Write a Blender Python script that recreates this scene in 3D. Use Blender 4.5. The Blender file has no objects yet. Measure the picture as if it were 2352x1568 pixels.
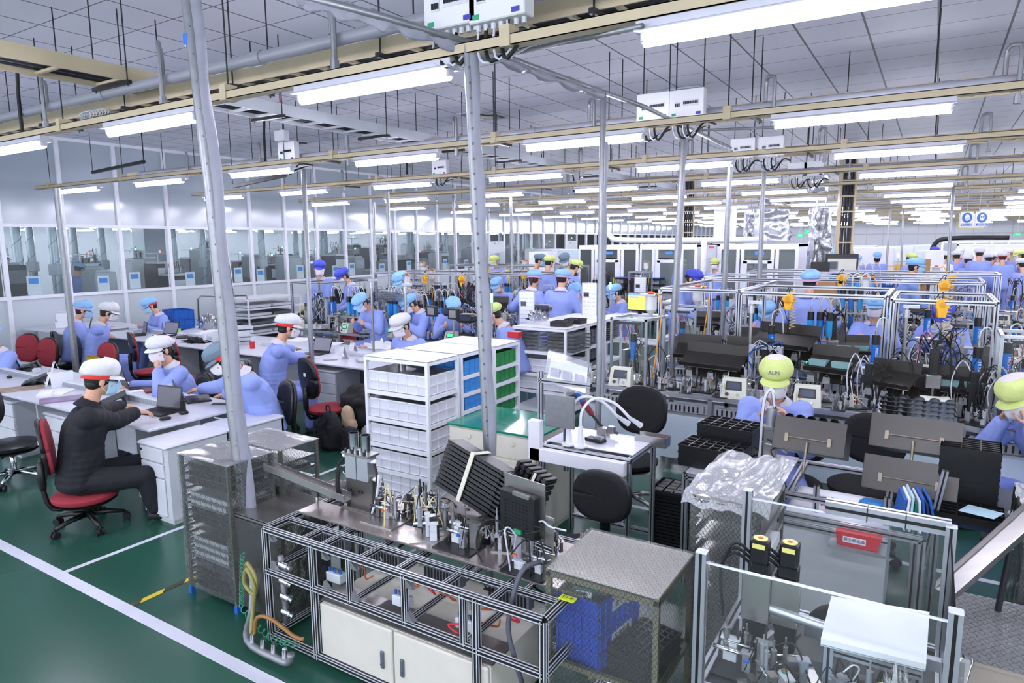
import bpy, bmesh, math, random
from math import sin, cos, pi, radians as R
from mathutils import Vector as V, Matrix, noise, Euler
S = bpy.context.scene
TS = bpy.data.scenes.new('workshop')
COL = S.collection
# ---------------------------------------------------------------- camera
CAMH, FPX, PITCH, YAW, ROLL = 2.15, 1540.0, .14644, .55940, -.0082
cam = bpy.data.cameras.new('camera'); cam.lens = FPX / 2352 * 36; cam.sensor_width = 36; cam.clip_end = 300
co = bpy.data.objects.new('camera', cam); COL.objects.link(co); S.camera = co
FW = V((-sin(YAW) * cos(PITCH), cos(YAW) * cos(PITCH), -sin(PITCH)))
RT = V((cos(YAW), sin(YAW), 0)); UP = RT.cross(FW)
R2 = RT * cos(ROLL) + UP * sin(ROLL); U2 = -RT * sin(ROLL) + UP * cos(ROLL)
co.matrix_world = Matrix(((R2.x, U2.x, -FW.x, 0), (R2.y, U2.y, -FW.y, 0), (R2.z, U2.z, -FW.z, CAMH), (0, 0, 0, 1)))
C0 = V((0, 0, CAMH))
# survey helpers: where the sight line of a photo point meets a height or a wall plane of the hall
def ray(u, v): return FW + R2 * ((u - 1176) / FPX) - U2 * ((v - 784) / FPX)
def PZ(u, v, z=0.0): d = ray(u, v); return C0 + d * ((z - CAMH) / d.z)
def PX(u, v, x): d = ray(u, v); return C0 + d * (x / d.x)
def PY(u, v, y): d = ray(u, v); return C0 + d * (y / d.y)
def PD(u, v, t): return C0 + ray(u, v) * t
# ---------------------------------------------------------------- world, exposure
w = bpy.data.worlds.new('world'); S.world = w; w.use_nodes = True
w.node_tree.nodes['Background'].inputs[0].default_value = (.80, .87, 1, 1)
w.node_tree.nodes['Background'].inputs[1].default_value = 1.5
S.view_settings.view_transform = 'Standard'; S.view_settings.look = 'None'
S.view_settings.gamma = 1; S.view_settings.use_curve_mapping = False
S.view_settings.exposure = 1.0
LAMP = 40.0
# ---------------------------------------------------------------- materials
MATS = {}
def rgb(h):
    if isinstance(h, str):
        c = [int(h[i:i + 2], 16) / 255 for i in (0, 2, 4)]
        return tuple(x / 12.92 if x <= .04045 else ((x + .055) / 1.055) ** 2.4 for x in c) + (1,)
    return tuple(h) + (1,)
def mat(name, col, rough=.5, metal=0, var=.08, sc=8, bump=0, bsc=40, aniso=None, col2=None, spec=.5):
    if name in MATS: return MATS[name]
    m = bpy.data.materials.new(name); m.use_nodes = True; MATS[name] = m
    n = m.node_tree.nodes; l = m.node_tree.links; b = n['Principled BSDF']
    c = rgb(col)
    tc = n.new('ShaderNodeTexCoord'); mp = n.new('ShaderNodeMapping'); l.new(tc.outputs['Object'], mp.inputs[0])
    if aniso: mp.inputs['Scale'].default_value = aniso
    nz = n.new('ShaderNodeTexNoise'); nz.inputs['Scale'].default_value = sc; nz.inputs['Detail'].default_value = 4
    l.new(mp.outputs[0], nz.inputs[0])
    mx = n.new('ShaderNodeMixRGB'); l.new(nz.outputs[0], mx.inputs[0])
    mx.inputs[1].default_value = tuple(x * (1 - var) for x in c[:3]) + (1,)
    mx.inputs[2].default_value = rgb(col2) if col2 else tuple(min(1, x * (1 + var)) for x in c[:3]) + (1,)
    l.new(mx.outputs[0], b.inputs['Base Color'])
    b.inputs['Roughness'].default_value = rough; b.inputs['Metallic'].default_value = metal
    b.inputs['Specular IOR Level'].default_value = spec
    if bump:
        n2 = n.new('ShaderNodeTexNoise'); n2.inputs['Scale'].default_value = bsc; n2.inputs['Detail'].default_value = 3
        l.new(mp.outputs[0], n2.inputs[0])
        bp = n.new('ShaderNodeBump'); bp.inputs['Strength'].default_value = bump; bp.inputs['Distance'].default_value = .01
        l.new(n2.outputs[0], bp.inputs['Height']); l.new(bp.outputs[0], b.inputs['Normal'])
    return m
def emit(name, col, s):
    if name in MATS: return MATS[name]
    m = bpy.data.materials.new(name); m.use_nodes = True; MATS[name] = m
    n = m.node_tree.nodes; b = n['Principled BSDF']
    b.inputs['Base Color'].default_value = rgb(col); b.inputs['Emission Color'].default_value = rgb(col)
    b.inputs['Emission Strength'].default_value = s
    return m
def glass(name, tint=(.9, .95, .95), haze=.05, rough=.03, spec=.12):
    if name in MATS: return MATS[name]
    m = bpy.data.materials.new(name); m.use_nodes = True; MATS[name] = m
    n = m.node_tree.nodes; l = m.node_tree.links; n.remove(n['Principled BSDF']); o = n['Material Output']
    t = n.new('ShaderNodeBsdfTransparent'); t.inputs[0].default_value = tint + (1,)
    g = n.new('ShaderNodeBsdfGlossy'); g.inputs[1].default_value = rough
    d = n.new('ShaderNodeBsdfDiffuse'); d.inputs[0].default_value = (.85, .88, .9, 1)
    lw = n.new('ShaderNodeLayerWeight'); lw.inputs[0].default_value = spec
    a = n.new('ShaderNodeMixShader'); a.inputs[0].default_value = haze; l.new(t.outputs[0], a.inputs[1]); l.new(d.outputs[0], a.inputs[2])
    bb = n.new('ShaderNodeMixShader'); l.new(lw.outputs['Fresnel'], bb.inputs[0]); l.new(a.outputs[0], bb.inputs[1]); l.new(g.outputs[0], bb.inputs[2])
    l.new(bb.outputs[0], o.inputs[0]); return m
def net_plastic(name, sp=.021, line=.085, haze=.06, linecol=(.05, .05, .045), bmp=.3, tint=(.90, .93, .92)):
    """clear sheet with a printed conductive diamond net"""
    if name in MATS: return MATS[name]
    m = glass(name, tint, haze, .12, .30)
    n = m.node_tree.nodes; l = m.node_tree.links; o = n['Material Output']; src = o.inputs[0].links[0].from_socket
    tc = n.new('ShaderNodeTexCoord'); sx = n.new('ShaderNodeSeparateXYZ'); l.new(tc.outputs['UV'], sx.inputs[0])
    def M(op, a, b=None):
        k = n.new('ShaderNodeMath'); k.operation = op
        for i, x in enumerate((a, b)):
            if x is None: continue
            if isinstance(x, (int, float)): k.inputs[i].default_value = x
            else: l.new(x, k.inputs[i])
        return k.outputs[0]
    wob = M('MULTIPLY', M('SINE', M('MULTIPLY', sx.outputs[1], 2 * pi / sp * 1.0)), .09)
    u = M('DIVIDE', M('MULTIPLY', sx.outputs[0], 1.0), sp); v = M('DIVIDE', M('MULTIPLY', sx.outputs[1], .8), sp)
    a = M('PINGPONG', M('ADD', M('ADD', u, v), wob), .5); b = M('PINGPONG', M('SUBTRACT', M('SUBTRACT', u, v), wob), .5)
    lt = M('LESS_THAN', M('MINIMUM', a, b), line / 2)
    d = n.new('ShaderNodeBsdfDiffuse'); d.inputs[0].default_value = linecol + (1,)
    nz = n.new('ShaderNodeTexNoise'); nz.inputs['Scale'].default_value = 9; l.new(tc.outputs['Object'], nz.inputs[0])
    bp = n.new('ShaderNodeBump'); bp.inputs['Strength'].default_value = bmp; bp.inputs['Distance'].default_value = .02; l.new(nz.outputs[0], bp.inputs['Height'])
    for k in n:
        if k.type == 'BSDF_GLOSSY': l.new(bp.outputs[0], k.inputs['Normal'])
    mx = n.new('ShaderNodeMixShader'); l.new(lt, mx.inputs[0]); l.new(src, mx.inputs[1]); l.new(d.outputs[0], mx.inputs[2]); l.new(mx.outputs[0], o.inputs[0])
    return m
WHITE = mat('white_paint', 'e9ebf2', .4); WALLW = mat('white_frame', 'eef0f8', .35); CREAM = mat('cream_paint', 'd9d6c8', .45)
BEIGE = mat('beige_steel', 'c3b596', .5, 0, .1); GREYW = mat('grey_white', 'c9ced4', .4); STEEL = mat('stainless_steel', 'a8a6a4', .28, .9, .12, 3, aniso=(1, 14, 1))
STEELD = mat('dark_steel', '6f6d6a', .32, .85, .15, 4); ALU = mat('aluminium_profile', 'b9bcc4', .33, .75, .06); GALV = mat('galvanised_pipe', '8d9094', .4, .6, .2, 25)
BLACK = mat('black_plastic', '131417', .38); BLACKM = mat('black_rubber', '0e0e10', .6); DARK = mat('charcoal_metal', '2b2c30', .4, .3)
DESK = mat('desk_laminate', 'cfd2dc', .35); DESKG = mat('desk_side_grey', 'b7bac2', .45); DRAWER = mat('drawer_front', 'd6d8e0', .4)
BLUEB = mat('blue_crate', '1f5fb8', .4); BLUEL = mat('light_blue_crate', '3f8fd8', .4); GREENB = mat('green_crate', '2c8a4c', .4); GREYB = mat('grey_crate', '5a5e66', .5)
REDF = mat('red_fabric', '9c2f3c', .85, bump=.2, bsc=200); BLKF = mat('black_fabric', '17181b', .85, bump=.2, bsc=200); BLKV = mat('black_vinyl', '1b1b1e', .35)
YEL = mat('yellow_plastic', 'f2b31c', .4); ORANGE = mat('orange_plastic', 'e8591c', .4); REDP = mat('red_plastic', 'c3202c', .4); GREENP = mat('green_wire', '1f8f68', .5)
CHROME = mat('chrome', 'd6d8dc', .12, 1, .02); TAPE = mat('grey_wrap', '8d8f9b', .45, 0, .15, 12, bump=.6, bsc=18); PAPER = mat('paper', 'f0f1f7', .7); CYL = mat('blue_cylinder', '2a78c4', .3)
GLASS = glass('window_glass'); CLEAR = glass('clear_plastic', (.93, .95, .97), .13, .08, .25); ACR = glass('acrylic_sheet', (.96, .98, .97), .02, .04, .09); NET = net_plastic('netted_plastic'); NETT = net_plastic('netted_top_brightened', .021, .06, .10, (.16, .16, .15), .08, (.99, .99, .99))  # NETT: lightened copy of NET for the tops, lamp glare put into its colours
FOIL = mat('foil_wrap', 'c4c6cf', .22, .85, .2, 6, bump=1.0, bsc=9)
CARD = mat('cardboard', 'b08a62', .8); SCRG = emit('green_screen', '3ad07a', 1.0); SCRD = mat('dark_screen', '3c4350', .15); MINT = mat('mint_bin', '7ea9a8', .4); SKYB = mat('sky_blue_cloth', '8cc8e6', .8)
GREENT = mat('green_mat', '0d7a63', .12, 0, .12, 3); SKIN = mat('skin', 'd9a68a', .55, 0, .05, 20); HAIR = mat('black_hair', '17120f', .55, bump=.4, bsc=90); HAIRB = mat('brown_hair', '35211a', .55, bump=.4, bsc=90)
# ---------------------------------------------------------------- mesh builder
class MB:
    def __init__(s): s.v = []; s.f = []; s.mi = []; s.m = 0
    def add(s, vs, fs):
        o = len(s.v); s.v += [tuple(x) for x in vs]; s.f += [tuple(o + i for i in f) for f in fs]; s.mi += [s.m] * len(fs); return s
    def box(s, x0, x1, y0, y1, z0, z1, b=0):
        if x1 < x0: x0, x1 = x1, x0
        if y1 < y0: y0, y1 = y1, y0
        if z1 < z0: z0, z1 = z1, z0
        b = min(b, (x1 - x0) * .45, (y1 - y0) * .45, (z1 - z0) * .45)
        if b <= 0:
            return s.add([(x, y, z) for z in (z0, z1) for y in (y0, y1) for x in (x0, x1)], [(0, 2, 3, 1), (4, 5, 7, 6), (0, 1, 5, 4), (2, 6, 7, 3), (0, 4, 6, 2), (1, 3, 7, 5)])
        vs = []; 
        for z, i in ((z0, b), (z0 + b, 0), (z1 - b, 0), (z1, b)):
            X0, X1, Y0, Y1 = x0 + i, x1 - i, y0 + i, y1 - i; c = b if not i else b * .6
            vs += [(X0 + c, Y0, z), (X1 - c, Y0, z), (X1, Y0 + c, z), (X1, Y1 - c, z), (X1 - c, Y1, z), (X0 + c, Y1, z), (X0, Y1 - c, z), (X0, Y0 + c, z)]
        fs = [tuple(range(7, -1, -1)), tuple(range(24, 32))]
        for r in range(3):
            for k in range(8): a = r * 8 + k; c2 = r * 8 + (k + 1) % 8; fs.append((a, c2, c2 + 8, a + 8))
        return s.add(vs, fs)
    def cb(s, c, d, b=0): return s.box(c[0] - d[0] / 2, c[0] + d[0] / 2, c[1] - d[1] / 2, c[1] + d[1] / 2, c[2] - d[2] / 2, c[2] + d[2] / 2, b)
    def tf(s, i0, M):
        for i in range(i0, len(s.v)): s.v[i] = tuple(M @ V(s.v[i]))
        return s
    def bar(s, p, q, w=.03, h=None, up=(0, 0, 1)):
        """rectangular bar from p to q"""
        p, q = V(p), V(q); h = h or w; d = (q - p).normalized(); u = V(up)
        if abs(d.dot(u)) > .98: u = V((0, 1, 0))
        x = d.cross(u).normalized(); y = x.cross(d)
        vs = [a + x * i * w / 2 + y * j * h / 2 for a in (p, q) for i, j in ((-1, -1), (1, -1), (1, 1), (-1, 1))]
        return s.add(vs, [(3, 2, 1, 0), (4, 5, 6, 7), (0, 1, 5, 4), (1, 2, 6, 5), (2, 3, 7, 6), (3, 0, 4, 7)])
    def cyl(s, p, q, r, r2=None, n=12):
        p, q = V(p), V(q); r2 = r if r2 is None else r2; d = (q - p).normalized(); u = V((0, 0, 1)) if abs(d.z) < .9 else V((1, 0, 0))
        x = d.cross(u).normalized(); y = d.cross(x)
        vs = [p + (x * cos(2 * pi * k / n) + y * sin(2 * pi * k / n)) * r for k in range(n)] + [q + (x * cos(2 * pi * k / n) + y * sin(2 * pi * k / n)) * r2 for k in range(n)]
        return s.add(vs, [tuple(range(n)), tuple(range(2 * n - 1, n - 1, -1))] + [(k, k + n, (k + 1) % n + n, (k + 1) % n) for k in range(n)])
    def tube(s, pts, r, n=8, sm=0):
        pts = [V(p) for p in pts]
        if sm: pts = spline(pts, sm)
        rs = r if isinstance(r, (list, tuple)) else [r] * len(pts)
        vs = []; x = None
        for i, p in enumerate(pts):
            d = (pts[min(i + 1, len(pts) - 1)] - pts[max(i - 1, 0)]).normalized()
            if x is None: u = V((0, 0, 1)) if abs(d.z) < .9 else V((1, 0, 0)); x = d.cross(u).normalized()
            else:
                x = (x - d * x.dot(d)); x = x.normalized() if x.length > 1e-6 else d.orthogonal().normalized()
            y = d.cross(x); rr = rs[min(i, len(rs) - 1)]
            vs += [p + (x * cos(2 * pi * k / n) + y * sin(2 * pi * k / n)) * rr for k in range(n)]
        fs = [tuple(range(n)), tuple(range(len(vs) - 1, len(vs) - n - 1, -1))]
        for i in range(len(pts) - 1):
            for k in range(n): a = i * n + k; b = i * n + (k + 1) % n; fs.append((a, a + n, b + n, b))
        return s.add(vs, fs)
    def lathe(s, prof, n=20, c=(0, 0, 0), sx=1, sy=1):
        vs = []; fs = []
        for r, z in prof: vs += [(c[0] + r * cos(2 * pi * k / n) * sx, c[1] + r * sin(2 * pi * k / n) * sy, c[2] + z) for k in range(n)]
        for i in range(len(prof) - 1):
            for k in range(n): a = i * n + k; b = i * n + (k + 1) % n; fs.append((a, b, b + n, a + n))
        fs.append(tuple(range(n - 1, -1, -1))); fs.append(tuple(range(len(vs) - n, len(vs))))
        return s.add(vs, fs)
    def ell(s, c, r, n=12, m=8, rot=None):
        vs = []; fs = []; M = rot if rot else Matrix.Identity(3); c = V(c)
        for i in range(m + 1):
            t = pi * i / m
            for k in range(n): vs.append(c + M @ V((r[0] * sin(t) * cos(2 * pi * k / n), r[1] * sin(t) * sin(2 * pi * k / n), r[2] * cos(t))))
        for i in range(m):
            for k in range(n): a = i * n + k; b = i * n + (k + 1) % n; fs.append((a, a + n, b + n, b))
        return s.add(vs, fs)
    def prism(s, poly, z0, z1, M=None):
        n = len(poly); vs = [(x, y, z) for z in (z0, z1) for x, y in poly]
        if M: vs = [M @ V(v) for v in vs]
        return s.add(vs, [tuple(range(n - 1, -1, -1)), tuple(range(n, 2 * n))] + [(k, (k + 1) % n, (k + 1) % n + n, k + n) for k in range(n)])
    def quad(s, a, b, c, d): return s.add([a, b, c, d], [(0, 1, 2, 3)])
    def plate(s, a, b, c, d, t=.004):
        a, b, c, d = map(V, (a, b, c, d)); n = (b - a).cross(d - a).normalized() * t
        return s.add([a, b, c, d, a + n, b + n, c + n, d + n], [(3, 2, 1, 0), (4, 5, 6, 7), (0, 1, 5, 4), (1, 2, 6, 5), (2, 3, 7, 6), (3, 0, 4, 7)])
    def grid(s, fn, nu, nv):
        vs = [fn(i / nu, j / nv) for j in range(nv + 1) for i in range(nu + 1)]
        return s.add(vs, [(j * (nu + 1) + i, j * (nu + 1) + i + 1, (j + 1) * (nu + 1) + i + 1, (j + 1) * (nu + 1) + i) for j in range(nv) for i in range(nu)])
    def mesh(s, name, mats, smooth=False):
        me = bpy.data.meshes.new(name); me.from_pydata(s.v, [], s.f)
        if not isinstance(mats, (list, tuple)): mats = [mats]
        for m in mats: me.materials.append(m)
        if len(mats) > 1: me.polygons.foreach_set('material_index', s.mi)
        uv = me.uv_layers.new(name='uv').data
        for p in me.polygons:
            n = p.normal; ax = max(range(3), key=lambda i: abs(n[i])); i, j = ((1, 2), (0, 2), (0, 1))[ax]
            for li in p.loop_indices: c = me.vertices[me.loops[li].vertex_index].co; uv[li].uv = (c[i], c[j])
        if smooth: me.polygons.foreach_set('use_smooth', [True] * len(me.polygons)); 
        if smooth == 2: me.set_sharp_from_angle(angle=R(40))
        return me
    def build(s, name, mats, parent=None, smooth=False, loc=None, rot=None):
        o = bpy.data.objects.new(name, s.mesh(name, mats, smooth)); COL.objects.link(o)
        if parent: o.parent = parent
        if loc is not None: o.location = loc
        if rot is not None: o.rotation_euler = rot
        return o
def spline(pts, k=4):
    out = []; P = [pts[0]] + list(pts) + [pts[-1]]
    for i in range(1, len(P) - 2):
        for j in range(k):
            t = j / k; a, b, c, d = P[i - 1:i + 3]
            out.append(.5 * (2 * b + (c - a) * t + (2 * a - 5 * b + 4 * c - d) * t * t + (3 * b - a - 3 * c + d) * t ** 3))
    out.append(pts[-1]); return out
def tag(o, label, cat, group=None, kind=None):
    o['label'] = label; o['category'] = cat
    if group: o['group'] = group
    if kind: o['kind'] = kind
    return o
def struct(o): o['kind'] = 'structure'; return o
def thing(name, label, cat, loc=(0, 0, 0), rz=0, group=None):
    o = bpy.data.objects.new(name, None); COL.objects.link(o); o.location = loc; o.rotation_euler = (0, 0, rz); o.empty_display_size = .1
    return tag(o, label, cat, group)
def dup(o, loc=None, rz=None, label=None, group=None, parent=None, rot=None):
    def cp(a, par):
        c = a.copy(); COL.objects.link(c); c.parent = par
        for ch in list(a.children): cp(ch, c)
        return c
    c = cp(o, parent)
    if loc is not None: c.location = loc
    if rz is not None: c.rotation_euler = (0, 0, rz)
    if rot is not None: c.rotation_euler = rot
    if label: c['label'] = label
    if group: c['group'] = group
    return c
def text(body, size, m, parent=None, loc=(0, 0, 0), rot=(pi / 2, 0, 0), name='lettering', ext=.0006, align='CENTER'):
    cu = bpy.data.curves.new(name, 'FONT'); cu.body = body; cu.size = size; cu.align_x = align; cu.align_y = 'CENTER'; cu.extrude = ext; cu.resolution_u = 3
    o = bpy.data.objects.new(name, cu); TS.collection.objects.link(o); vl = TS.view_layers[0]; vl.update()
    me = bpy.data.meshes.new_from_object(o.evaluated_get(vl.depsgraph)); bpy.data.objects.remove(o); bpy.data.curves.remove(cu)
    me.materials.clear(); me.materials.append(m)
    o = bpy.data.objects.new(name, me); COL.objects.link(o); o.location = loc; o.rotation_euler = rot
    if parent: o.parent = parent
    return o
rnd = random.Random(7)
# ================================================================ SETTING
CEIL = 4.16; XW = -14.0; YF = 52.0
def floor_mat():
    m = mat('green_epoxy_floor', '275445', .24, 0, .14, 1.1, bump=.03, bsc=3, spec=.5); return m
struct(MB().box(-30, 34, -5, YF + .2, -.1, 0).build('floor', floor_mat()))
def ceil_mat():
    m = mat('ceiling_tiles', 'e3e5f0', .6, 0, .03, 3); n = m.node_tree.nodes; l = m.node_tree.links; b = n['Principled BSDF']
    src = b.inputs['Base Color'].links[0].from_socket
    tc = n.new('ShaderNodeTexCoord'); sx = n.new('ShaderNodeSeparateXYZ'); l.new(tc.outputs['Object'], sx.inputs[0])
    res = []
    for ax, per, off, wd in ((0, .583, .43, .020), (1, .578, .075, .012)):
        a = n.new('ShaderNodeMath'); a.operation = 'ADD'; a.inputs[1].default_value = off + 54.5; l.new(sx.outputs[ax], a.inputs[0])
        d = n.new('ShaderNodeMath'); d.operation = 'DIVIDE'; d.inputs[1].default_value = per; l.new(a.outputs[0], d.inputs[0])
        f = n.new('ShaderNodeMath'); f.operation = 'FRACT'; l.new(d.outputs[0], f.inputs[0])
        c = n.new('ShaderNodeMath'); c.operation = 'LESS_THAN'; c.inputs[1].default_value = wd / per; l.new(f.outputs[0], c.inputs[0]); res.append(c.outputs[0])
    mx = n.new('ShaderNodeMath'); mx.operation = 'MAXIMUM'; l.new(res[0], mx.inputs[0]); l.new(res[1], mx.inputs[1])
    k = n.new('ShaderNodeMixRGB'); l.new(mx.outputs[0], k.inputs[0]); l.new(src, k.inputs[1]); k.inputs[2].default_value = rgb('6c6e78'); l.new(k.outputs[0], b.inputs['Base Color'])
    return m
struct(MB().box(-30, 34, -5, YF + .2, CEIL, CEIL + .1).build('ceiling', ceil_mat()))
# floor lines
LINE = mat('white_floor_tape', 'd9dae6', .4)
o = struct(MB().box(-16, 6, 1.90, 1.975, 0, .002).build('trim_1', LINE))
struct(MB().box(-4.79, -4.75, 1.975, 5.2, 0, .002).build('trim_2', LINE))
def yb():
    m = mat('yellow_black_tape', 'c9b62e', .5); n = m.node_tree.nodes; l = m.node_tree.links; b = n['Principled BSDF']
    tc = n.new('ShaderNodeTexCoord'); wv = n.new('ShaderNodeTexWave'); wv.inputs['Scale'].default_value = 2.2; wv.bands_direction = 'DIAGONAL'; l.new(tc.outputs['Object'], wv.inputs[0])
    cr = n.new('ShaderNodeValToRGB'); cr.color_ramp.interpolation = 'CONSTANT'; cr.color_ramp.elements[0].color = rgb('3b3524'); cr.color_ramp.elements[1].color = rgb('d8c22c'); cr.color_ramp.elements[1].position = .5
    l.new(wv.outputs[0], cr.inputs[0]); l.new(cr.outputs[0], b.inputs['Base Color']); return m
struct(MB().box(-3.985, -3.945, 1.975, 2.6, 0, .002).build('trim_3', yb()))
struct(MB().box(-14, 6, 4.95, 5.0, 0, .0015).build('trim_4', LINE))
struct(MB().box(-9, -3.9, 1.17, 1.27, 0, .002).build('trim_5', LINE))
# left partition wall: lower panels, glazed band, glossy upper panels
PAN = mat('grey_blue_panel', 'c9d2d8', .38, 0, .04, 2); PANU = mat('glossy_upper_panel', 'b3bec8', .13, 0, .05, 1.2)
wl = struct(MB().box(XW - .06, XW, -5, YF, 0, 1.2).build('wall_left', PAN))
struct(MB().box(XW - .06, XW - .005, -5, YF, 2.55, CEIL).build('wall_left_upper', PANU))
ys = [5.385 + 1.0285 * k for k in range(-9, 45)]
mb = MB()
for z0, z1 in ((1.2, 1.26), (2.5, 2.56), (CEIL - .06, CEIL), (0, .08)): mb.box(XW - .01, XW + .035, -5, YF, z0, z1)
for y in ys: mb.box(XW - .01, XW + .04, y - .035, y + .035, 0, CEIL)
struct(mb.build('trim_6', WALLW, wl))
doors = {24: 1, 30: 2}
for i, y in enumerate(ys[:-1]):
    if i in doors or i < 4: continue
    o = struct(MB().box(XW - .035, XW - .027, y + .035, y + .99, 1.26, 2.5).build('window_%d' % (i + 1), GLASS))
    struct(MB().box(XW - .04, XW - .02, y + .035, y + .05, 1.26, 2.5).box(XW - .04, XW - .02, y + .975, y + .99, 1.26, 2.5).build('window_frame', WALLW, o))
for i, k in doors.items():
    y = ys[i]; d = struct(MB().box(XW + .0, XW + .045, y + .04, y + .985, 0, 2.2).build('door_%d' % k, PAN))
    struct(MB().box(XW + .045, XW + .05, y + .35, y + .65, 1.1, 1.75).build('door_window', GLASS, d)); struct(MB().box(XW + .05, XW + .09, y + .12, y + .16, .95, 1.1).build('door_handle', STEEL, d))
    struct(MB().box(XW + .045, XW + .09, y + .3, y + .6, 2.1, 2.15).build('door_closer', GREYW, d))
# far end of the hall
struct(MB().box(-30, 34, YF, YF + .15, 0, CEIL).build('wall_far', mat('far_wall', 'e3e7ee', .5)))
mb = MB()
for k in range(-30, 34): mb.box(k - .02, k + .02, YF - .02, YF, 0, CEIL)
mb.box(-30, 34, YF - .03, YF, 2.45, 2.55); struct(mb.build('trim_7', GREYW))
# room behind the glazing: back wall and its own lamps
struct(MB().box(-30, -29.9, -5, YF, 0, CEIL).build('wall_back_room', mat('pale_wall', 'd5dbe2', .5)))
# structural columns
def column(x, y, wx, wy, n):
    c = struct(MB().box(x - wx / 2, x + wx / 2, y - wy / 2, y + wy / 2, 0, CEIL, .02).build('wall_column_%d' % n, mat('column_white', 'dfe3ee', .45)))
for n, (u, v, D_) in enumerate(((1665, 520, 20.5), (1730, 520, 24))): p = PD(u, v, D_); column(p.x, p.y, .55, .55, n + 1)
# ================================================================ LAMPS AND SERVICES UNDER THE CEILING
TUBE = emit('lit_tube', 'f4f0ff', LAMP); HOUS = mat('lamp_housing', 'c2c3ce', .4)
ROWS = [(3.07, -8.09 - 2.2953), (5.82, -12.636), (8.387, -12.498), (11.137, -12.48)]
dy = 2.69
for k in range(4, 17): ROWS.append((11.137 + (k - 3) * dy, -12.48 + (.25 * ((k * 7) % 3) - .1 if k > 6 else 0)))
PITCHX = 2.2953; ZL = 3.05
def make_lamp():
    t = thing('ceiling_lamp', '', 'lamp')
    MB().prism([(-.035, .088), (.035, .088), (.035, .055), (.065, .042), (.065, .036), (-.065, .036), (-.065, .042), (-.035, .055)], -.62, .62, Matrix(((0, 0, 1, 0), (1, 0, 0, 0), (0, 1, 0, 0), (0, 0, 0, 1)))).build('housing', HOUS, t)
    for s in (-1,): MB().cyl((-.59, 0, .0), (.59, 0, .0), .022, n=10).build('tube', TUBE, t, smooth=2)
    for s in (-1, 1): MB().box(s * .59 - .012, s * .59 + .012, -.03, .03, -.005, .05, .006).build('lamp_holder', HOUS, t)
    return t
L0 = make_lamp(); first = True; cnt = 0
ordn = ['nearest', 'second', 'third', 'fourth', 'fifth', 'sixth', 'seventh', 'eighth', 'ninth', 'tenth', 'eleventh', 'twelfth', 'thirteenth', 'fourteenth', 'fifteenth', 'sixteenth', 'seventeenth']
def pix(p):
    q = V(p) - C0; d = q.dot(FW)
    return (1176 + FPX * q.dot(R2) / d, 784 - FPX * q.dot(U2) / d) if d > .2 else (-9999, 0)
beams = []
for ri, (y, x0) in enumerate(ROWS):
    xs = []
    for k in range(16):
        x = x0 + k * PITCHX + .6
        if ri == 0 and k == 0: continue
        u, v = pix((x, y, ZL)); 
        if x > 16: continue
        if -900 < u < 2500 or (ri < 8 and 2500 <= u < 4200): xs.append((x, u))
    vis = 0
    for x, u in xs:
        inv = -60 < u < 2420
        if inv: vis += 1
        lab = 'lit tube lamp on the %s lamp rail, %s lamp from the left' % (ordn[ri], ordn[vis - 1].replace('nearest', 'first') if vis else 'none') if ri < 8 else 'lit tube lamp in one of the far rows of the hall ceiling'
        g = 'lamps on the %s rail' % ordn[ri] if ri < 8 else 'lamps of the far ceiling rows'
        if ri < 8 and not inv: lab = 'lit tube lamp on the %s lamp rail, outside the frame' % ordn[ri]
        if first: o = L0; o.location = (x, y, ZL); o['label'] = lab; o['group'] = g; first = False
        else: o = dup(L0, (x, y, ZL), 0, lab, g)
        cnt += 1
    xa = {0: -13.9, 1: -13.5}.get(ri, -12.9); xb = 17 if ri else 6
    t = thing('lamp_rail', 'long beige steel rail carrying the %s row of tube lamps' % ordn[ri], 'rail', (0, y, 0), group='lamp rails')
    MB().box(xa, xb, -.04, .04, ZL + .09, ZL + .095).box(xa, xb, -.04, -.036, ZL + .09, ZL + .145).box(xa, xb, .036, .04, ZL + .09, ZL + .145).box(xa, xb, -.04, .04, ZL + .14, ZL + .145).build('channel', BEIGE, t)
    k = 0; x = xa + .5
    while x < xb:
        u, _ = pix((x, y, ZL + .2))
        if -50 < u < 2400 and ri < 10:
            MB().cyl((x, 0, ZL + .145), (x, 0, CEIL), .006, n=6).build('hanger_rod', DARK, t)
            MB().box(x - .03, x + .03, -.05, .05, ZL + .085, ZL + .19).build('hanger_clip', BEIGE, t)
        x += PITCHX
for y in (.38, -2.3):
    for k in range(6): dup(L0, (-7.2 + k * PITCHX, y, ZL), 0, 'lit tube lamp over the viewer, outside the frame', 'lamps over the viewer')
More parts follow.
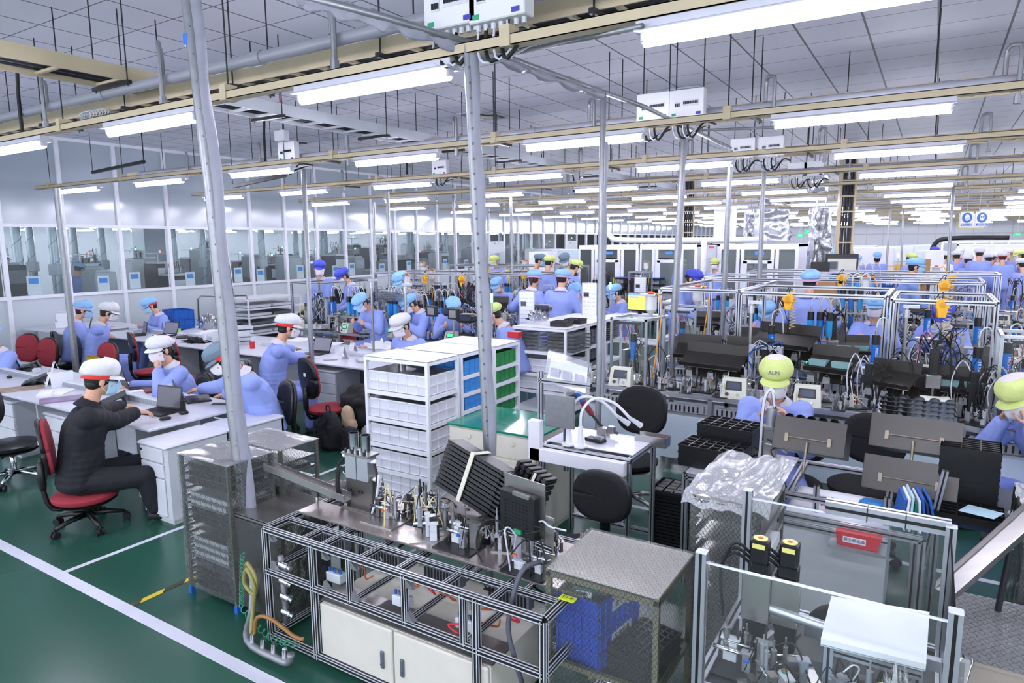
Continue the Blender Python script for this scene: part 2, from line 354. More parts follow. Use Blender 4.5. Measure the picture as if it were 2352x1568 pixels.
# ladder trays and the grey pipes beside them
def ladder(name, label, p, q, w, m, z, fill=True, step=.28, grp='cable trays'):
    p, q = V(p), V(q); d = (q - p).normalized(); n = V((-d.y, d.x, 0)); L = (q - p).length
    t = thing(name, label, 'cable tray', (0, 0, 0), group=grp); Z = V((0, 0, z))
    mb = MB()
    for s in (-1, 1): mb.bar(p + n * s * w / 2 + Z, q + n * s * w / 2 + Z, .012, .11)
    mb.build('side_rail', m, t)
    k = 0.0; r0 = None; mb = MB(); nn = 0
    while k < L:
        c = p + d * k + Z - V((0, 0, .035)); u, v = pix(c)
        if -60 < u < 2420 and c.y < 12 and nn < 90:
            nn += 1
            if r0 is None: r0 = MB().bar(-n * w / 2, n * w / 2, .03, .02).build('rung', m, t, loc=c)
            else: q = r0.copy(); COL.objects.link(q); q.location = c
        else: mb.bar(c - n * w / 2, c + n * w / 2, .03, .02)
        k += step
    if mb.v: mb.build('far_rungs', m, t)['kind'] = 'stuff'
    if fill:
        mb = MB()
        for j in range(7):
            o = (j - 3) * w * .12; pts = []
            for i in range(int(L / 1.2) + 2): s = min(L, i * 1.2); pts.append(p + d * s + n * (o + rnd.uniform(-.015, .015)) + Z + V((0, 0, -.01 + .015 * (j % 2))))
            mb.tube(pts, .014 + .006 * (j % 2), 6)
        mb.build('cable', mat('navy_cable', '20222c', .5), t)
    k = .6
    while k < L:
        c = p + d * k; u, v = pix(c + V((0, 0, z)))
        if -40 < u < 2390 and v > -100 and c.length < 17:
            mb = MB()
            for s in (-1, 1): mb.cyl(c + n * s * (w / 2 + .03) + Z - V((0, 0, .1)), c + n * s * (w / 2 + .03) + V((0, 0, CEIL)), .006, n=6)
            mb.bar(c - n * (w / 2 + .06) + V((0, 0, z - .07)), c + n * (w / 2 + .06) + V((0, 0, z - .07)), .035, .03); mb.build('hanger', DARK, t)
        k += 1.5
    return t
PY_ = [3.15, 6.85, 10.3, 13.4, 17.3, 20.2, 25.5, 28.5, 33.7, 36.5, 42]
PIPE = mat('grey_pvc_pipe', '8d9099', .4, 0, .08, 10)
for i, y in enumerate(PY_):
    ladder('cable_tray', 'beige ladder cable tray crossing the hall, %s from the viewer' % ordn[i], (-12.7, y + (.41 if i == 0 else .30), 0), (16, y + (.41 if i == 0 else .30), 0), .28 if i == 0 else .3, BEIGE, 3.41 if i == 0 else 3.42, i < 5)
    t = thing('air_pipe', 'grey main pipe beside the %s beige cable tray' % ordn[i], 'pipe', (0, y, 0), group='grey main pipes')
    mb = MB().cyl((-12 if i else -13, 0, 3.4), (16, 0, 3.4), .04 if i < 2 else .038, n=14)
    for x in range(-12, 16, 2): mb.cyl((x - .06, 0, 3.4), (x + .06, 0, 3.4), .047, n=14)
    mb.build('pipe', PIPE, t, smooth=2)
    if i < 6:
        for x in [-10.6 + 1.83 * k for k in range(14)]:
            u, v = pix((x, y, 3.5))
            if -30 < u < 2380 and v > -60:
                MB().tube([(x, 0, 3.44), (x, .0, 3.60), (x + .02, -.03, 3.65), (x + .07, -.06, 3.65), (x + .09, -.07, 3.60), (x + .09, -.07, 3.22)], .018, 8, 3).cyl((x + .09, -.07, 3.26), (x + .09, -.07, 3.20), .027, n=8).build('tap_loop', GALV, t, smooth=2)
ladder('cable_tray', 'beige ladder tray running away over the office desks', (-5.75, -.5, 0), (-5.75, 4.0, 0), .42, BEIGE, 3.5, True, .45)
ladder('cable_tray', 'pale grey ladder tray running away over the desks beyond the leaning post', (-5.75, 4.02, 0), (-5.75, 17, 0), .36, GREYW, 3.47, True, .3)
# upright cable ladders in the hall
def upright(u, D_, w, label):
    p = PD(u, 540, D_); t = thing('cable_riser', label, 'cable tray', (p.x, p.y, 0), YAW, 'upright cable ladders')
    mb = MB()
    for s in (-1, 1): mb.box(s * w / 2 - .02, s * w / 2 + .02, -.05, .05, .6, CEIL)
    mb.build('side_rail', BEIGE, t); z = .8
    while z < CEIL: MB().box(-w / 2, w / 2, -.06, -.03, z, z + .03).build('rung', BEIGE, t); z += .32
    mb = MB()
    for k in range(9): x = (k - 4) * w * .1; mb.tube([(x + rnd.uniform(-.01, .01), .02 * (k % 2), z) for z in (.6, 1.4, 2.2, 3, CEIL)], w * .055, 6)
    mb.build('cable', MATS['navy_cable'], t)
upright(1940, 14.2, .30, 'dark upright cable ladder left of the hanging safety sign'); upright(1580, 21, .32, 'upright cable ladder just left of the white column')
# breaker boxes
def breaker(x, y, z, label, w=.34, cab=4):
    t = thing('breaker_box', label, 'breaker box', (x, y, z), 0, 'breaker boxes on the trays')
    MB().box(-w / 2, w / 2, -.05, .05, -.13, .13, .006).build('case', mat('box_white', 'd9dbdd', .4), t)
    MB().box(-w * .1, w * .36, -.054, -.048, -.03, .03).box(-w * .34, -w * .18, -.054, -.048, -.04, .02).build('window', GREYW, t)
    mb = MB()
    for k in range(9): mb.box(-w * .08 + k * w * .048, -w * .05 + k * w * .048, -.062, -.05, -.012, .014)
    for k in range(3): mb.box(-w * .32 + k * w * .05, -w * .29 + k * w * .05, -.062, -.05, -.03, 0)
    mb.build('breaker', BLACK, t)
    MB().box(w * .28, w * .42, -.053, -.05, -.115, -.09).build('label_plate', mat('violet_label', '3a3ba8', .5), t); MB().box(-w * .42, -w * .3, -.053, -.05, -.115, -.09).build('label_plate', mat('green_label', '2a9a6a', .5), t)
    mb = MB()
    for k in range(cab + 3): xx = -w / 2 + .03 + k * (w - .06) / (cab + 2); mb.cyl((xx, 0, -.16), (xx, 0, -.13), .013, n=8)
    mb.build('cable_gland', GREYW, t, smooth=2); MB().cyl((-w * .4, .05, 0), (-w * .4, .05, CEIL - z), .006, n=6).cyl((w * .4, .05, 0), (w * .4, .05, CEIL - z), .006, n=6).build('hanger_rod', DARK, t)
    for k in range(cab):
        xx = -w / 2 + .03 + k * .05; MB().tube([(xx, 0, -.15), (xx, -.01, -.24), (xx + .06, -.05, -.33), (xx + .14, .05, -.3 + .04 * k), (xx + .2, .25, -.18)], .007 + .004 * (k % 2), 6, 3).build('cable', BLACKM if k % 2 else GREYW, t, smooth=True)
for (u, v, y, l) in ((1043, 8, 3.08, 'white breaker box hung at the top edge beside the near grey pipe'), (1150, -12, 3.08, 'white breaker box cut by the top edge, right of its neighbour'),
                   (1503, 246, 6.7, 'breaker box on the second tray, left one of the pair by the ceiling vent'), (1580, 238, 6.7, 'breaker box on the second tray, right one of the pair by the ceiling vent'),
                   (1707, 340, 10.1, 'breaker box on the third tray, left one of the pair'), (1772, 336, 10.1, 'breaker box on the third tray, right one of the pair'),
                   (1832, 390, 13.5, 'small breaker box on the fourth tray, left one'), (1870, 388, 13.5, 'small breaker box on the fourth tray, right one'), (663, 348, 6.7, 'breaker box on the second tray above the office desks'), (1012, 385, 10.1, 'breaker box on the third tray at mid distance')):
    p = PY(u, v, y); breaker(p.x, y, p.z, l)
# black gooseneck cables
def goose(u, v, u2, v2, y, label):
    a = PY(u, v, y); b = PY(u2, v2, y); t = MB().tube([b, b + V((0, 0, (a.z - b.z) * .55)), a + V((0, 0, -.03)), a + V((-.04, 0, .015)), a + V((-.10, 0, .02)), a + V((-.13, 0, -.04))], .017, 8, 4).build('hooked_cable', BLACKM, smooth=True)
    tag(t, label, 'cable', 'hooked black cables')
for a in ((38, 150, 52, 308, 3.1, 'black hooked cable dropping to the nearest rail at the far left'), (606, 262, 610, 372, 5.85, 'black hooked cable above the second lamp rail, left of the hanging shelves'), (930, 312, 935, 400, 8.4, 'black hooked cable in front of the third rail, left of the middle post'), (1157, 362, 1158, 430, 11.1, 'black hooked cable in front of the fourth rail'), (1314, 395, 1318, 440, 13.8, 'black hooked cable over the fifth rail'), (1425, 410, 1427, 450, 16.5, 'black hooked cable over the sixth rail')): goose(*a)
# posts wrapped in grey sheet
def post(name, label, pts, r=.032, wrap=None, tape=None, low=None):
    t = thing(name, label, 'post', (0, 0, 0), group='service posts')
    pts = list(pts)
    if pts[-1].z > .01: pts.append(V((pts[-1].x, pts[-1].y, 0)))
    MB().tube(pts, r, 12).build('pipe', GALV, t, smooth=2)
    if wrap:
        P = [V(p) for p in pts[:-1]]
        def at(s): 
            s = s * (len(P) - 1); i = min(int(s), len(P) - 2); return P[i].lerp(P[i + 1], s - i)
        d = V(RT) * (-1 if False else 1)
        def fn(a, b):
            c = at(wrap[0] + (wrap[1] - wrap[0]) * b); th = a * 2 * pi; rr = wrap[2] * (1 + .15 * sin(b * 23 + th * 2) + .12 * noise.noise(V((b * 8, a * 3, 1)))); f = max(0, sin(b * pi)) ** .3
            return c + RT * (cos(th) * rr + wrap[2] * .5) * 1 + FW * (sin(th) * rr * .55)
        MB().grid(fn, 14, 60).build('wrap_sheet', TAPE, t, smooth=True)
        mb = MB()
        for k in range(int(26 * (wrap[1] - wrap[0]) + 2)):
            b = wrap[0] + (wrap[1] - wrap[0]) * (k + .5) / int(26 * (wrap[1] - wrap[0]) + 2); c = at(b) + RT * wrap[2] * .15 - FW * wrap[2] * .62
            mb.ell(c, (.007, .004, .007), 8, 5)
        mb.build('snap_button', mat('snap', '63656d', .4, .5), t)
    if tape: MB().cyl(tape[0], tape[1], r * 1.06, n=12).build('blue_tape', mat('blue_tape', '2467c8', .4), t, smooth=2)
    return t
a, b = PY(427, -30, 2.42), PY(585, 1395, 2.34)
post('service_post', 'leaning grey post wrapped in snap-button sheet at the left foreground', [a, a.lerp(b, .3) + V((.02, 0, 0)), a.lerp(b, .6), b, V((b.x, b.y, .12))], .034, (.0, .70, .047), (PY(436, 80, 2.41), PY(438, 106, 2.41)))
p2 = V((-2.16, 3.15, 0))
a, b = PD(1073, 105, 3.55), PD(1120, 1045, 3.75)
post('service_post', 'grey wrapped post in the middle, tied at its foot above the tilted black trays', [a, a.lerp(b, .5), b], .022, (.0, 1, .036))
a, b = PD(1386, 212, 5.2), PD(1374, 960, 5.3)
post('service_post', 'metal post with taped cable in front of the white shelves and trolley', [a, a.lerp(b, .5), b], .024, (.15, .95, .028))
a, b = PD(1571, 292, 7.0), PD(1547, 720, 7.1); post('service_post', 'punched metal post beside the white cabin, left one', [a, b], .028, (.02, .98, .03))
a, b = PD(1678, 345, 8.4), PD(1662, 670, 8.6); post('service_post', 'metal post right of the white column, in front of the cabin window', [a, b], .028, (.05, .98, .026))
a, b = PD(1755, 380, 10), PD(1743, 650, 10.2); post('service_post', 'metal post in front of the cabin door with the worker in the glass', [a, b], .03, (.05, .98, .026))
a, b = PX(130, 432, -9.6), PX(160, 700, -9.6); post('service_post', 'grey post standing against the glass wall at the left', [a, V((b.x, b.y, 0))], .04)
a, b = PD(697, 390, 8.2), PD(712, 740, 8.0); post('service_post', 'steel post left of the standing worker with blue cap', [a, b], .03)
for i, (u, v, u2, v2, d, l) in enumerate(((858, 465, 862, 640, 13, 'thin far post left of the pair before the glass wall'), (890, 440, 896, 690, 10.5, 'thin post in front of the worker with sky blue cap'), (1041, 450, 1047, 640, 13.5, 'thin post before the grey wall door'), (1173, 445, 1177, 650, 13, 'thin post right of the middle wrapped post'),
     (2190, 430, 2176, 640, 13, 'pale post left of the hanging safety sign'), (2045, 480, 2036, 610, 20, 'pale far post left of the crowd'), (2075, 480, 2070, 610, 22, 'pale far post nearer the crowd'))):
    a, b = PD(u, v, d), PD(u2, v2, d); post('service_post', l, [a, b], .028)
# overhead pipe with torn wrap linking the posts
pts = [PD(690, -12, 3.3), PD(880, 40, 3.4), PD(1073, 98, 3.6), PD(1240, 160, 4.4), PD(1386, 212, 5.2), PD(1480, 245, 6.0), PD(1571, 290, 7.0), PD(1678, 340, 8.4)]
t = thing('overhead_pipe', 'galvanised pipe with loose grey wrapping linking the post tops overhead', 'pipe'); MB().tube(pts, .02, 10).build('pipe', GALV, t, smooth=True)
def fn(a, b):
    s = b * 4.0; i = min(int(s), 3); c = pts[i].lerp(pts[i + 1], s - i); th = a * 2 * pi; r = .035 + .018 * noise.noise(V((b * 30, a * 4, 2))) + .012 * sin(b * 60)
    return c + V((0, 0, -.022)) + RT * cos(th) * r * .6 + V((0, 0, sin(th) * r))
MB().grid(fn, 12, 120).build('wrap_sheet', TAPE, t, smooth=True)
a, b = PD(1180, 122, 4.0), PY(1475, 60, 3.0)
tag(MB().cyl(a, b, .014).build('brace_pipe', GALV, smooth=True), 'thin pipe running from the overhead joint to the nearest lamp rail', 'pipe')
for (q, r_, l) in (((213, 396), (331, 371), 'dark bar hung below rods in front of the upper wall, left'), ((535, 428), (655, 402), 'dark bar hung behind the leaning post'), ((0, 423), (130, 431), 'grey strut from the left edge to the post top'), ((55, 353), (130, 430), 'slanting strut down to the left post top')):
    a, b = PY(q[0], q[1], 6.6), PY(r_[0], r_[1], 6.6); tag(MB().bar(a, b, .05).cyl(b, (b.x, b.y, CEIL), .006, n=6).cyl(a, (a.x, a.y, CEIL), .006, n=6).build('hanging_bar', DARK), l, 'bar')
tag(MB().cyl(PD(1590, 300, 7.4), PD(1790, 292, 7.0), .014).build('brace_pipe', GALV), 'thin pipe meeting the second rail left of its right lamp', 'pipe')
# ceiling vents
def vent(u, v, l, s=.42):
    p = PZ(u, v, CEIL); t = thing('ceiling_vent', l, 'vent', (p.x, p.y, CEIL), 0, 'ceiling vents')
    MB().box(-s / 2, s / 2, -s / 2, s / 2, -.02, 0).build('frame', GREYW, t); mb = MB()
    for k in range(9): mb.box(-s * .36, s * .36, -s * .36 + k * s * .085, -s * .33 + k * s * .085, -.035, -.02)
    mb.build('slat', STEELD, t)
for a in ((1578, 207, 'square air vent in the ceiling above the breaker boxes'), (1090, 262, 'air vent in the ceiling left of the middle post'), (560, 145, 'air vent above the grey pipe right of the leaning post'), (680, 325, 'air vent above the office breaker box'), (1130, 266, 'air vent beside the rod in the middle of the ceiling')): vent(*a)
t = thing('wire_coil', 'coil of white and blue wire lying on the ladder tray', 'cable'); mb = MB(); c = PY(212, 268, 3.3)
for k in range(7): mb.tube([c + V((cos(a / 8 * 2 * pi) * (.1 + .012 * k), .02 * k - .06, sin(a / 8 * 2 * pi) * .035 + .006 * k)) for a in range(9)], .005, 6, 2)
mb.build('coil', GREYW, t, smooth=True)
p = PY(645, 272, 6.2); tag(MB().ell(p, (.05, .03, .03)).cyl(p, p + V((.1, 0, 0)), .012).cyl(p, p - V((.08, 0, .0)), .012).cyl(p, (p.x, p.y, CEIL), .008).build('valve', REDP, smooth=True), 'small red valve above the pale grey tray', 'valve')
p = PY(647, 312, 6.4); tag(MB().box(p.x - .1, p.x + .1, p.y - .05, p.y + .05, p.z - .07, p.z + .07, .01).cyl(p, (p.x, p.y, CEIL), .008).build('junction_box', WHITE), 'small white junction box under the pale grey tray', 'box')
# hanging safety sign
t = thing('safety_sign', 'hanging pair of blue round safety notices with yellow lower edge', 'sign', tuple(PD(2236, 508, 13.5)), YAW)
BLS = mat('sign_blue', '3c6fc0', .5)
MB().box(-.29, .23, .0, .012, -.14, .16).build('back_board', mat('sign_yellow', 'd8d23a', .5), t); MB().box(-.28, .22, -.006, .0, -.125, .15).build('back_sheet', PAPER, t)
for sx, w_, word in ((-.15, .25, '戴防尘口罩'), (.15, .25, '戴防护镜')):
    MB().box(sx - w_ / 2, sx + w_ / 2, -.02, -.012, -.10, .19).build('notice', PAPER, t)
    MB().cyl((sx, -.026, .07), (sx, -.02, .07), .1, n=32).build('disc', BLS, t)
    MB().box(sx - .11, sx + .11, -.026, -.02, -.09, -.04).build('caption_bar', BLS, t)
    text(word, .042, PAPER, t, (sx, -.028, -.066))
    mb = MB().ell((sx, -.028, .075), (.05, .004, .065), 16, 10); mb.build('head_symbol', PAPER, t)
    if sx < 0: MB().ell((sx + .015, -.034, .055), (.05, .004, .03), 14, 8).build('mask_symbol', mat('sign_pale', 'c8d4ea', .5), t)
    else: MB().ell((sx - .022, -.034, .085), (.02, .004, .014), 12, 8).ell((sx + .022, -.034, .085), (.02, .004, .014), 12, 8).build('goggle_symbol', BLS, t)
MB().cyl((-.15, 0, .19), (-.12, 0, CEIL - t.location.z), .004, n=5).cyl((.1, 0, .16), (.12, 0, CEIL - t.location.z), .004, n=5).build('hanging_cord', GREYW, t)
# green exit signs
EXG = emit('exit_green', '1fae6a', .8)
for i, (u, v, d, l) in enumerate(((1857, 532, 22, 'green exit sign right of the foil curtain'), (1726, 543, 26, 'green exit sign in front of the foil curtain'), (1837, 541, 30, 'farthest small green exit sign'), (2337, 538, 26, 'green exit sign on the far wall at the right'))):
    p = PD(u, v, d); t = thing('exit_sign', l, 'sign', tuple(p), YAW, 'green exit signs'); MB().box(-.13, .13, -.02, .02, -.06, .06).build('case', EXG, t); MB().bar((-.07, -.025, 0), (.05, -.025, 0), .01, .02).prism([(.04, -.03), (.09, 0), (.04, .03)], 0, .006, Matrix.Translation((0, -.022, 0)) @ Matrix.Rotation(pi / 2, 4, 'X')).build('arrow', PAPER, t); MB().cyl((0, 0, .06), (0, 0, CEIL - p.z), .006, n=6).build('rod', GREYW, t)
# ================================================================ PEOPLE
JBLUE = mat('blue_workwear', '90a2e2', .8, 0, .05, 6, bump=.12, bsc=350); TBLUE = mat('blue_trousers', '8698da', .8, 0, .05, 6, bump=.12, bsc=350); NAVY = mat('navy_workwear', '14161f', .8, 0, .1, 6, bump=.12, bsc=350); WCOAT = mat('white_coat', 'dcdfe8', .8)
COLLAR = mat('grey_collar', 'cfcbd2', .85); MASKB = mat('blue_mask', 'a9d3ec', .8); MASKW = mat('white_mask', 'eceaf0', .8); SHOE = mat('dark_shoe', '24252a', .6)
CAPW = mat('white_cap', 'd9dade', .85, 0, .06, 60, bump=.3, bsc=60); CAPB = mat('sky_cap', '8fbfe9', .85, 0, .06, 60, bump=.3, bsc=60); CAPY = mat('lime_cap', 'd3e08c', .85, 0, .06, 60, bump=.3, bsc=60); CAPD = mat('royal_cap', '4a55c4', .85, 0, .06, 60, bump=.3, bsc=60); CAPG = mat('grey_cap', '6f8494', .85, 0, .06, 60, bump=.3, bsc=60)
BANDR = mat('red_band', 'd8322c', .7); BANDP = mat('pink_band', 'd9a8cf', .8); TXT = mat('embroidery', '3a3c90', .6); EYEW = mat('eye_white', 'd8d2cc', .3); EYED = mat('eye_dark', '1a1210', .3); LIP = mat('lip', 'a5564a', .5)
def remesh(mb, vox, sm=2, fold=0, seed=0):
    me = mb.mesh('tmp', SKIN); o = bpy.data.objects.new('tmp', me); TS.collection.objects.link(o)
    m = o.modifiers.new('r', 'REMESH'); m.mode = 'VOXEL'; m.voxel_size = vox; m.adaptivity = 0
    if sm: k = o.modifiers.new('s', 'SMOOTH'); k.iterations = sm; k.factor = .5
    vl = TS.view_layers[0]; vl.update(); e = o.evaluated_get(vl.depsgraph); r = bpy.data.meshes.new_from_object(e)
    bpy.data.objects.remove(o); bpy.data.meshes.remove(me)
    if fold:
        off = V((seed * 3.1, seed * 1.7, 0)); ns = [v.normal.copy() for v in r.vertices]
        for v, n in zip(r.vertices, ns):
            p = v.co; a = noise.noise(V((p.x * 13 + p.z * 4, p.y * 13 - p.z * 5, p.z * 5)) + off); b = noise.noise(V((p.x * 26, p.y * 26 + p.z * 9, p.z * 12)) + off)
            v.co = p + n * fold * ((1 - abs(a) * 2.4) * .8 + b * .4)
    r.materials.clear(); r.polygons.foreach_set('use_smooth', [True] * len(r.polygons)); return r
def cap_(mb, p, q, r1, r2, n=12):
    mb.cyl(p, q, r1, r2, n); mb.ell(p, (r1,) * 3, n, 8); mb.ell(q, (r2,) * 3, n, 8)
def obj_from(me, name, m, parent):
    me.materials.append(m); me.name = name; o = bpy.data.objects.new(name, me); COL.objects.link(o); o.parent = parent; return o
def hand(mb, w_, d, nrm, side, curl, s, spread=.0):
    """palm, four fingers and a thumb. d: direction of the hand, nrm: palm normal, side: +1/-1 where the thumb is"""
    d = d.normalized(); nrm = (nrm - d * nrm.dot(d)).normalized(); x = d.cross(nrm).normalized() * side
    Mx = Matrix((x, d, nrm)).transposed()
    mb.ell(w_ + d * .045 * s, (.038 * s, .052 * s, .015 * s), 14, 10, Mx)
    for i, (ox, L_, st) in enumerate(((.027, .070, .078), (.009, .078, .084), (-.009, .072, .082), (-.026, .058, .074))):
        p = w_ + (x * ox + d * (st - .012)) * s; fd = (d + x * (ox * 4 + spread * ox * 20)).normalized(); a = 0
        for k, fr in enumerate((.45, .32, .25)):
            a += curl * (.55 if k == 0 else .8) + .04 * i; dd = fd * cos(a) + nrm * sin(a); q = p + dd * L_ * fr * s
            cap_(mb, p, q, (.0092 - .0008 * k) * s, (.0086 - .0008 * k) * s, 8); p = q
    p = w_ + (x * .030 + d * .022 + nrm * .004) * s; td = (x * .75 + d * .65 + nrm * .15).normalized()
    for k, L_ in enumerate((.036, .030, .022)):
        q = p + td * L_ * s; cap_(mb, p, q, (.0115 - .001 * k) * s, (.0105 - .001 * k) * s, 8); p = q; td = (td + d * .35 + nrm * curl * .25 - x * .25).normalized()
def person(label, loc, rz, seat=None, lean=.15, head=(.3, 0), hl=None, hr=None, curl=.5, jacket=None, trousers=None, cap=CAPB, band=None, style='puff', mask=MASKW, hair=HAIR, bun=False,
           glasses=False, det=2, s=.93, legs=None, badge=False, alps=False, group=None, collar=True, palm=None, nick=0, at=None, chr_=None):
    s = s * 1.09; BK = 1.13
    jacket = jacket or JBLUE; trousers = trousers or TBLUE
    vox = {2: .0048, 1: .009, 0: .016}[det] * s
    def J(x, y, z): return V((x, y, z)) * s
    ph = .92 * s if seat is None else seat + .085
    if at:
        a1 = lean * .6; a2 = lean * 1.25; a3 = lean * .8 + head[0] * .45 + .12
        oy = (sin(a1) * .24 + sin(a2) * .27 + sin(a3) * .105 + .03) * s; oz = (cos(a1) * .24 + cos(a2) * .27 + cos(a3) * .105 + .095 + .135) * s
        hp_ = PD(at[0], at[1], at[2]); ph = max(.3, min(1.08, hp_.z - oz)); loc = (hp_.x + sin(rz) * oy, hp_.y - cos(rz) * oy, 0)
        if seat is not None: seat = ph - .085
    t = thing('person', label, 'person', loc, rz, group)
    P = V((0, 0, ph)); up1 = V((0, sin(lean * .6), cos(lean * .6))); up2 = V((0, sin(lean * 1.25), cos(lean * 1.25)))
    W1 = P + up1 * .24 * s; NB = W1 + up2 * .27 * s; fwd = V((0, cos(lean * 1.25), -sin(lean * 1.25)))
    CH = W1 + up2 * .12 * s
    sh = {k: NB - up2 * .055 * s + V((k * .168 * s, 0, 0)) for k in (-1, 1)}
    nd = V((0, sin(lean * .8 + head[0] * .45 + .12), cos(lean * .8 + head[0] * .45 + .12))); HC = NB + nd * .105 * s
    HM = (Matrix.Rotation(-head[1], 3, 'Z') @ Matrix.Rotation(-head[0], 3, 'X')); HC = HC + HM @ V((0, .018, .095)) * s
    H = lambda x, y, z: HC + HM @ (V((x, y, z)) * s)
    # ---- skin
    b = MB(); hell = lambda c, r, n=16, m=12: b.ell(H(*c), [k * s for k in r], n, m, HM)
    hell((0, -.006, .02), (.077, .094, .094)); hell((0, .012, -.03), (.064, .076, .075)); hell((0, .035, -.075), (.040, .045, .035)); hell((0, .07, -.025), (.038, .022, .045)); hell((0, .078, .02), (.058, .014, .020))
    if det: cap_(b, H(0, .088, .0), H(0, .106, -.032), .008 * s, .0125 * s, 8); hell((0, .088, -.06), (.022, .009, .009), 10, 6)
    for k in (-1, 1): hell((k * .079, -.008, -.015), (.010, .020, .032), 10, 8); hell((k * .048, .055, -.03), (.022, .022, .024), 10, 8)
    cap_(b, NB - nd * .03 * s, H(0, -.02, -.055), .055 * s, .052 * s)
    b.ell(CH, (.13 * s, .085 * s, .15 * s)); b.ell(P + up1 * .05 * s, (.13 * s, .09 * s, .12 * s)); cap_(b, P, CH, .09 * s, .09 * s)
    # ---- arms
    jk = MB(); el = {}; wr = {}
    UA, FA = .275 * s, .245 * s
    def loc_(T):
        if T is None or len(T) == 3: return T
        w_ = PZ(T[1], T[2], T[3]) - V(loc); return (w_.x * cos(rz) + w_.y * sin(rz), -w_.x * sin(rz) + w_.y * cos(rz), w_.z)
    tg = {-1: loc_(hl), 1: loc_(hr)}
    for k in (-1, 1):
        T = V(tg[k]) if tg[k] is not None else sh[k] + V((k * .06 * s, .06 * s, -(UA + FA) * .97))
        dv = T - sh[k]; D_ = min(dv.length, (UA + FA) * .985); dn = dv.normalized(); T = sh[k] + dn * D_
        a = (UA ** 2 - FA ** 2 + D_ ** 2) / (2 * D_); h_ = math.sqrt(max(0, UA ** 2 - a * a)); pole = V((k * .55, -.35, -.8)); pole = (pole - dn * pole.dot(dn)).normalized()
        E_ = sh[k] + dn * a + pole * h_; el[k] = E_; wr[k] = T
        b.cyl(sh[k], E_, .04 * s, .036 * s); cap_(b, E_, T, .036 * s, .025 * s); b.ell(sh[k], (.045 * s,) * 3); b.ell(sh[k].lerp(CH, .4), (.06 * s,) * 3)
        if det:
            hd = (T - E_).normalized(); 
            if palm and palm.get(k): hd = V(palm[k][0]).normalized(); pn = V(palm[k][1])
            else: pn = V((0, 0, -1)) if tg[k] is not None else V((-k, 0, 0)); hd = (hd + V((0, 0, .1 if tg[k] is not None else -.5))).normalized()
            sd = 1 if d_side(hd, pn, k) else -1
            hand(b, T, hd, pn, sd, curl if not isinstance(curl, dict) else curl[k], s * .97)
        else: b.ell(T + (T - E_).normalized() * .05 * s, (.03 * s, .03 * s, .05 * s), 8, 6)
        jk.ell(sh[k], (.074 * s * BK, .070 * s * BK, .070 * s * BK)); cap_(jk, sh[k], E_, .066 * s * BK, .060 * s * BK); cap_(jk, E_, E_.lerp(T, .90), .060 * s * BK, .046 * s * BK); jk.ell(sh[k].lerp(NB, .5) - up2 * .015 * s, (.10 * s * BK, .068 * s * BK, .05 * s)); jk.ell(sh[k].lerp(CH, .35), (.075 * s * BK, .08 * s * BK, .09 * s))
    # ---- legs
    tr = MB(); shoes = MB()
    for k in (-1, 1):
        hp = P + V((k * .085 * s, 0, -.02 * s))
        if seat is None:
            lf = (legs or {}).get(k, (0, 0)); kn = hp + V((k * .015, .03 + lf[0] * .5, -.43 * s)); an = V((k * .11 * s, -.02 + lf[0], .085 * s)); ft = V((0, 1, 0))
        else:
            lf = (legs or {}).get(k, (0, .06)); kn = hp + V((k * .08 * s, .40 * s, -.01 * s + min(0, (.47 * s - ph)) * .3)); an = V((k * .14 * s + lf[0], .40 * s + lf[1], .09 * s)); ft = V((0, 1, 0))
        cap_(b, hp, kn, .06 * s, .05 * s); cap_(b, kn, an, .045 * s, .03 * s)
        cap_(tr, hp, kn, .098 * s, .078 * s); cap_(tr, kn, an + V((0, 0, .02)), .076 * s, .068 * s)
        b.ell(an + ft * .05 * s - V((0, 0, .045 * s)), (.035 * s, .09 * s, .03 * s)); shoes.ell(an + ft * .055 * s - V((0, 0, .045 * s)), (.046 * s, .13 * s, .048 * s), 12, 8)
    tr.ell(P - V((0, 0, .0)), (.165 * s, .125 * s, .115 * s)); 
    pth = [P - up1 * .03 * s, W1, CH, NB - up2 * .045 * s]; rad = [(.178, .140, .09), (.168, .128, .09), (.185, .132, .09), (.125, .095, .06)]
    for i in range(19):
        f = i / 18 * 3; a = min(int(f), 2); f -= a; jk.ell(pth[a].lerp(pth[a + 1], f), [(rad[a][c] * (1 - f) + rad[a + 1][c] * f) * s * (BK if c < 2 else 1) for c in range(3)], 16, 8)
    obj_from(remesh(b, vox, 2), 'body', SKIN, t)
    obj_from(remesh(jk, max(vox * 1.5, .009), 16, {2: .0045, 1: .005, 0: .004}[det], nick + 1), 'jacket', jacket, t)
    obj_from(remesh(tr, max(vox * 1.8, .010), 8, .004 if det else 0, nick + 5), 'trousers', trousers, t)
    shoes.build('shoes', SHOE, t, True)
    # ---- collar
    if collar and det:
        nm = Matrix.Rotation(-(lean * 1.25), 3, 'X'); nb = NB + up2 * .005 * s
        def cf(a, c):
            th = (a - .5) * 2 * R(150) - pi / 2; fr = abs(a - .5) * 2; r = (.062 + .046 * c) * s; lap = max(0, fr - .72) / .28
            return nb + nm @ V((cos(th) * r * 1.05, sin(th) * r * 1.0 + .006 * s, (.046 - .055 * c - .075 * lap * c - .025 * fr * fr) * s + .010 * s))
        MB().grid(cf, 28, 5).build('collar', COLLAR if jacket is not NAVY else NAVY, t, True)
        MB().prism([(-.05 * s, 0), (.05 * s, 0), (0, -.13 * s)], 0, .004, Matrix.Translation(nb + nm @ V((0, .085, -.01)) * s) @ (nm.to_4x4() @ Matrix.Rotation(R(72), 4, 'X'))).build('undershirt', {0: BLACKM, 1: BLACKM, 2: YEL}[nick % 3 if jacket is JBLUE else 0], t)
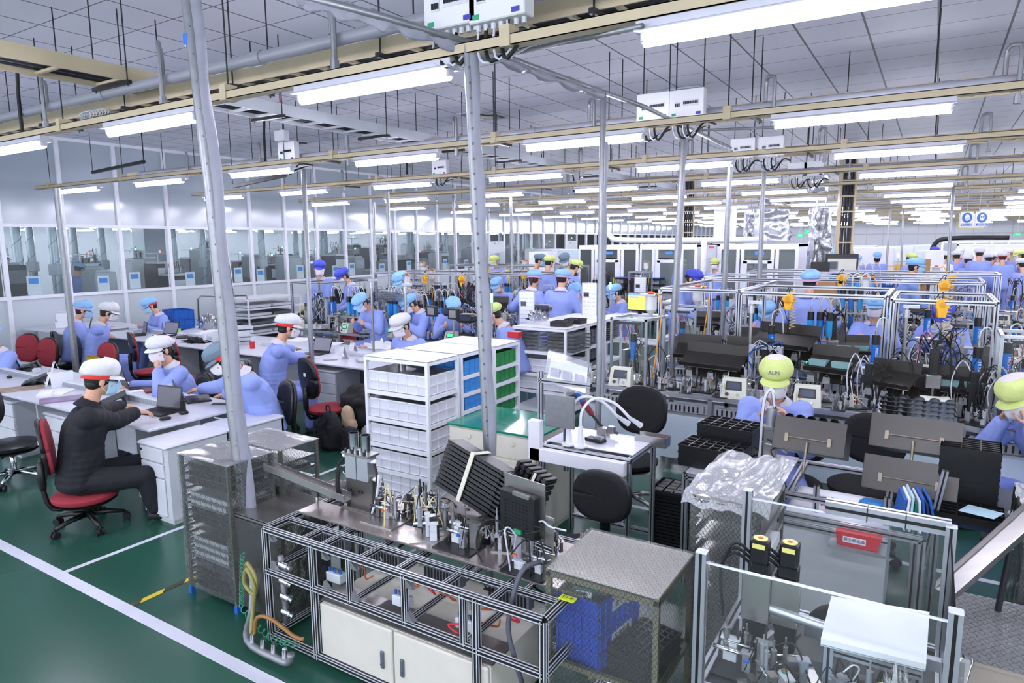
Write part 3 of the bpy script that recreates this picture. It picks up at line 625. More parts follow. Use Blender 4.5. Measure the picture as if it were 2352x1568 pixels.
    # ---- hair, mask
    hb = MB()
    hb.ell(H(0, -.016, .018), [k * s for k in (.084, .094, .098)], 18, 12, HM); hb.ell(H(0, -.04, -.035), [k * s for k in (.068, .055, .055)], 14, 8, HM)
    if bun == 1: hb.ell(H(0, -.115, -.02), [k * s for k in (.035, .035, .035)], 12, 8, HM)
    if bun == 2: hb.tube([H(0, -.09, -.01), H(0, -.12, -.05), H(.01, -.115, -.13)], [.03 * s, .026 * s, .01 * s], 10)
    hb.build('hair', hair, t, True)
    if mask:
        def mf(a, c):
            th = (a - .5) * 2 * R(72); z = .004 - .098 * c; bul = sin(pi * min(1, c * 1.05)) ** .6; nose = math.exp(-(th / .3) ** 2)
            rr = .086 + .011 * bul + .020 * nose * (1 - c * .5) * bul ** .5 - .012 * max(0, c - .7) + .018 * (1 - abs(th) / 1.3)
            return H(sin(th) * (.082 - .012 * c), cos(th) * rr + .008, z - .006 * (1 - cos(th)) + .006 * cos(c * 25) * .0)
        mo = MB().grid(mf, 20, 10).build('face_mask', mask, t, True); md = mo.modifiers.new('s', 'SOLIDIFY'); md.thickness = .002
        if det:
            mb = MB()
            for k in (-1, 1): mb.tube([H(k * .072, .035, -.005), H(k * .081, .0, .008), H(k * .085, -.02, -.01), H(k * .080, -.005, -.045), H(k * .066, .035, -.078)], .0016 * s, 5, 3)
            mb.build('ear_loop', MASKW, t)
    if det:
        e_ = MB(); i_ = MB()
        for k in (-1, 1):
            if det == 2: e_.ell(H(k * .031, .080, .002), [q * s for q in (.013, .007, .0055)], 10, 6, HM)
            i_.ell(H(k * .031, .0855, .0015), [q * s for q in (.0062, .003, .005)], 8, 6, HM); i_.tube([H(k * .015, .088, .0045), H(k * .031, .0895, .0085), H(k * .046, .080, .004)], .0018 * s, 5, 2)
            i_.tube([H(k * .014, .093, .022), H(k * .032, .092, .027), H(k * .05, .080, .021)], .0032 * s, 5, 2)
        if det == 2: e_.build('eyes', EYEW, t, True)
        i_.build('brows_and_irises', EYED, t, True)
    if glasses:
        g = MB()
        for k in (-1, 1): g.tube([H(k * .033 + .024 * cos(a), .098 - abs(cos(a) * k > 0) * .004, -.002 + .017 * sin(a)) for a in [2 * pi * j / 14 for j in range(15)]], .0014 * s, 5); g.tube([H(k * .056, .094, .002), H(k * .08, .05, .004), H(k * .084, -.01, -.002)], .0014 * s, 5)
        g.tube([H(-.009, .1, 0), H(.009, .1, 0)], .0014 * s, 5); g.build('glasses', DARK, t)
    # ---- cap
    if cap:
        hgt = {'puff': .104, 'net': .112, 'tall': .138}[style]; wd = {'puff': .130, 'net': .120, 'tall': .130}[style]; pl = 18
        def cf(a, c):
            th = a * 2 * pi; lowz = .040 - .030 * (1 - sin(th)) * .5; back = (1 - sin(th)) * .5
            if c < .12: rr = .098 - .002 * c; z = lowz + c * .12; f = 1
            else:
                q = (c - .12) / .88; an = q * pi / 2; bulge = max(0, cos(an)) ** .62; rr = (.099 + (wd - .099) * min(1, q * 4) ** .6) * bulge; z = lowz + .012 + hgt * sin(an) - .012 * sin(min(1, q * 4) * pi) ; rr *= 1 + .022 * sin(th * pl) * (1 - q) ** 2 + (.03 if alps else .10) * noise.noise(V((cos(th) * 2, sin(th) * 2, q * 3 + nick)))
            return H(cos(th) * rr * .90, sin(th) * rr * 1.06 - .008 - .012 * back, z)
        cobj = MB().grid(cf, 54 if det else 24, 16 if det else 8).build('cap', cap, t, True)
        def bf(a, c):
            th = R(18) + a * R(144); r = .092 + .058 * c * sin(a * pi) ** .55
            return H(cos(th) * r * .88, sin(th) * r * 1.06 - .005, .044 - .022 * c - .008 * abs(cos(th)) * c)
        bo = MB().grid(bf, 18, 5).build('brim', cap, cobj, True); md = bo.modifiers.new('s', 'SOLIDIFY'); md.thickness = .004
        if style == 'tall': MB().grid(lambda a, c: V(cf(a, .80 + .19 * c)) + HM @ V((0, 0, .0025)), 30, 6).build('cap_top', mat('lilac_top', 'ddd6ea', .85), cobj, True)
        if band:
            def nf(a, c):
                th = a * 2 * pi; back = (1 - sin(th)) * .5; return H(cos(th) * .0905, sin(th) * .107 - .008 - .009 * back, .022 - .030 * back + .028 * c)
            MB().grid(nf, 36, 2).build('cap_band', band, cobj, True)
        if alps:
            o = text('ALPS', .034 * s, TXT, cobj, rot=(0, 0, 0), name='cap_lettering'); M4 = HM.to_4x4() @ Matrix.Rotation(pi, 4, 'Z') @ Matrix.Rotation(R(72), 4, 'X')
            o.matrix_local = Matrix.Translation(V(cf(.25, .40)) + HM @ V((0, .006, 0))) @ M4
    # ---- jacket lettering and badge
    fr = CH + fwd * .135 * s + up2 * .03 * s
    if alps:
        o = text('ALPS', .030 * s, TXT, t, rot=(0, 0, 0), name='jacket_lettering'); o.matrix_local = Matrix.Translation(fr + V((-.085 * s, -.004, 0))) @ Matrix.Rotation(-lean * 1.25, 4, 'X') @ Matrix.Rotation(pi, 4, 'Z') @ Matrix.Rotation(pi / 2, 4, 'X') 
    if badge:
        sd = badge; c = sh[sd].lerp(el[sd], .55) + V((sd * .055, .035, 0)) * s
        bb = MB().box(-.045, .045, -.002, .002, -.028, .028, .001).build('badge', mat('badge_white', 'e4e4ea', .25), t); bb.location = c; bb.rotation_euler = (R(-25), 0, -sd * R(55)); MB().box(-.03, .0, -.004, -.002, -.01, -.004).box(.012, .032, -.004, -.002, -.015, .012).box(-.03, .03, .002, .004, -.01, -.004).build('badge_print', TXT, bb)
    if chr_: chair(chr_[0], (loc[0] - sin(rz) * .02, loc[1] + cos(rz) * .02, 0), rz, *chr_[1:3], ph - .118 * s, (.40, .42, max(.16, .30 - .1 * (lean > .2))), **(chr_[3] if len(chr_) > 3 else {}))
    return t, dict(H=H, HM=HM, wr=wr, el=el, NB=NB, sh=sh)
def d_side(d, n, k):
    """thumb lies towards the body's middle line when the palm faces down"""
    x = d.normalized().cross(V(n)).normalized(); return x.x * -k > 0 if abs(x.x) > .25 else x.y > 0
# ================================================================ OFFICE DESKS AT THE LEFT
def chair(label, loc, rz, fab=None, shell=None, seat=.40, back=(.40, .42, .30), tall=False, metal=None, group='swivel chairs', ring=False, stick=None):
    """swivel chair facing local +Y"""
    fab = fab or BLKV; shell = shell or BLACK
    t = thing('swivel_chair', label, 'chair', loc, rz, group)
    MB().lathe([(.0, 0), (.20, 0), (.225, .02), (.23, .045), (.21, .06), (.0, .07)], 28, (0, 0, seat - .06), 1, 1.0).build('seat', fab, t, 2)
    MB().lathe([(.0, 0), (.19, 0), (.215, .02), (.0, .025)], 24, (0, 0, seat - .085)).build('seat_shell', shell, t, 2)
    bw, bh, bz = back; bz += seat - .12
    def rr(sc, dy):
        def f(a, c):
            th = a * 2 * pi; ex = 2.6; ct, st = cos(th), sin(th); k = (abs(ct) ** ex + abs(st) ** ex) ** (-1 / ex)
            x = ct * k * bw / 2 * c * sc; z = st * k * bh / 2 * c * sc
            return V((x, -.235 + dy + .18 * x * x * 2 - .10 * z, bz + bh / 2 + z))
        return f
    for nm, a_, b_, m_ in (('backrest', .96, .028, fab), ('backrest_shell', 1, 0, shell)):
        md = MB().grid(rr(a_, b_), 32, 5).build(nm, m_, t, True).modifiers.new('s', 'SOLIDIFY'); md.thickness = .026; md.offset = 0
    if stick: text(stick[0], stick[1], PAPER, t, (0, -.262, bz + bh * .72), (pi / 2, 0, 0))
    MB().box(-.022, .022, -.2626, -.258, bz + bh * .55, bz + bh * .63).build('label_sticker', PAPER, t)
    MB().tube([(0, -.255, bz + bh * .3), (0, -.27, bz - .05), (0, -.22, seat - .10), (0, -.05, seat - .09)], .018, 8, 3).box(-.03, .03, -.285, -.24, bz - .12, bz + .1, .01).build('back_post', shell, t, True)
    MB().cyl((0, 0, .10), (0, 0, seat - .08), .024).build('gas_lift', metal or BLACK, t, True)
    MB().tube([(.05, 0, seat - .10), (.19, .05, seat - .10)], .006, 6).build('lever', BLACK, t)
    if ring: MB().tube([(.22 * cos(a), .22 * sin(a), .22) for a in [2 * pi * k / 24 for k in range(25)]], .01, 6).build('foot_ring', CHROME, t, True)
    for k in range(5):
        a = 2 * pi * k / 5 + .3; d = V((cos(a), sin(a), 0)); lg = MB().tube([d * .02 + V((0, 0, .10)), d * .14 + V((0, 0, .095)), d * .25 + V((0, 0, .07))], [.024, .02, .014], 8).build('leg', metal or BLACK, t, True)
        n = V((-d.y, d.x, 0)); MB().cyl(d * .255 + n * .008 + V((0, 0, .028)), d * .255 + n * .026 + V((0, 0, .028)), .028, n=14).cyl(d * .255 - n * .008 + V((0, 0, .028)), d * .255 - n * .026 + V((0, 0, .028)), .028, n=14).cyl(d * .255 - n * .01 + V((0, 0, .03)), d * .255 + n * .01 + V((0, 0, .07)), .01, n=8).build('caster', BLACKM, lg, 2)
    return t
def pedestal(label, x, y, w=.40, d=.42, h=.60, side=None, drawers=(.15, .15, .27), group='drawer pedestals', top=None):
    t = thing('drawer_pedestal', label, 'drawer unit', (x, y, 0), 0, group)
    MB().box(0, w, .012, d, .03, h - .03).box(.02, w - .02, .03, d, 0, .05).build('body', side or DESKG, t)
    MB().box(-.012, w + .012, -.02, d + .01, h - .03, h, .012).build('top', top or DESK, t, 2)
    z = h - .035
    for k, dh in enumerate(drawers):
        dh = dh * (h - .09) / sum(drawers); q = MB().box(.004, w - .004, -.008, .014, z - dh + .006, z, .004).build('drawer', DRAWER, t, 2)
        if k == 0: MB().cyl((.03, -.009, z - .035), (.03, -.014, z - .035), .010).build('lock', BLACK, q)
        z -= dh
    return t
def laptop(label, loc, rz, ang=105, scr=None, w=.31, d=.21, group=None):
    """screen hinge at +Y side, user sits at -Y"""
    t = thing('laptop', label, 'laptop', loc, rz, group)
    b = MB().box(-w / 2, w / 2, -d, 0, 0, .016, .004).build('base', BLACK, t, 2); mb = MB()
    for r in range(5):
        for c in range(13): mb.box(-w * .44 + c * w * .068, -w * .44 + c * w * .068 + w * .056, -.035 - r * .020, -.019 - r * .020, .016, .0185)
    mb.m = 0; kk = mb.build('keyboard', DARK, b); kk['kind'] = 'stuff'
    MB().box(-.045, .045, -d + .015, -d + .07, .016, .0168).build('touchpad', DARK, b)
    l = MB().box(-w / 2, w / 2, -.004, .004, 0, d * .97, .003).build('lid', BLACK, t, 2, (0, 0, .014), (R(90 - ang), 0, 0)); 
    MB().box(-w / 2 + .012, w / 2 - .012, -.0055, -.0040, .018, d * .97 - .012).build('screen', scr or mat('dim_screen', '55545f', .2), l)
    return t
def papers(label, p, rz=0, w=.21, d=.30, h=.006, m=None, name='paper_stack', cat='papers'):
    mb = MB(); n = max(1, int(h / .004))
    for k in range(n): a = rnd.uniform(-.06, .06); i0 = len(mb.v); mb.box(-w / 2, w / 2, -d / 2, d / 2, k * h / n, (k + .9) * h / n); mb.tf(i0, Matrix.Rotation(a, 4, 'Z'))
    return tag(mb.build(name, m or PAPER, None, False, p, (0, 0, rz)), label, cat)
def calendar(label, p, rz, h=.15, w=.17):
    t = thing('desk_calendar', label, 'calendar', p, rz, 'desk calendars')
    MB().plate((-w / 2, -.05, 0), (w / 2, -.05, 0), (w / 2, 0, h), (-w / 2, 0, h), .003).build('front_leaf', PAPER, t); MB().plate((-w / 2, .05, 0), (w / 2, .05, 0), (w / 2, .003, h), (-w / 2, .003, h), .003).build('rear_leaf', PAPER, t)
    mb = MB()
    for k in range(12): x = -w / 2 + .01 + k * (w - .02) / 11; mb.tube([(x, -.008, h - .01), (x, 0, h + .006), (x, .008, h - .01)], .0012, 5)
    mb.build('ring_binding', DARK, t)
    mb = MB(); n = V((0, -h, .05)).normalized()
    for r in range(4):
        for c in range(6): u = .02 + c * (w - .04) / 6; q = .25 + r * .17; a = V((-w / 2 + u, -.05 + .05 * q, h * q)) + V((0, -.002, .0005)); mb.box(a.x, a.x + .008, a.y - .001, a.y, a.z, a.z + .007)
    mb.build('printed_dates', mat('print_grey', '8c8a9a', .7), t); MB().box(-w / 2 + .01, -.0, -.010, -.008, h * .82, h * .92).build('heading', REDP, t)
    return t
def tray_file(label, p, rz, m=GREYW):
    t = thing('letter_tray', label, 'tray', p, rz); 
    for k in range(3):
        z = k * .06; MB().box(-.13, .13, -.17, .17, z, z + .004).box(-.13, -.126, -.17, .17, z, z + .045).box(.126, .13, -.17, .17, z, z + .045).box(-.13, .13, .166, .17, z, z + .045).build('tray', m, t)
    return t
# ---- bench A (front)
A0, A1, AY0, AY1, ZT = -11.6, -5.24, 2.87, 3.84, .69
for i, (x0, x1) in enumerate(((-11.6, -9.3), (-9.28, -7.0), (-6.98, A1))):
    t = thing('office_desk', ('far left', 'left', 'right end')[i] + ' double desk of the front office row, white top', 'desk', (0, 0, 0), 0, 'front office row')
    MB().box(x0, x1, AY0, AY1, ZT - .025, ZT, .006).build('desktop', DESK, t, 2)
    for x in (x0 + .03, x1 - .45): MB().box(x, x + .03, AY0 + .12, AY1 - .12, 0, ZT - .025).build('panel_leg', DESKG, t)
    MB().box(x0 + .05, x1 - .05, 3.33, 3.35, .18, ZT - .025).build('modesty_panel', DESKG, t)
    t2 = thing('desk_divider', ('far left', 'left', 'right')[i] + ' low grey wire duct along the middle of the front desks', 'divider', (0, 0, 0), 0, 'front office row dividers')
    MB().box(x0 + .1, x1 - .45 if i == 2 else x1 - .02, 3.34, 3.40, ZT, ZT + .065, .004).build('duct', GREYW, t2); mb = MB(); x = x0 + .12
    while x < (x1 - .5 if i == 2 else x1): mb.box(x, x + .006, 3.338, 3.341, ZT + .008, ZT + .055); x += .016
    k = mb.build('slot', mat('slot_grey', '7f838c', .6), t2); k['kind'] = 'stuff'
t = thing('side_cabinet', 'low white side cabinet with three drawers closing the front desk row', 'cabinet', (-5.20, 2.77, 0))
MB().box(.004, .36, .012, .52, .04, .61).box(.03, .34, .03, .5, 0, .05).build('body', GREYW, t); MB().box(-.012, .372, -.02, .53, .61, .64, .012).build('top', DESK, t, 2)
z = .605
for k, dh in enumerate((.12, .12, .31)):
    q = MB().box(.006, .30, -.006, .014, z - dh + .008, z, .006).build('drawer', DRAWER, t, 2)
    if k == 0: MB().cyl((.03, -.007, z - .03), (.03, -.012, z - .03), .010).build('lock', BLACK, q)
    z -= dh
t = thing('side_table', 'low white side table standing behind the drawer cabinet', 'table', (-5.20, 3.31, 0)); MB().box(-.01, .372, 0, .56, .61, .64, .01).build('top', DESK, t, 2); MB().box(.335, .36, .01, .55, 0, .61).box(.01, .36, .53, .55, 0, .61).build('panel', GREYW, t)
# ---- bench B (behind)
BY0, BY1 = 5.68, 6.95
for i, (x0, x1) in enumerate(((-11.9, -10.2), (-10.18, -8.4), (-8.38, -6.7), (-6.68, -4.6))):
    t = thing('office_desk', ('left end', 'second', 'third', 'right end')[i] + ' double desk of the rear office row, white top', 'desk', (0, 0, 0), 0, 'rear office row')
    MB().box(x0, x1, BY0, BY1, ZT - .025, ZT, .006).build('desktop', DESK, t, 2)
    for x in (x0 + .03, x1 - .06): MB().box(x, x + .03, BY0 + .1, BY1 - .1, 0, ZT - .025).build('panel_leg', DESKG, t)
    MB().box(x0 + .05, x1 - .05, 6.30, 6.32, .18, ZT - .025).build('modesty_panel', DESKG, t)
    t2 = thing('desk_divider', ('left end', 'second', 'third', 'right end')[i] + ' low grey wire duct along the middle of the rear desks', 'divider', (0, 0, 0), 0, 'rear office row dividers')
    MB().box(x0 + .1, x1 - .1, 6.28, 6.34, ZT, ZT + .055, .004).build('duct', GREYW, t2)
t = thing('office_desk', 'desk against the glass wall with grey curved side panel', 'desk', (0, 0, 0)); MB().box(-13.9, -12.35, 5.50, 6.9, ZT - .025, ZT, .006).build('desktop', DESK, t, 2)
MB().prism([(-13.35, .0), (-12.75, 0), (-12.75, .665), (-13.35, .665)], 5.52, 5.55, Matrix(((1, 0, 0, 0), (0, 0, 1, 0), (0, 1, 0, 0), (0, 0, 0, 1)))).build('panel_leg', DESKG, t); MB().box(-12.4, -12.37, 5.52, 6.85, 0, .665).build('panel_leg', DESKG, t)
for a in (('drawer pedestal under the front desk row, left one', -8.2, 2.93), ('drawer pedestal under the front desk row, beside the man in navy', -7.05, 2.90), ('drawer pedestal by the glass wall', -13.78, 5.42), ('drawer pedestal right of the worker in white hairnet', -10.05, 5.75), ('drawer pedestal behind the man with grey cap', -8.35, 5.75), ('drawer pedestal under the laptop of the man with red-banded cap', -6.55, 5.72)):
    pedestal(a[0], a[1], a[2] + 0)
# ---- chairs
chair('black vinyl chair cut by the left edge, nearest the floor line', (-7.05, 2.60, 0), R(-60), BLKV, BLACK, .38, (.40, .42, .24), metal=CHROME)
chair('empty black chair with dark red seat beside the white pedestal', (-9.35, 5.25, 0), R(-20), REDF, BLACK, .40, (.40, .42, .26))
chair('empty tall-backed black and red chair behind the seated woman', (-8.25, 5.15, 0), R(-15), REDF, BLACK, .40, (.42, .44, .26))
chair('black chair with red cushion and dark coat, before the white shelf', (-5.62, 5.10, 0), R(-15), REDF, BLACK, .36, (.40, .46, .24))
chair('dark red chair left of the piled yellow scarf, farther left', (-11.17, 4.30, 0), R(200), REDF, BLACK, .28)
chair('dark red chair between two others at the front row', (-10.62, 4.30, 0), R(190), REDF, BLACK, .26)
chair('dark red chair facing the open file holder with yellow scarf on it', (-9.1, 4.34, 0), R(185), REDF, BLACK, .30)
chair('dark red chair behind the open laptop of the rear row', (-7.9, 7.45, 0), R(180), REDF, BLACK, .26)
chair('dark red chair behind the wrapped red parcel', (-6.9, 7.5, 0), R(175), REDF, BLACK, .26)
tag(MB().grid(lambda a, c: V((-8.98 + .16 * cos(a * 2 * pi) * (1 - c * .2), 4.30 + .07 * sin(a * 2 * pi) * (1 - .4 * c), .62 + .14 * c + .02 * noise.noise(V((a * 9, c * 5, 0))))), 20, 6).build('scarf', mat('mustard_knit', 'b99a2e', .9, bump=.6, bsc=80), smooth=True), 'mustard knitted scarf over the dark red chair', 'scarf')
# ---- people of the office
def floorspot(u, v, z): p = PZ(u, v, z); return V((p.x, p.y, 0))
person('man in navy jacket and white red-banded cap typing on a laptop', (-5.80, 2.62, 0), R(-27), seat=.36, lean=.20, head=(.28, -.25), hl=('p', 305, 930, .735), hr=('p', 372, 940, .735), curl=.55, jacket=NAVY, trousers=NAVY, cap=CAPW, band=BANDR, style='net', mask=MASKB, glasses=True, s=.98, nick=1, chr_=('black chair with dark red seat under the man in navy jacket', REDF, BLACK), at=(222, 826, 5.1),
       palm={-1: ((.12, .95, -.10), (0, .0, -1)), 1: ((-.15, .95, -.08), (0, 0, -1))})
person('woman in white cap resting her fist against her mask', (-7.05, 4.22, 0), R(172), seat=.38, lean=.28, head=(.22, -.25), hr=('p', 300, 885, .715), hl=('p', 362, 850, .93), curl={1: .5, -1: 1.5}, cap=CAPW, style='puff', mask=MASKW, bun=2, s=.93, badge=-1, nick=2, chr_=('black vinyl chair of the woman with hand at her mouth', BLKV, BLACK), at=(366, 770, 6.7),
       palm={-1: ((.2, .1, 1), (0, -1, .1)), 1: ((.1, 1, -.1), (0, 0, -1))})
person('man in grey cap with red band working at a laptop', (-5.95, 4.14, 0), R(160), seat=.38, lean=.42, head=(.62, .35), hr=('p', 425, 905, .72), hl=('p', 505, 912, .72), curl=.5, cap=CAPG, band=BANDR, style='puff', mask=MASKW, s=.96, badge=-1, nick=3, chr_=('black vinyl chair behind the man with grey cap', BLKV, BLACK), at=(520, 780, 5.9))
person('man in blue jacket and white red-banded cap using a calculator', (-7.02, 5.38, 0), R(-38), seat=.38, lean=.26, head=(.30, -.2), hl=('p', 706, 805, .73), hr=('p', 728, 826, .73), curl=.6, cap=CAPW, band=BANDR, style='puff', mask=MASKW, s=.98, nick=4, chr_=('black chair lettered AOT 6 under the man with red-banded cap', BLKV, BLACK, dict(metal=CHROME, stick=('AOT 6', .09))), at=(656, 720, 7.6), legs={1: (0, .0), -1: (0, .02)})
person('worker in blue and pink hairnet at the rear desks', (-11.82, 5.25, 0), R(-32), seat=.40, lean=.22, head=(.30, -.1), hl=(-.1, .45, .76), hr=(.12, .47, .76), cap=CAPB, band=BANDP, style='net', mask=MASKB, det=1, s=.92, nick=5, chr_=('black chair of the worker in blue and pink hairnet', BLKV, BLACK), at=(186, 690, 10.2))
person('worker in white hairnet typing at the rear desks', (-10.68, 5.20, 0), R(-35), seat=.40, lean=.26, head=(.40, -.1), hl=('p', 274, 748, .80), hr=('p', 272, 756, .78), cap=CAPW, style='net', mask=MASKW, det=2, s=.94, bun=0, nick=6, chr_=('black chair of the worker in white hairnet', BLKV, BLACK), at=(242, 693, 9.6), glasses=True)
person('worker in sky blue cap with red band reading at the rear desks', (-11.95, 7.35, 0), R(172), seat=.45, lean=.20, head=(.45, .25), hl=(-.16, .36, .78), hr=(.12, .36, .78), cap=CAPB, band=BANDR, mask=MASKB, det=1, s=.93, glasses=True, nick=7, at=(348, 681, 11.5))
person('young man in white cap sorting parts on the rear desk', (-6.0, 7.12, 0), R(178), seat=.42, lean=.20, head=(.45, .12), hl=('p', 930, 792, .78), hr=('p', 902, 790, .76), curl=1.0, cap=CAPW, mask=MASKW, det=2, s=.98, nick=8, at=(925, 717, 8.2), alps=False)
person('worker in blue leaning in from the left edge', (-9.2, 4.40, 0), R(190), seat=.40, lean=.2, head=(.3, 0), hl=(-.12, .45, .76), hr=(.15, .42, .76), cap=CAPB, det=1, s=.95, nick=9, at=(-28, 745, 7.9))
# ---- things on the desks
def on(u, v, z=ZT): return tuple(PZ(u, v, z))
laptop('open laptop in front of the man in navy', (-5.72, 3.33, ZT), R(8), 100)
laptop('laptop of the man with grey cap, seen from its back', (-5.92, 3.62, ZT), R(152), 118)
laptop('laptop of the woman with fist at her mask, seen from its back', (-6.95, 3.62, ZT), R(165), 105)
laptop('laptop with lit keys before the man with red-banded cap', (-6.98, 6.25, ZT), R(6), 112, mat('pale_screen', '8b8a97', .2))
laptop('laptop on a stand in front of the white hairnet', (-10.35, 6.15, ZT + .03), R(8), 110, mat('pale_screen', '8b8a97', .2))
laptop('dark laptop at the wall desk', (-12.55, 6.0, ZT), R(-30), 105)
laptop('laptop behind the white hairnet worker, upright', (-11.0, 6.1, ZT), R(-20), 100)
laptop('laptop turned away on the rear desks with yellow sticker', (-9.65, 6.72, ZT), R(165), 108)
laptop('laptop at the left edge of the front desks', (-9.35, 3.6, ZT), R(175), 110)
t = thing('walkie_talkie', 'black two-way radio standing in its charger', 'radio', on(422, 950), R(-20)); MB().box(-.045, .045, -.035, .035, 0, .03, .01).build('charger', BLACK, t, 2); MB().box(-.028, .028, -.018, .018, .02, .125, .008).box(-.024, .024, -.02, -.017, .035, .075).build('body', BLACKM, t, 2); MB().cyl((-.018, 0, .12), (-.018, 0, .18), .007, .005).build('antenna', BLACKM, t, True); MB().cyl((.012, 0, .125), (.012, 0, .138), .007).build('knob', DARK, t)
tag(MB().box(-.035, .035, -.07, .07, 0, .008, .003).build('smartphone', BLACK, None, 2, (-5.52, 3.70, ZT), (0, 0, R(-60))), 'dark smartphone beside the grey-capped man\'s laptop', 'phone')
tag(MB().ell((0, 0, .012), (.028, .048, .018)).build('computer_mouse', BLACK, None, True, (-5.42, 3.12, ZT), (0, 0, R(-20))), 'black mouse under the hand of the man in navy', 'mouse')
tag(MB().ell((0, 0, .012), (.028, .048, .018)).build('computer_mouse', BLACK, None, True, on(22, 868), (0, 0, R(60))), 'black mouse at the left edge of the front desks', 'mouse')
def lstand(label, p, rz):
    t = thing('laptop_stand', label, 'stand', p, rz); mb = MB(); mb.plate((-.13, -.12, .01), (.13, -.12, .01), (.13, .12, .10), (-.13, .12, .10), .008); mb.build('tilted_plate', BLACK, t)
    MB().bar((-.1, .11, .0), (-.1, .08, .08), .02).bar((.1, .11, 0), (.1, .08, .08), .02).box(-.13, .13, -.13, .12, 0, .006).build('base', BLACK, t)
lstand('empty black slotted laptop stand at the left', on(85, 880), R(-30)); lstand('black laptop stand behind the mouse at the left', on(60, 850), R(-35)); lstand('black stand under the tablet right of the man in navy', on(258, 930), R(-25))
calendar('tent calendar left of the file holder on the front desks', on(118, 882), R(-15)); calendar('second tent calendar behind the first at the front desks', on(128, 858), R(-20)); calendar('tent calendar on the right of the open laptop', on(788, 822), R(-30), .17, .22); calendar('tent calendar beside the white cloth bundle', on(812, 812), R(-30), .16, .2); calendar('tent calendar standing among the rear desk papers', on(374, 762), R(-30))
t = thing('file_holder', 'clear file holder with pale folders spreading to the right', 'file holder', on(145, 885), R(-25))
for k in range(5): MB().plate((-.02 + .022 * k, -.10, 0), (-.02 + .022 * k, .10, 0), (.02 + .035 * k, .10, .16), (.02 + .035 * k, -.10, .16), .005).build('folder', (PAPER, CLEAR, PAPER, mat('pale_blue', 'b8dbea', .6), PAPER)[k], t)
p = on(112, 740); t = thing('magazine_file', 'white magazine file full of blue and white folders at the wall desk', 'file holder', (-13.3, 5.95, ZT), R(-35)); MB().box(-.16, .16, -.12, -.115, 0, .16).box(-.16, -.155, -.12, .12, 0, .25).box(.155, .16, -.12, .12, 0, .12).box(-.16, .16, -.12, .12, 0, .01).build('case', WHITE, t)
for k in range(8): MB().box(-.14 + k * .035, -.118 + k * .035, -.10, .10, .01, .25 + .02 * (k % 3)).build('folder', (BLUEB, BLUEL, PAPER, ORANGE, PAPER, GREYW, BLUEB, PAPER)[k], t)
papers('magazine with dark and red cover on the front desk', on(45, 893), R(-20), .30, .42, .004, mat('magazine_cover', '6f2a2c', .5, var=.5, sc=12, col2='c9b9a4'), 'magazine', 'magazine'); papers('white book at the left front desk edge', on(105, 905), R(60), .12, .26, .02); papers('loose papers beside the file holder', on(138, 900), R(40), .2, .28, .01)
papers('notebook with purple picture cover behind the man in navy', on(140, 918), R(-25), .24, .34, .012, mat('purple_cover', '5c4a6e', .4, var=.5, sc=9, col2='b59ac0'), 'notebook', 'notebook'); papers('papers under the hand of the woman in white cap', on(315, 895), R(80), .22, .3, .01); papers('red-edged notebook right of the woman\'s papers', on(350, 898), R(70), .14, .2, .02, mat('maroon', '7b3b40', .6), 'notebook', 'notebook')
papers('papers by the big calendar', on(760, 790), R(20), .3, .3, .01); papers('papers on the rear desk behind the laptop', on(690, 780), R(20), .3, .4, .008)
for i, (u, v) in enumerate(((548, 790), (555, 772), (520, 800))): tray_file(('white letter tray stack on the rear desk near the leaning post', 'white letter tray behind the first one', 'white letter tray partly behind the leaning post')[i], on(u, v), R(-30))
for i, (u, v) in enumerate(((330, 762), (350, 752), (460, 768), (485, 762), (505, 775), (425, 775), (400, 772))):
    papers(('pale document tray before the white hairnet', 'open binder left of the calendar', 'papers in the middle of the rear desk', 'papers under the plastic bag', 'papers left of the letter trays', 'dark clipboard on the rear desk', 'box of tissues on the rear desk')[i], on(u, v), R(-30 + 17 * i), .24, .3, .02 + .03 * (i in (0, 6)), (GREYW, PAPER, PAPER, PAPER, GREYW, DARK, WHITE)[i])
def blob(name, label, cat, p, r, m, f=.25, sc=6, n=22):
    def g(a, c):
        th = a * 2 * pi; ph = c * pi * .5; k = 1 + f * noise.noise(V((cos(th) * sin(ph + .2), sin(th) * sin(ph + .2), cos(ph))) * sc + V(p))
        return V((cos(th) * sin(ph) * r[0] * k, sin(th) * sin(ph) * r[1] * k, cos(ph) * r[2] * k))
    return tag(MB().grid(g, n, n // 2).build(name, m, None, True, p), label, cat)
blob('plastic_bag', 'crumpled clear plastic bag on the rear desks', 'bag', on(480, 752), (.16, .16, .2), CLEAR, .8, 9); blob('cloth_bundle', 'bundle of white cloth in front of the young man in white cap', 'cloth', on(880, 800), (.24, .16, .10), PAPER, .7, 5); blob('gift_parcel', 'small red patterned parcel on the rear desk', 'parcel', on(838, 798), (.11, .07, .04), mat('red_pattern', 'c2232f', .5, var=.7, sc=30, col2='f1d9d9'), .3)
blob('shoulder_bag', 'black bag lying behind the letter trays', 'bag', on(545, 768), (.22, .16, .16), BLKF, .5); blob('cable_tangle', 'tangle of black cables on the rear desk', 'cable', on(450, 785), (.2, .12, .05), BLACKM, 1.2, 11)
tag(MB().box(-.05, .05, -.09, .09, 0, .02, .008).build('calculator', GREYW, None, 2, on(760, 826), (0, 0, R(-50))), 'white calculator under the man\'s hand', 'calculator')
tag(MB().cyl((0, 0, 0), (0, 0, .11), .035).cyl((0, 0, .11), (0, 0, .13), .028).build('bottle', WHITE, None, 2, on(472, 785)), 'white bottle on the rear desks by the cable tangle', 'bottle')
tag(MB().cyl((0, 0, 0), (0, 0, .10), .035).build('cup', REDP, None, 2, on(580, 800)), 'red cup right of the leaning post', 'cup')
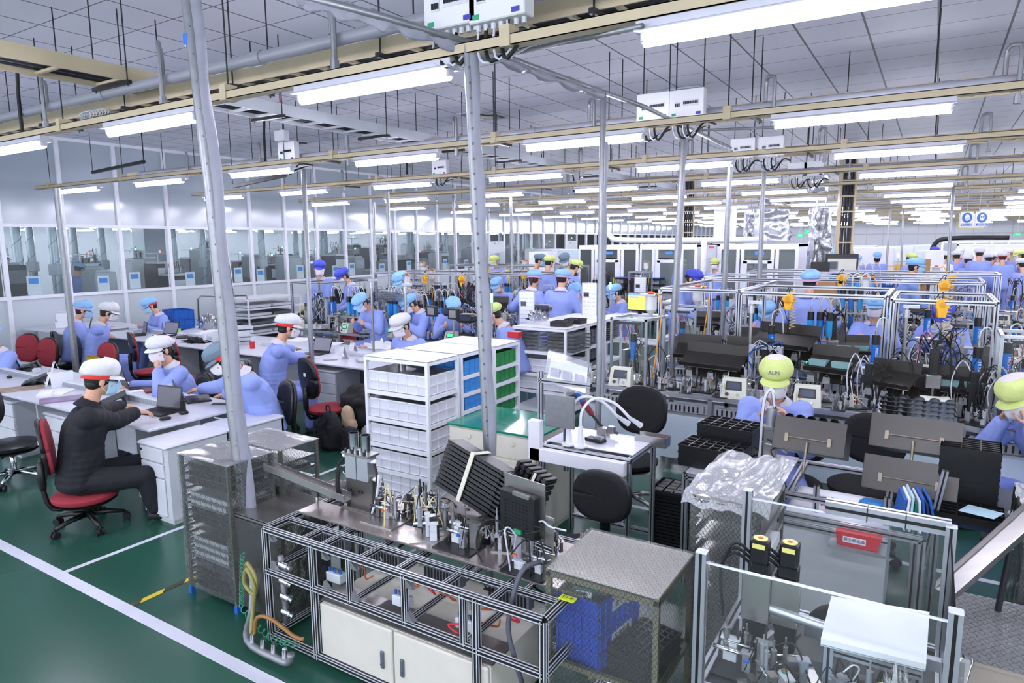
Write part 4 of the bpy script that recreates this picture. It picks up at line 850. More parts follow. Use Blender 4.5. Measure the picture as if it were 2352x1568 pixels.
tag(MB().box(-.05, .05, -.04, .04, 0, .05, .006).build('desk_phone', GREYW, None, 2, on(85, 855), (0, 0, R(-30))), 'white desk telephone at the left', 'phone')
tag(MB().box(-.10, .10, -.07, .07, 0, .05, .02).build('adapter_box', GREYW, None, 2, on(833, 830), (0, 0, R(-30))), 'small white adapter box against the white shelf', 'box')
tag(MB().box(-.004, .004, -.04, .04, 0, .06).build('sticky_notes', mat('lime_note', 'b6e05a', .7), None, False, on(410, 762), (0, 0, R(-40))), 'lime green sticky note on the rear desk', 'note')
def crate(label, p, rz, w, d, h, m, ribs=4, name='crate', group=None, lip=.012, parent=None):
    t = thing(name, label, 'crate', p, rz, group)
    mb = MB(); q = .006
    mb.box(-w / 2 + .01, w / 2 - .01, -d / 2 + .01, d / 2 - .01, 0, q); mb.box(-w / 2 + .008, w / 2 - .008, -d / 2 + .008, -d / 2 + .014, 0, h).box(-w / 2 + .008, w / 2 - .008, d / 2 - .014, d / 2 - .008, 0, h).box(-w / 2 + .008, -w / 2 + .014, -d / 2 + .008, d / 2 - .008, 0, h).box(w / 2 - .014, w / 2 - .008, -d / 2 + .008, d / 2 - .008, 0, h)
    if m is WHITE: mb.build('panel', mat('tray_panel', 'd6d8e2', .45), t); mb = MB().box(-w / 2, w / 2, -d / 2, d / 2, 0, .004)
    for k in range(ribs + 1):
        x = -w / 2 + .01 + k * (w - .026) / ribs; mb.box(x, x + .006, -d / 2, -d / 2 + .01, 0, h).box(x, x + .006, d / 2 - .01, d / 2, 0, h)
    nr = max(2, int(ribs * d / w))
    for k in range(nr + 1):
        y = -d / 2 + .01 + k * (d - .026) / nr; mb.box(-w / 2, -w / 2 + .01, y, y + .006, 0, h).box(w / 2 - .01, w / 2, y, y + .006, 0, h)
    mb.build('body', m, t)
    MB().box(-w / 2, w / 2, -d / 2, -d / 2 + .014, h - lip, h).box(-w / 2, w / 2, d / 2 - .014, d / 2, h - lip, h).box(-w / 2, -w / 2 + .014, -d / 2, d / 2, h - lip, h).box(w / 2 - .014, w / 2, -d / 2, d / 2, h - lip, h).box(-w / 2, w / 2, -d / 2, -d / 2 + .012, h * .45, h * .45 + .01).box(w / 2 - .012, w / 2, -d / 2, d / 2, h * .45, h * .45 + .01).build('rim', m, t)
    return t
p = PZ(412, 752, ZT); crate('lower of two blue crates stacked by the glass wall', (p.x, p.y, ZT), R(-10), .5, .36, .16, BLUEB, 6, group='blue crates by the wall'); crate('upper of two blue crates stacked by the glass wall', (p.x, p.y, ZT + .165), R(-10), .5, .36, .16, BLUEB, 6, group='blue crates by the wall')
t = thing('side_table', 'small table under the blue crates', 'table', (p.x, p.y, 0)); MB().box(-.4, .4, -.3, .3, ZT - .03, ZT).build('top', DESK, t)
for a in (-1, 1):
    for c in (-1, 1): MB().box(a * .36 - .015, a * .36 + .015, c * .26 - .015, c * .26 + .015, 0, ZT - .03).build('leg', DESKG, t)
tag(MB().tube([(-12.2, 9.0, 0), (-12.2, 9.0, 1.05), (-12.15, 8.95, 1.1), (-12.9, 8.4, 1.1), (-12.95, 8.35, 1.05), (-12.95, 8.35, 0)], .02, 8).build('cart_handle', STEEL, None, True), 'steel push handle standing behind the reading worker', 'handle')
# bags and coat by the red chair
t = thing('backpack', 'black backpack standing on the floor against the red chair', 'backpack', (-5.30, 4.83, 0), R(-20))
b = MB()
b.ell((0, 0, .2), (.17, .10, .21), 16, 12); b.box(-.15, .15, -.09, .09, 0, .3, .04); b.box(-.12, .12, -.14, -.05, .02, .2, .04)
obj_from(remesh(b, .012, 4, .004), 'body', mat('backpack_cloth', '1c1d23', .8), t); MB().tube([(-.05, -.02, .40), (-.04, -.02, .46), (.04, -.02, .46), (.05, -.02, .40)], .009, 6, 3).build('handle', BLKF, t, True)
for k in (-1, 1): MB().grid(lambda a, c: V((k * .07 + (a - .5) * .05, -.145 - .01 * sin(c * pi) + (.06 if c > .8 else 0), .03 + c * .36)), 3, 12).build('strap', BLKF, t, True)
b = MB()
for k in range(7): b.ell((rnd.uniform(-.12, .12), rnd.uniform(-.08, .08), .35 - k * .03), (.24, .13, .14), 12, 8)
b.ell((0, 0, .12), (.17, .1, .16)); b.ell((-.02, -.02, .33), (.3, .16, .07))
t = thing('coat', 'heap of black coat hung over the chair beside the white shelf', 'coat', (-5.28, 5.24, .12), R(-20)); obj_from(remesh(b, .016, 4, .012, 3), 'cloth', BLKF, t)
b = MB(); b.ell((0, 0, .1), (.08, .06, .12)); b.ell((.05, 0, .02), (.07, .05, .08)); t = thing('shawl', 'beige shawl hanging below the black coat', 'cloth', (-5.2, 4.98, .22)); obj_from(remesh(b, .012, 3, .012, 4), 'cloth', mat('beige_wool', 'c7ad90', .95, bump=.5, bsc=90), t)
t = thing('tote_bag', 'black tote bag with a pale band on the floor', 'bag', (-4.98, 4.80, 0), R(-15)); b = MB(); b.box(-.10, .10, -.06, .06, 0, .28, .03); obj_from(remesh(b, .012, 3, .006, 8), 'body', BLKF, t); MB().box(-.102, .102, -.063, .063, .19, .21).build('band', STEELD, t)
b = MB(); b.ell((0, 0, .14), (.13, .08, .15)); t = thing('plastic_bag', 'white and black shopping bag behind the tote bag', 'bag', (-4.86, 4.98, 0)); obj_from(remesh(b, .014, 3, .014, 6), 'body', mat('shopping_bag', 'd9dbe3', .5, var=.2, sc=4, col2='1a1b20'), t)
# ================================================================ SHELVES, LOCKER, WORKBENCH IN THE MIDDLE
SLOTM = mat('profile_slot', '08090a', .5)
def prof(p, q, w=.03, dark=False):
    """slotted aluminium profile as (builder) with slots; materials [face, slot]"""
    mb = MB(); p, q = V(p), V(q); mb.m = 1 if not dark else 0
    mb.bar(p, q, w * .9); d = (q - p).normalized(); u = V((0, 0, 1)) if abs(d.z) < .98 else V((0, 1, 0)); x = d.cross(u).normalized(); y = x.cross(d)
    mb.m = 0 if not dark else 1
    for i in (-1, 1):
        for j in (-1, 1):
            if dark:
                mb.bar(p + x * i * w * .46 + y * j * w * .27, q + x * i * w * .46 + y * j * w * .27, w * .10, w * .14); mb.bar(p + y * i * w * .46 + x * j * w * .26, q + y * i * w * .46 + x * j * w * .26, w * .14, w * .10)
            else: mb.bar(p + x * i * w * .32 + y * j * w * .32, q + x * i * w * .32 + y * j * w * .32, w * .36)
    return mb
def P_(name, p, q, par, w=.03, dark=False): return prof(p, q, w, dark).build(name, [BLACK, mat('bright_profile', 'dfe1e8', .3, .35)] if dark else [ALU, SLOTM], par)
def shelf(label, x0, x1, y0, y1, zs, m=None, t_=.028, top=True, group='white steel shelves', back=False):
    m = m or WHITE; t = thing('steel_shelf', label, 'shelf', (0, 0, 0), 0, group)
    for x in (x0, x1 - t_):
        for y in (y0, y1 - t_): MB().box(x, x + t_, y, y + t_, 0, zs[-1]).build('post', m, t)
    for i, z in enumerate(zs):
        mb = MB().box(x0 + t_ * .5, x1 - t_ * .5, y0 + t_ * .5, y1 - t_ * .5, z - .012, z - .006); mb.box(x0 + t_, x1 - t_, y0, y0 + .012, z - .035, z).box(x0 + t_, x1 - t_, y1 - .012, y1, z - .035, z).box(x0, x0 + .012, y0 + t_, y1 - t_, z - .035, z).box(x1 - .012, x1, y0 + t_, y1 - t_, z - .035, z)
        if i == len(zs) - 1: mb.box(x0, x1, y0, y1, z - .004, z + .002)
        mb.build('shelf_board', m, t)
    return t
ZS = [.08, .24, .39, .54, .69, .845, 1.0, 1.2]
shelf('white steel shelf in the middle holding five clear-lidded white trays', -4.10, -3.40, 4.14, 4.57, [.03, .22, .445, .67, .91, 1.2])
shelf('white steel shelf with the column of light blue crates', -4.08, -3.40, 4.60, 5.07, ZS); shelf('white steel shelf with the column of green crates', -4.08, -3.38, 5.09, 5.54, ZS)
lv = ['top', 'second', 'third', 'fourth', 'lowest']
for i, z in enumerate([.912, .672, .447, .222, .032]):
    c = crate('%s white tray with clear lid on the middle white shelf' % lv[i], (-3.75, 4.355, z), 0, .66, .39, .165, WHITE, 6, 'parts_tray', 'white lidded trays'); 
    MB().box(-.32, .32, -.185, .185, .160, .164, .002).build('lid', CLEAR, c); MB().box(-.31, .31, -.18, .18, .12, .125).build('contents', mat('tray_parts', '9b9da8', .4, var=.3, sc=30), c)
for i, z in enumerate([1.002, .847, .692, .542, .392]):
    crate('%s light blue crate on the white shelf' % lv[i], (-3.58, 4.83, z), R(90), .36, .34, .125, BLUEL, 4, group='light blue crates'); crate('%s green crate on the white shelf' % lv[i], (-3.58, 5.31, z), R(90), .36, .36, .125, GREENB, 4, group='green crates')
crate('top dark blue crate behind the light blue column', (-3.93, 4.83, 1.002), R(90), .36, .26, .125, BLUEB, 4)
tag(MB().box(-.18, .18, -.14, .14, 0, .10, .02).build('black_case', BLKF, None, 2, (-4.85, 5.88, .692)), 'black case lying on the desk against the white shelf', 'case')
# cream locker with green mat
t = thing('locker_cabinet', 'cream drawer cabinet with a green rubber mat on top', 'cabinet', (-3.06, 3.96, 0))
MB().box(0, .78, .01, .58, .04, .78, .006).box(.02, .76, .03, .56, 0, .05).build('body', CREAM, t, 2); MB().box(-.01, .79, -.012, .60, .78, .797, .004).build('mat', GREENT, t, 2)
for i in range(2):
    for k in range(4):
        q = MB().box(.012 + i * .385, .385 + i * .385, -.004, .012, .06 + k * .18, .228 + k * .18, .004).build('drawer', CREAM, t, 2); MB().box(.185 + i * .385, .215 + i * .385, -.014, -.004, .16 + k * .18, .19 + k * .18, .004).build('knob', CREAM, q, 2)
# second white shelf group (rear)
a, b, c = PZ(1169, 750, 1.1), PZ(1300, 757, 1.1), PZ(1427, 731, 1.1)
sx0, sx1, sy0 = a.x, b.x, b.y
for i, (y0, y1) in enumerate(((sy0, sy0 + .62), (sy0 + .64, sy0 + 1.14), (sy0 + 1.16, sy0 + 1.75))):
    shelf('%s rear white shelf behind the post, %s' % (('nearest', 'middle', 'farthest')[i], ('stacked with clear boxes', 'with dark grey crates', 'with black trays')[i]), sx0, sx1, y0, y1, [.06, .30, .52, .80, 1.10])
for j in range(2):
    for k in range(5): t = tag(MB().box(-.19, .19, -.24, .24, 0, .042, .008).build('lidded_box', CLEAR, None, 2, (sx0 + .25 + j * .40, sy0 + .32, .805 + k * .046)), 'clear lidded box in the flat stack on the nearest rear shelf', 'box', 'clear boxes on the rear shelf')
for k in range(2): crate(('upper', 'lower')[k] + ' white tray below the clear boxes of the rear shelf', ((sx0 + sx1) / 2, sy0 + .31, .525 - .22 * k), 0, .8, .5, .17, WHITE, 6, 'parts_tray')
for k in range(4): crate('%s dark grey crate on the rear shelf' % lv[k], (sx1 - .24, sy0 + .89, (.83, .61, .40, .15)[k]), R(90), .42, .42, .18, GREYB, 4, group='dark grey crates')
for k in range(9): tag(MB().box(-.2, .2, -.22, .22, 0, .02, .006).build('black_tray', BLACK, None, 2, (sx1 - .22, sy0 + 1.45, .81 + .028 * k)), 'thin black tray stacked on the farthest rear shelf', 'tray', 'black trays of the rear shelf')
def celltray(label, p, rz, w, d, h, nx, ny, m=None, group=None, name='cell_tray'):
    t = thing(name, label, 'tray', p, rz, group); mb = MB(); m = m or BLACK
    mb.box(-w / 2, w / 2, -d / 2, d / 2, 0, .004)
    for i in range(nx + 1): x = -w / 2 + i * w / nx; mb.box(x - .0035, x + .0035, -d / 2, d / 2, 0, h)
    for j in range(ny + 1): y = -d / 2 + j * d / ny; mb.box(-w / 2, w / 2, y - .0035, y + .0035, 0, h)
    mb.build('cells', m, t); MB().box(-w / 2 - .006, w / 2 + .006, -d / 2 - .006, -d / 2 + .003, h - .01, h).box(-w / 2 - .006, w / 2 + .006, d / 2 - .003, d / 2 + .006, h - .01, h).box(-w / 2 - .006, -w / 2 + .003, -d / 2, d / 2, h - .01, h).box(w / 2 - .003, w / 2 + .006, -d / 2, d / 2, h - .01, h).build('rim', m, t)
    return t
for k, (u, v) in enumerate(((1290, 748), (1322, 742))):
    p = PZ(u, v, 1.105); celltray(('left', 'right')[k] + ' black tray lying on top of the rear white shelf', tuple(p), 0, .22, .2, .06, 3, 3)
# ---- workbench with white arm lamps
t = thing('workbench', 'slotted aluminium workbench with frosted top beside the cream cabinet', 'workbench', (-2.20, 3.86, 0)); W_, D_ = .66, .47; Zb = .80
for x in (.015, W_ - .015):
    for y in (.015, D_ - .015): P_('leg', (x, y, 0), (x, y, Zb - .03), t)
for y in (.015, D_ - .015): P_('rail', (0, y, Zb - .03), (W_, y, Zb - .03), t); P_('rail', (.03, y, .12), (W_ - .03, y, .12), t)
for x in (.015, W_ - .015): P_('rail', (x, .03, Zb - .03), (x, D_ - .03, Zb - .03), t)
MB().box(.02, W_ - .01, .07, D_, Zb - .012, Zb - .004, .002).build('top', mat('frosted_top', 'dcdfec', .18), t); MB().box(-.05, W_ - .02, -.055, -.005, Zb - .12, Zb - .03, .004).build('front_cover', WHITE, t, 2)
MB().box(-.06, .03, -.055, .0, Zb - .12, Zb + .16, .004).build('cable_box', WHITE, t, 2); MB().box(W_ - .12, W_ + .10, D_ - .10, D_ + .0, Zb - .03, Zb + .0, .0).box(W_ - .12, W_ + .10, D_ - .10, D_ - .097, Zb, Zb + .04).box(W_ + .097, W_ + .10, D_ - .10, D_, Zb, Zb + .04).box(W_ - .12, W_ + .10, D_ - .003, D_, Zb, Zb + .04).build('side_tray', STEEL, t)
P_('upright', (-.02, .05, .1), (-.02, .05, 1.28), t); P_('upright', (.16, .08, .6), (.16, .08, 1.1), t); P_('crossbar', (-.03, .05, 1.22), (.36, .05, 1.22), t)
MB().box(.04, .26, .0, .02, .92, 1.14, .004).build('steel_plate', GALV, t, 2); MB().plate((-.01, .06, 1.20), (.36, .03, 1.15), (.34, .10, 1.36), (0, .13, 1.42), .004).build('instruction_sheet', CLEAR, t); MB().plate((.02, .058, 1.21), (.33, .03, 1.17), (.315, .09, 1.33), (.03, .12, 1.38), .002).build('paper_sheet', PAPER, t)
q = MB()
for k in range(3): a = .05 + k * .095; q.plate((a, .055 - .006 * k, 1.255 - .01 * k), (a + .07, .05 - .006 * k, 1.25 - .01 * k), (a + .07, .064 - .006 * k, 1.30 - .01 * k), (a, .07 - .006 * k, 1.31 - .01 * k), .001)
q.build('printed_picture', mat('print_pale', 'a6a8b6', .6, var=.3, sc=30), t)
MB().box(W_ - .10, W_ - .05, .02, .045, .35, .62, .004).build('power_strip', WHITE, t, 2)
MB().tube([(W_ - .12, .0, .65), (W_ - .18, .02, .6), (W_ - .10, .02, .52), (W_ - .07, .02, .58)], .004, 6, 4).build('power_cord', GREYW, t, True); MB().tube([(W_ - .07, .03, .36), (W_ - .02, .03, .25), (W_ - .05, .03, .12)], .004, 6, 4).build('power_cord', GREYW, t, True)
for k, x in enumerate((.20, .29)):
    tt = thing('goose_lamp', ('left', 'right')[k] + ' white gooseneck suction arm on the aluminium workbench', 'arm', (-2.20 + x, 3.90, Zb), 0, 'gooseneck arms'); MB().cyl((0, 0, 0), (0, 0, .012), .045, n=20).cyl((0, 0, .012), (0, 0, .14), .022, .016, 16).build('base', WHITE, tt, 2); MB().tube([(0, 0, .14), (.0, .02, .24), (.06, .08, .32), (.16, .18, .28), (.24, .26, .17)], .010, 8, 5).build('neck', WHITE, tt, True); MB().cyl((.24, .26, .17), (.30, .32, .11), .012, .02).build('nozzle', GREYW, tt, 2)
t = thing('press_jig', 'small black jig lying on the frosted bench top', 'jig', (-1.88, 4.07, Zb), R(-15)); MB().box(-.07, .07, -.035, .035, 0, .02, .003).build('plate', BLACK, t); MB().box(.0, .06, -.02, .0, .02, .035).cyl((.06, .03, .0), (.06, .03, .05), .008).build('clamp', STEEL, t)
t = thing('clamp_block', 'steel clamp block at the rear edge of the bench', 'jig', (-1.86, 4.24, Zb), R(-10)); MB().box(-.08, .0, -.03, .03, 0, .05, .003).box(0, .05, -.02, .02, .02, .07, .003).build('block', STEEL, t); MB().cyl((-.03, 0, .03), (.08, 0, .03), .01).build('rod', STEELD, t)
tag(MB().ell((0, 0, .01), (.035, .018, .014)).build('orange_cap', ORANGE, None, True, (-1.50, 4.26, Zb + .005)), 'orange tool cap in the bench side tray', 'tool')
t = thing('barcode_scanner', 'dark red handheld tool with blue grip leaning behind the bench', 'tool', (-2.0, 4.27, .925), R(30)); MB().cyl((0, 0, 0), (-.07, .0, .10), .022, .026).build('barrel', mat('dark_red_tool', '7a1f2e', .4), t, 2); MB().cyl((-.07, 0, .10), (-.11, 0, .17), .018).build('grip', BLUEB, t, 2); MB().cyl((0, 0, 0), (.10, -.04, -.12), .012).build('handle', BLACK, t, 2)
chair('black fabric chair behind the aluminium workbench', (-1.98, 4.95, 0), R(178), BLKF, BLACK, .42, (.44, .40, .26), metal=STEEL); chair('black chair between the machine and the workbench', (-1.60, 3.30, 0), R(175), BLKF, BLACK, .40, (.38, .30, .22))
# black tray tower on the floor
for k in range(16): 
    a = celltray('flat black tray in the tall stack on the floor beside the workbench', (-1.43, 4.48, .01 + k * .026), 0, .30, .28, .026, 4, 4, group='black trays stacked by the workbench') if k == 15 else tag(MB().box(-.148, .148, -.138, .138, 0, .022, .004).build('black_tray', BLACK, None, 2, (-1.43, 4.48, .01 + k * .026)), 'flat black tray in the tall stack on the floor beside the workbench', 'tray', 'black trays stacked by the workbench')
for i in range(4):
    for j in range(4): MB().box(-.13 + i * .07, -.075 + i * .07, -.12 + j * .065, -.07 + j * .065, .02, .0265, .003).build('pocket_lid', BLACK, a, 2)
# ================================================================ NETTED RACKS
def netrack(label, x0, x1, y0, y1, h, n, trays='w', open_=False):
    t = thing('tray_rack', label, 'rack', (0, 0, 0), 0, 'netted tray racks')
    for x in (x0, x1 - .02):
        for y in (y0, y1 - .02): q = MB().box(x, x + .02, y, y + .02, .04, h).build('post', mat('rack_olive', '77786a', .45, .4), t); MB().box(x - .004, x + .024, y - .004, y + .024, 0, .045).build('blue_foot', BLUEB, q)
    for k in range(n):
        z = .07 + k * (h - .10) / n; s = MB().box(x0 + .01, x1 - .01, y0 + .01, y1 - .01, z, z + .003).box(x0 + .01, x0 + .03, y0, y1, z, z + .012).box(x1 - .03, x1 - .01, y0, y1, z, z + .012).build('shelf_plate', STEEL, t)
        if trays[k % len(trays)] != ' ':
            q = MB().box(x0 + .04, x1 - .04, y0 + .03, y1 - .03, z + .004, z + .028, .004); 
            for i in range(7): q.box(x0 + .05 + i * (x1 - x0 - .1) / 7, x0 + .05 + (i + .75) * (x1 - x0 - .1) / 7, y0 + .026, y0 + .032, z + .006, z + .03)
            q.build('tray', {'w': GREYW, 'b': DARK}[trays[k % len(trays)]], t)
    MB().box(x0 - .006, x1 + .006, y0 - .006, y1 + .006, h, h + .003).build('top_sheet', mat('silver_sheet', 'dadade', .25, .3, bump=.3, bsc=14), t)
    for nm, vs in (('net_front', ((x0 - .008, y0 - .008, .06), (x1 + .008, y0 - .008, .06), (x1 + .008, y0 - .008, h + .006), (x0 - .008, y0 - .008, h + .006))), ('net_side', ((x1 + .008, y0, .06), (x1 + .008, y1, .06), (x1 + .008, y1, h + .006), (x1 + .008, y0, h + .006))),
                   ('net_left', ((x0 - .009, y1, .06), (x0 - .009, y0, .06), (x0 - .009, y0, h + .006), (x0 - .009, y1, h + .006))), ('net_top', ((x0 - .008, y0 - .008, h + .007), (x1 + .008, y0 - .008, h + .007), (x1 + .008, y1, h + .007), (x0 - .008, y1, h + .007)))):
        MB().grid(lambda a, c: V(vs[0]).lerp(V(vs[1]), a).lerp(V(vs[3]).lerp(V(vs[2]), a), c) + V((0, 0, .0)) + V((noise.noise(V((a * 5, c * 5, x0))) * .004,) * 3), 8, 16).build(nm, NETT if 'top' in nm else NET, t, True)
    return t
netrack('tall rack wrapped in netted clear plastic, nearest the floor line', -3.80, -3.33, 2.25, 2.56, .90, 17, 'bbbbwww  bbww bbb'); netrack('second netted rack directly behind the first', -3.80, -3.31, 2.60, 2.90, .90, 11, 'w b w w')
# low netted plate behind
t = thing('low_rack', 'low netted table behind the steel tray table', 'rack', (0, 0, 0)); MB().box(-3.25, -2.80, 2.66, 3.0, .60, .61).build('top', mat('silver_sheet', 'dadade', .25, .3), t); MB().box(-3.25, -2.80, 2.66, 3.0, .618, .619).build('net_top', NET, t)
for x in (-3.24, -2.82):
    for y in (2.67, 2.98): MB().box(x, x + .02, y, y + .02, 0, .6).build('leg', STEELD, t)
# steel tray table
t = thing('tray_table', 'shiny stainless tray table with netted sides between rack and machine', 'table', (0, 0, 0))
MB().box(-3.40, -2.93, 2.27, 2.62, .615, .62).box(-3.40, -3.396, 2.27, 2.62, .62, .645).box(-3.40, -2.93, 2.615, 2.62, .62, .66).box(-3.40, -2.93, 2.27, 2.274, .60, .625).build('tray', STEEL, t)
for x in (-3.39, -2.95):
    for y in (2.28, 2.60): MB().box(x, x + .02, y, y + .02, 0, .61).build('leg', STEELD, t)
MB().box(-3.38, -2.94, 2.29, 2.292, .45, .6).build('dark_panel', DARK, t); MB().box(-3.37, -2.95, 2.30, 2.6, .1, .36, .01).build('box_inside', CREAM, t, 2)
MB().box(-3.40, -2.94, 2.262, 2.264, .06, .60).box(-2.936, -2.934, 2.262, 2.6, .06, .6).build('net_side', NET, t)
# steel chute above
t = thing('parts_chute', 'long stainless chute slanting over the tray table', 'chute', (0, 0, 0)); a, b = PZ(615, 1075, .84), PZ(800, 1150, .74); d = (b - a).normalized(); n = V((-d.y, d.x, 0)).normalized()
MB().plate(a - n * .03, b - n * .03, b + n * .03, a + n * .03, .003).plate(a - n * .03, b - n * .03, b - n * .03 + V((0, 0, .04)), a - n * .03 + V((0, 0, .04)), .003).plate(a + n * .03, b + n * .03, b + n * .03 + V((0, 0, .04)), a + n * .03 + V((0, 0, .04)), .003).build('trough', STEEL, t)
c = a.lerp(b, .62); MB().cyl((c.x, c.y, .62), c, .009).build('stand_rod', STEEL, t, True); MB().box(c.x - .02, c.x + .02, c.y - .02, c.y + .02, c.z - .05, c.z - .01, .004).bar(a.lerp(b, .35) - V((0, 0, .02)), a.lerp(b, .8) - V((0, 0, .03)), .012).build('clamp', STEELD, t)
# ================================================================ FOREGROUND MACHINE (black profile frame)
FX0, FX1, FY0, FY1, FZ = -2.92, -1.22, 2.17, 2.86, .655
t = thing('assembly_machine', 'black slotted-profile machine frame with cream doors in the foreground', 'machine', (0, 0, 0)); w_ = .034
for (x, y) in ((FX0, FY0), (FX1, FY0), (FX0, FY1), (FX1, FY1), (-2.56, FY0), (-1.55, FY0)): P_('leg', (x, y, .03), (x, y, FZ), t, w_, True)
for y in (FY0, FY1):
    P_('rail', (FX0, y, FZ), (FX1, y, FZ), t, w_, True); P_('rail', (FX0, y, .42), (FX1, y, .42), t, w_, True); P_('rail', (FX0, y, .05), (FX1, y, .05), t, w_, True)
P_('rail', (FX0, FY0 + .16, FZ - .005), (FX1, FY0 + .16, FZ - .005), t, w_ * .8, True)
for x in (FX0, FX1): P_('crossbar', (x, FY0, FZ), (x, FY1, FZ), t, w_, True); P_('crossbar', (x, FY0, .42), (x, FY1, .42), t, w_, True); P_('crossbar', (x, FY0, .05), (x, FY1, .05), t, w_, True)
for x in (-2.66, -2.52, -2.25, -2.02, -1.75, -1.50): P_('crossbar', (x, FY0, FZ - .01), (x, FY1, FZ - .01), t, w_ * .8, True)
for x in (-2.30, -1.95, -1.62): P_('stud', (x, FY0, .42), (x, FY0, FZ), t, w_ * .9, True); P_('crossbar', (x, FY0, .42), (x, FY1, .42), t, w_ * .8, True)
for x in (-2.88, -2.48, -2.28, -1.93, -1.58):
    for z in (.44, .60): MB().prism([(0, 0), (.04, 0), (0, .04)], -.012, .012, Matrix.Translation((x, FY0 - .0, z)) @ Matrix.Rotation(pi / 2, 4, 'X')).build('corner_bracket', GALV, t)
cb = MB().box(-2.54, -1.50, FY0 + .03, FY1 - .1, .03, .345, .004).build('cabinet_body', CREAM, t, 2); MB().box(-2.545, -1.49, FY0 + .025, FY0 + .20, .345, .352).build('steel_ledge', STEEL, t)
for k, (x0, x1) in enumerate(((-2.54, -2.05), (-2.045, -1.50))):
    q = MB().box(x0 + .003, x1 - .003, FY0 + .008, FY0 + .03, .035, .338, .006).build('door', mat('cream_door', 'd2cec2', .42), t, 2); hx = x1 - .06 if k == 0 else x0 + .06
    MB().box(hx - .012, hx + .012, FY0 - .004, FY0 + .008, .13, .22, .01).cyl((hx, FY0 - .008, .155), (hx, FY0 - .004, .155), .006).build('door_handle', mat('handle_grey', '6c7680', .35, .5), q, 2)
pl = MB().box(-2.90, -1.14, FY0 + .20, FY0 + .37, FZ + .02, FZ + .032, .002).box(-2.62, -1.2, FY0 + .48, FY0 + .62, FZ + .02, FZ + .032, .002).build('base_plate', mat('plate_steel', 'aba29e', .22, .75, .06, 3), t, 2)
MB().box(-1.18, -.98, FY0 + .30, FY0 + .66, FZ + .0, FZ + .012).build('side_plate', mat('plate_pale', 'b9b0ac', .3, .6), t)
mb = MB()
for k in range(46): x = rnd.uniform(-2.85, -1.3); mb.cyl((x, FY0 + rnd.choice((.22, .35, .24)), FZ + .032), (x, FY0 + .22, FZ + .0325), .004)
for k in range(4): # slotted ducts below
    x = -2.78 + k * .38; t2 = MB().box(x, x + .22, FY0 + .22, FY0 + .27, .52, .60, .002).build('slotted_duct', mat('duct_grey', '6c6e74', .5), t)
    m2 = MB()
    for j in range(11): m2.box(x + .008 + j * .019, x + .018 + j * .019, FY0 + .217, FY0 + .222, .53, .585)
    m2.build('slot', BLACK, t2)['kind'] = 'stuff'
r2 = random.Random(3)
def cables(par, n, box, r=.004, m=None, seed=1, name='cable', drop=0):
    q = random.Random(seed); x0, x1, y0, y1, z0, z1 = box
    for k in range(n):
        a = V((q.uniform(x0, x1), q.uniform(y0, y1), q.uniform(z0, z1))); pts = [a]
        for j in range(3): a = a + V((q.uniform(-.09, .09), q.uniform(-.06, .06), q.uniform(-.06, .06) - drop)); a.z = max(z0, min(z1, a.z)); pts.append(a)
        MB().tube(pts, q.uniform(r * .7, r * 1.3), 6, 4).build(name, m or q.choice((BLACKM, BLACKM, GREYW, BLACKM)), par, True)
cables(t, 16, (-2.5, -1.4, FY0 + .2, FY0 + .5, .48, .62), .005, None, 5); cables(t, 5, (-2.5, -1.4, FY0 + .1, FY0 + .3, .40, .5), .004, mat('orange_wire', 'c4622a', .5), 6); cables(t, 4, (-2.4, -1.5, FY0 + .05, FY0 + .3, .44, .54), .004, REDP, 8)
for x in (-2.55, -2.1, -1.72): q = MB().box(x, x + .10, FY0 + .07, FY0 + .12, .43, .48, .004).build('valve_block', GREYW, t, 2); [MB().cyl((x + .012 + .019 * j, FY0 + .09, .48), (x + .012 + .019 * j, FY0 + .09, .50), .007).build('fitting', (BLUEB, STEEL)[j % 2], q, 2) for j in range(5)]
# air manifold at left end
mn = MB().tube([(-2.86, FY0 + .04, .50), (-2.84, FY0 + .04, .12)], .016, 10).build('manifold_pipe', GALV, t, True)
for k in range(4): MB().cyl((-2.85, FY0 + .03, .46 - .09 * k), (-2.79, FY0 + .03, .455 - .09 * k), .02).cyl((-2.79, FY0 + .03, .455 - .09 * k), (-2.77, FY0 + .03, .45 - .09 * k), .014).build('port', CHROME, mn, 2)
MB().tube([(-1.36, FY0 + .22, FZ + .12), (-1.40, FY0 + .12, FZ + .1), (-1.42, FY0 + .05, FZ - .1), (-1.38, FY0 + .04, FZ - .25), (-1.36, FY0 + .06, .3)], .011, 8, 5).build('conduit', mat('conduit_grey', '50535e', .5), t, True)
for c in ((-2.60, .26), (-1.62, .20)):
    pass
# actuator tower
t = thing('dispenser_tower', 'steel tower with two open polished cylinders on the foreground machine', 'machine part', (-2.62, FY0 + .42, FZ + .032))
MB().box(-.10, .10, -.02, .02, 0, .20, .003).box(-.11, .11, -.05, .05, 0, .012).build('plate', STEELD, t, 2); MB().box(-.085, -.003, -.04, .04, .17, .31, .005).box(.003, .085, -.04, .04, .17, .31, .005).build('cylinder_body', ALU, t, 2); MB().box(-.10, .10, -.05, .05, .31, .322, .002).build('cap_plate', STEEL, t)
for x in (-.045, .045): MB().lathe([(.027, 0), (.027, .10), (.0285, .105), (.024, .105), (.023, .02), (.0, .02)], 20, (x, 0, .322)).build('open_tube', CHROME, t, 2)
for x in (-.07, -.02, .02, .07): MB().cyl((x, -.04, .322), (x, -.04, .345), .008, n=6).build('bolt', DARK, t)
for x in (-.1, .1):
    for z in (.18, .28): MB().cyl((x * .85, 0, z), (x * 1.15, -.01, z + .01), .010).ell((x * 1.15, -.01, z + .01), (.012,) * 3).build('elbow', WHITE, t, 2)
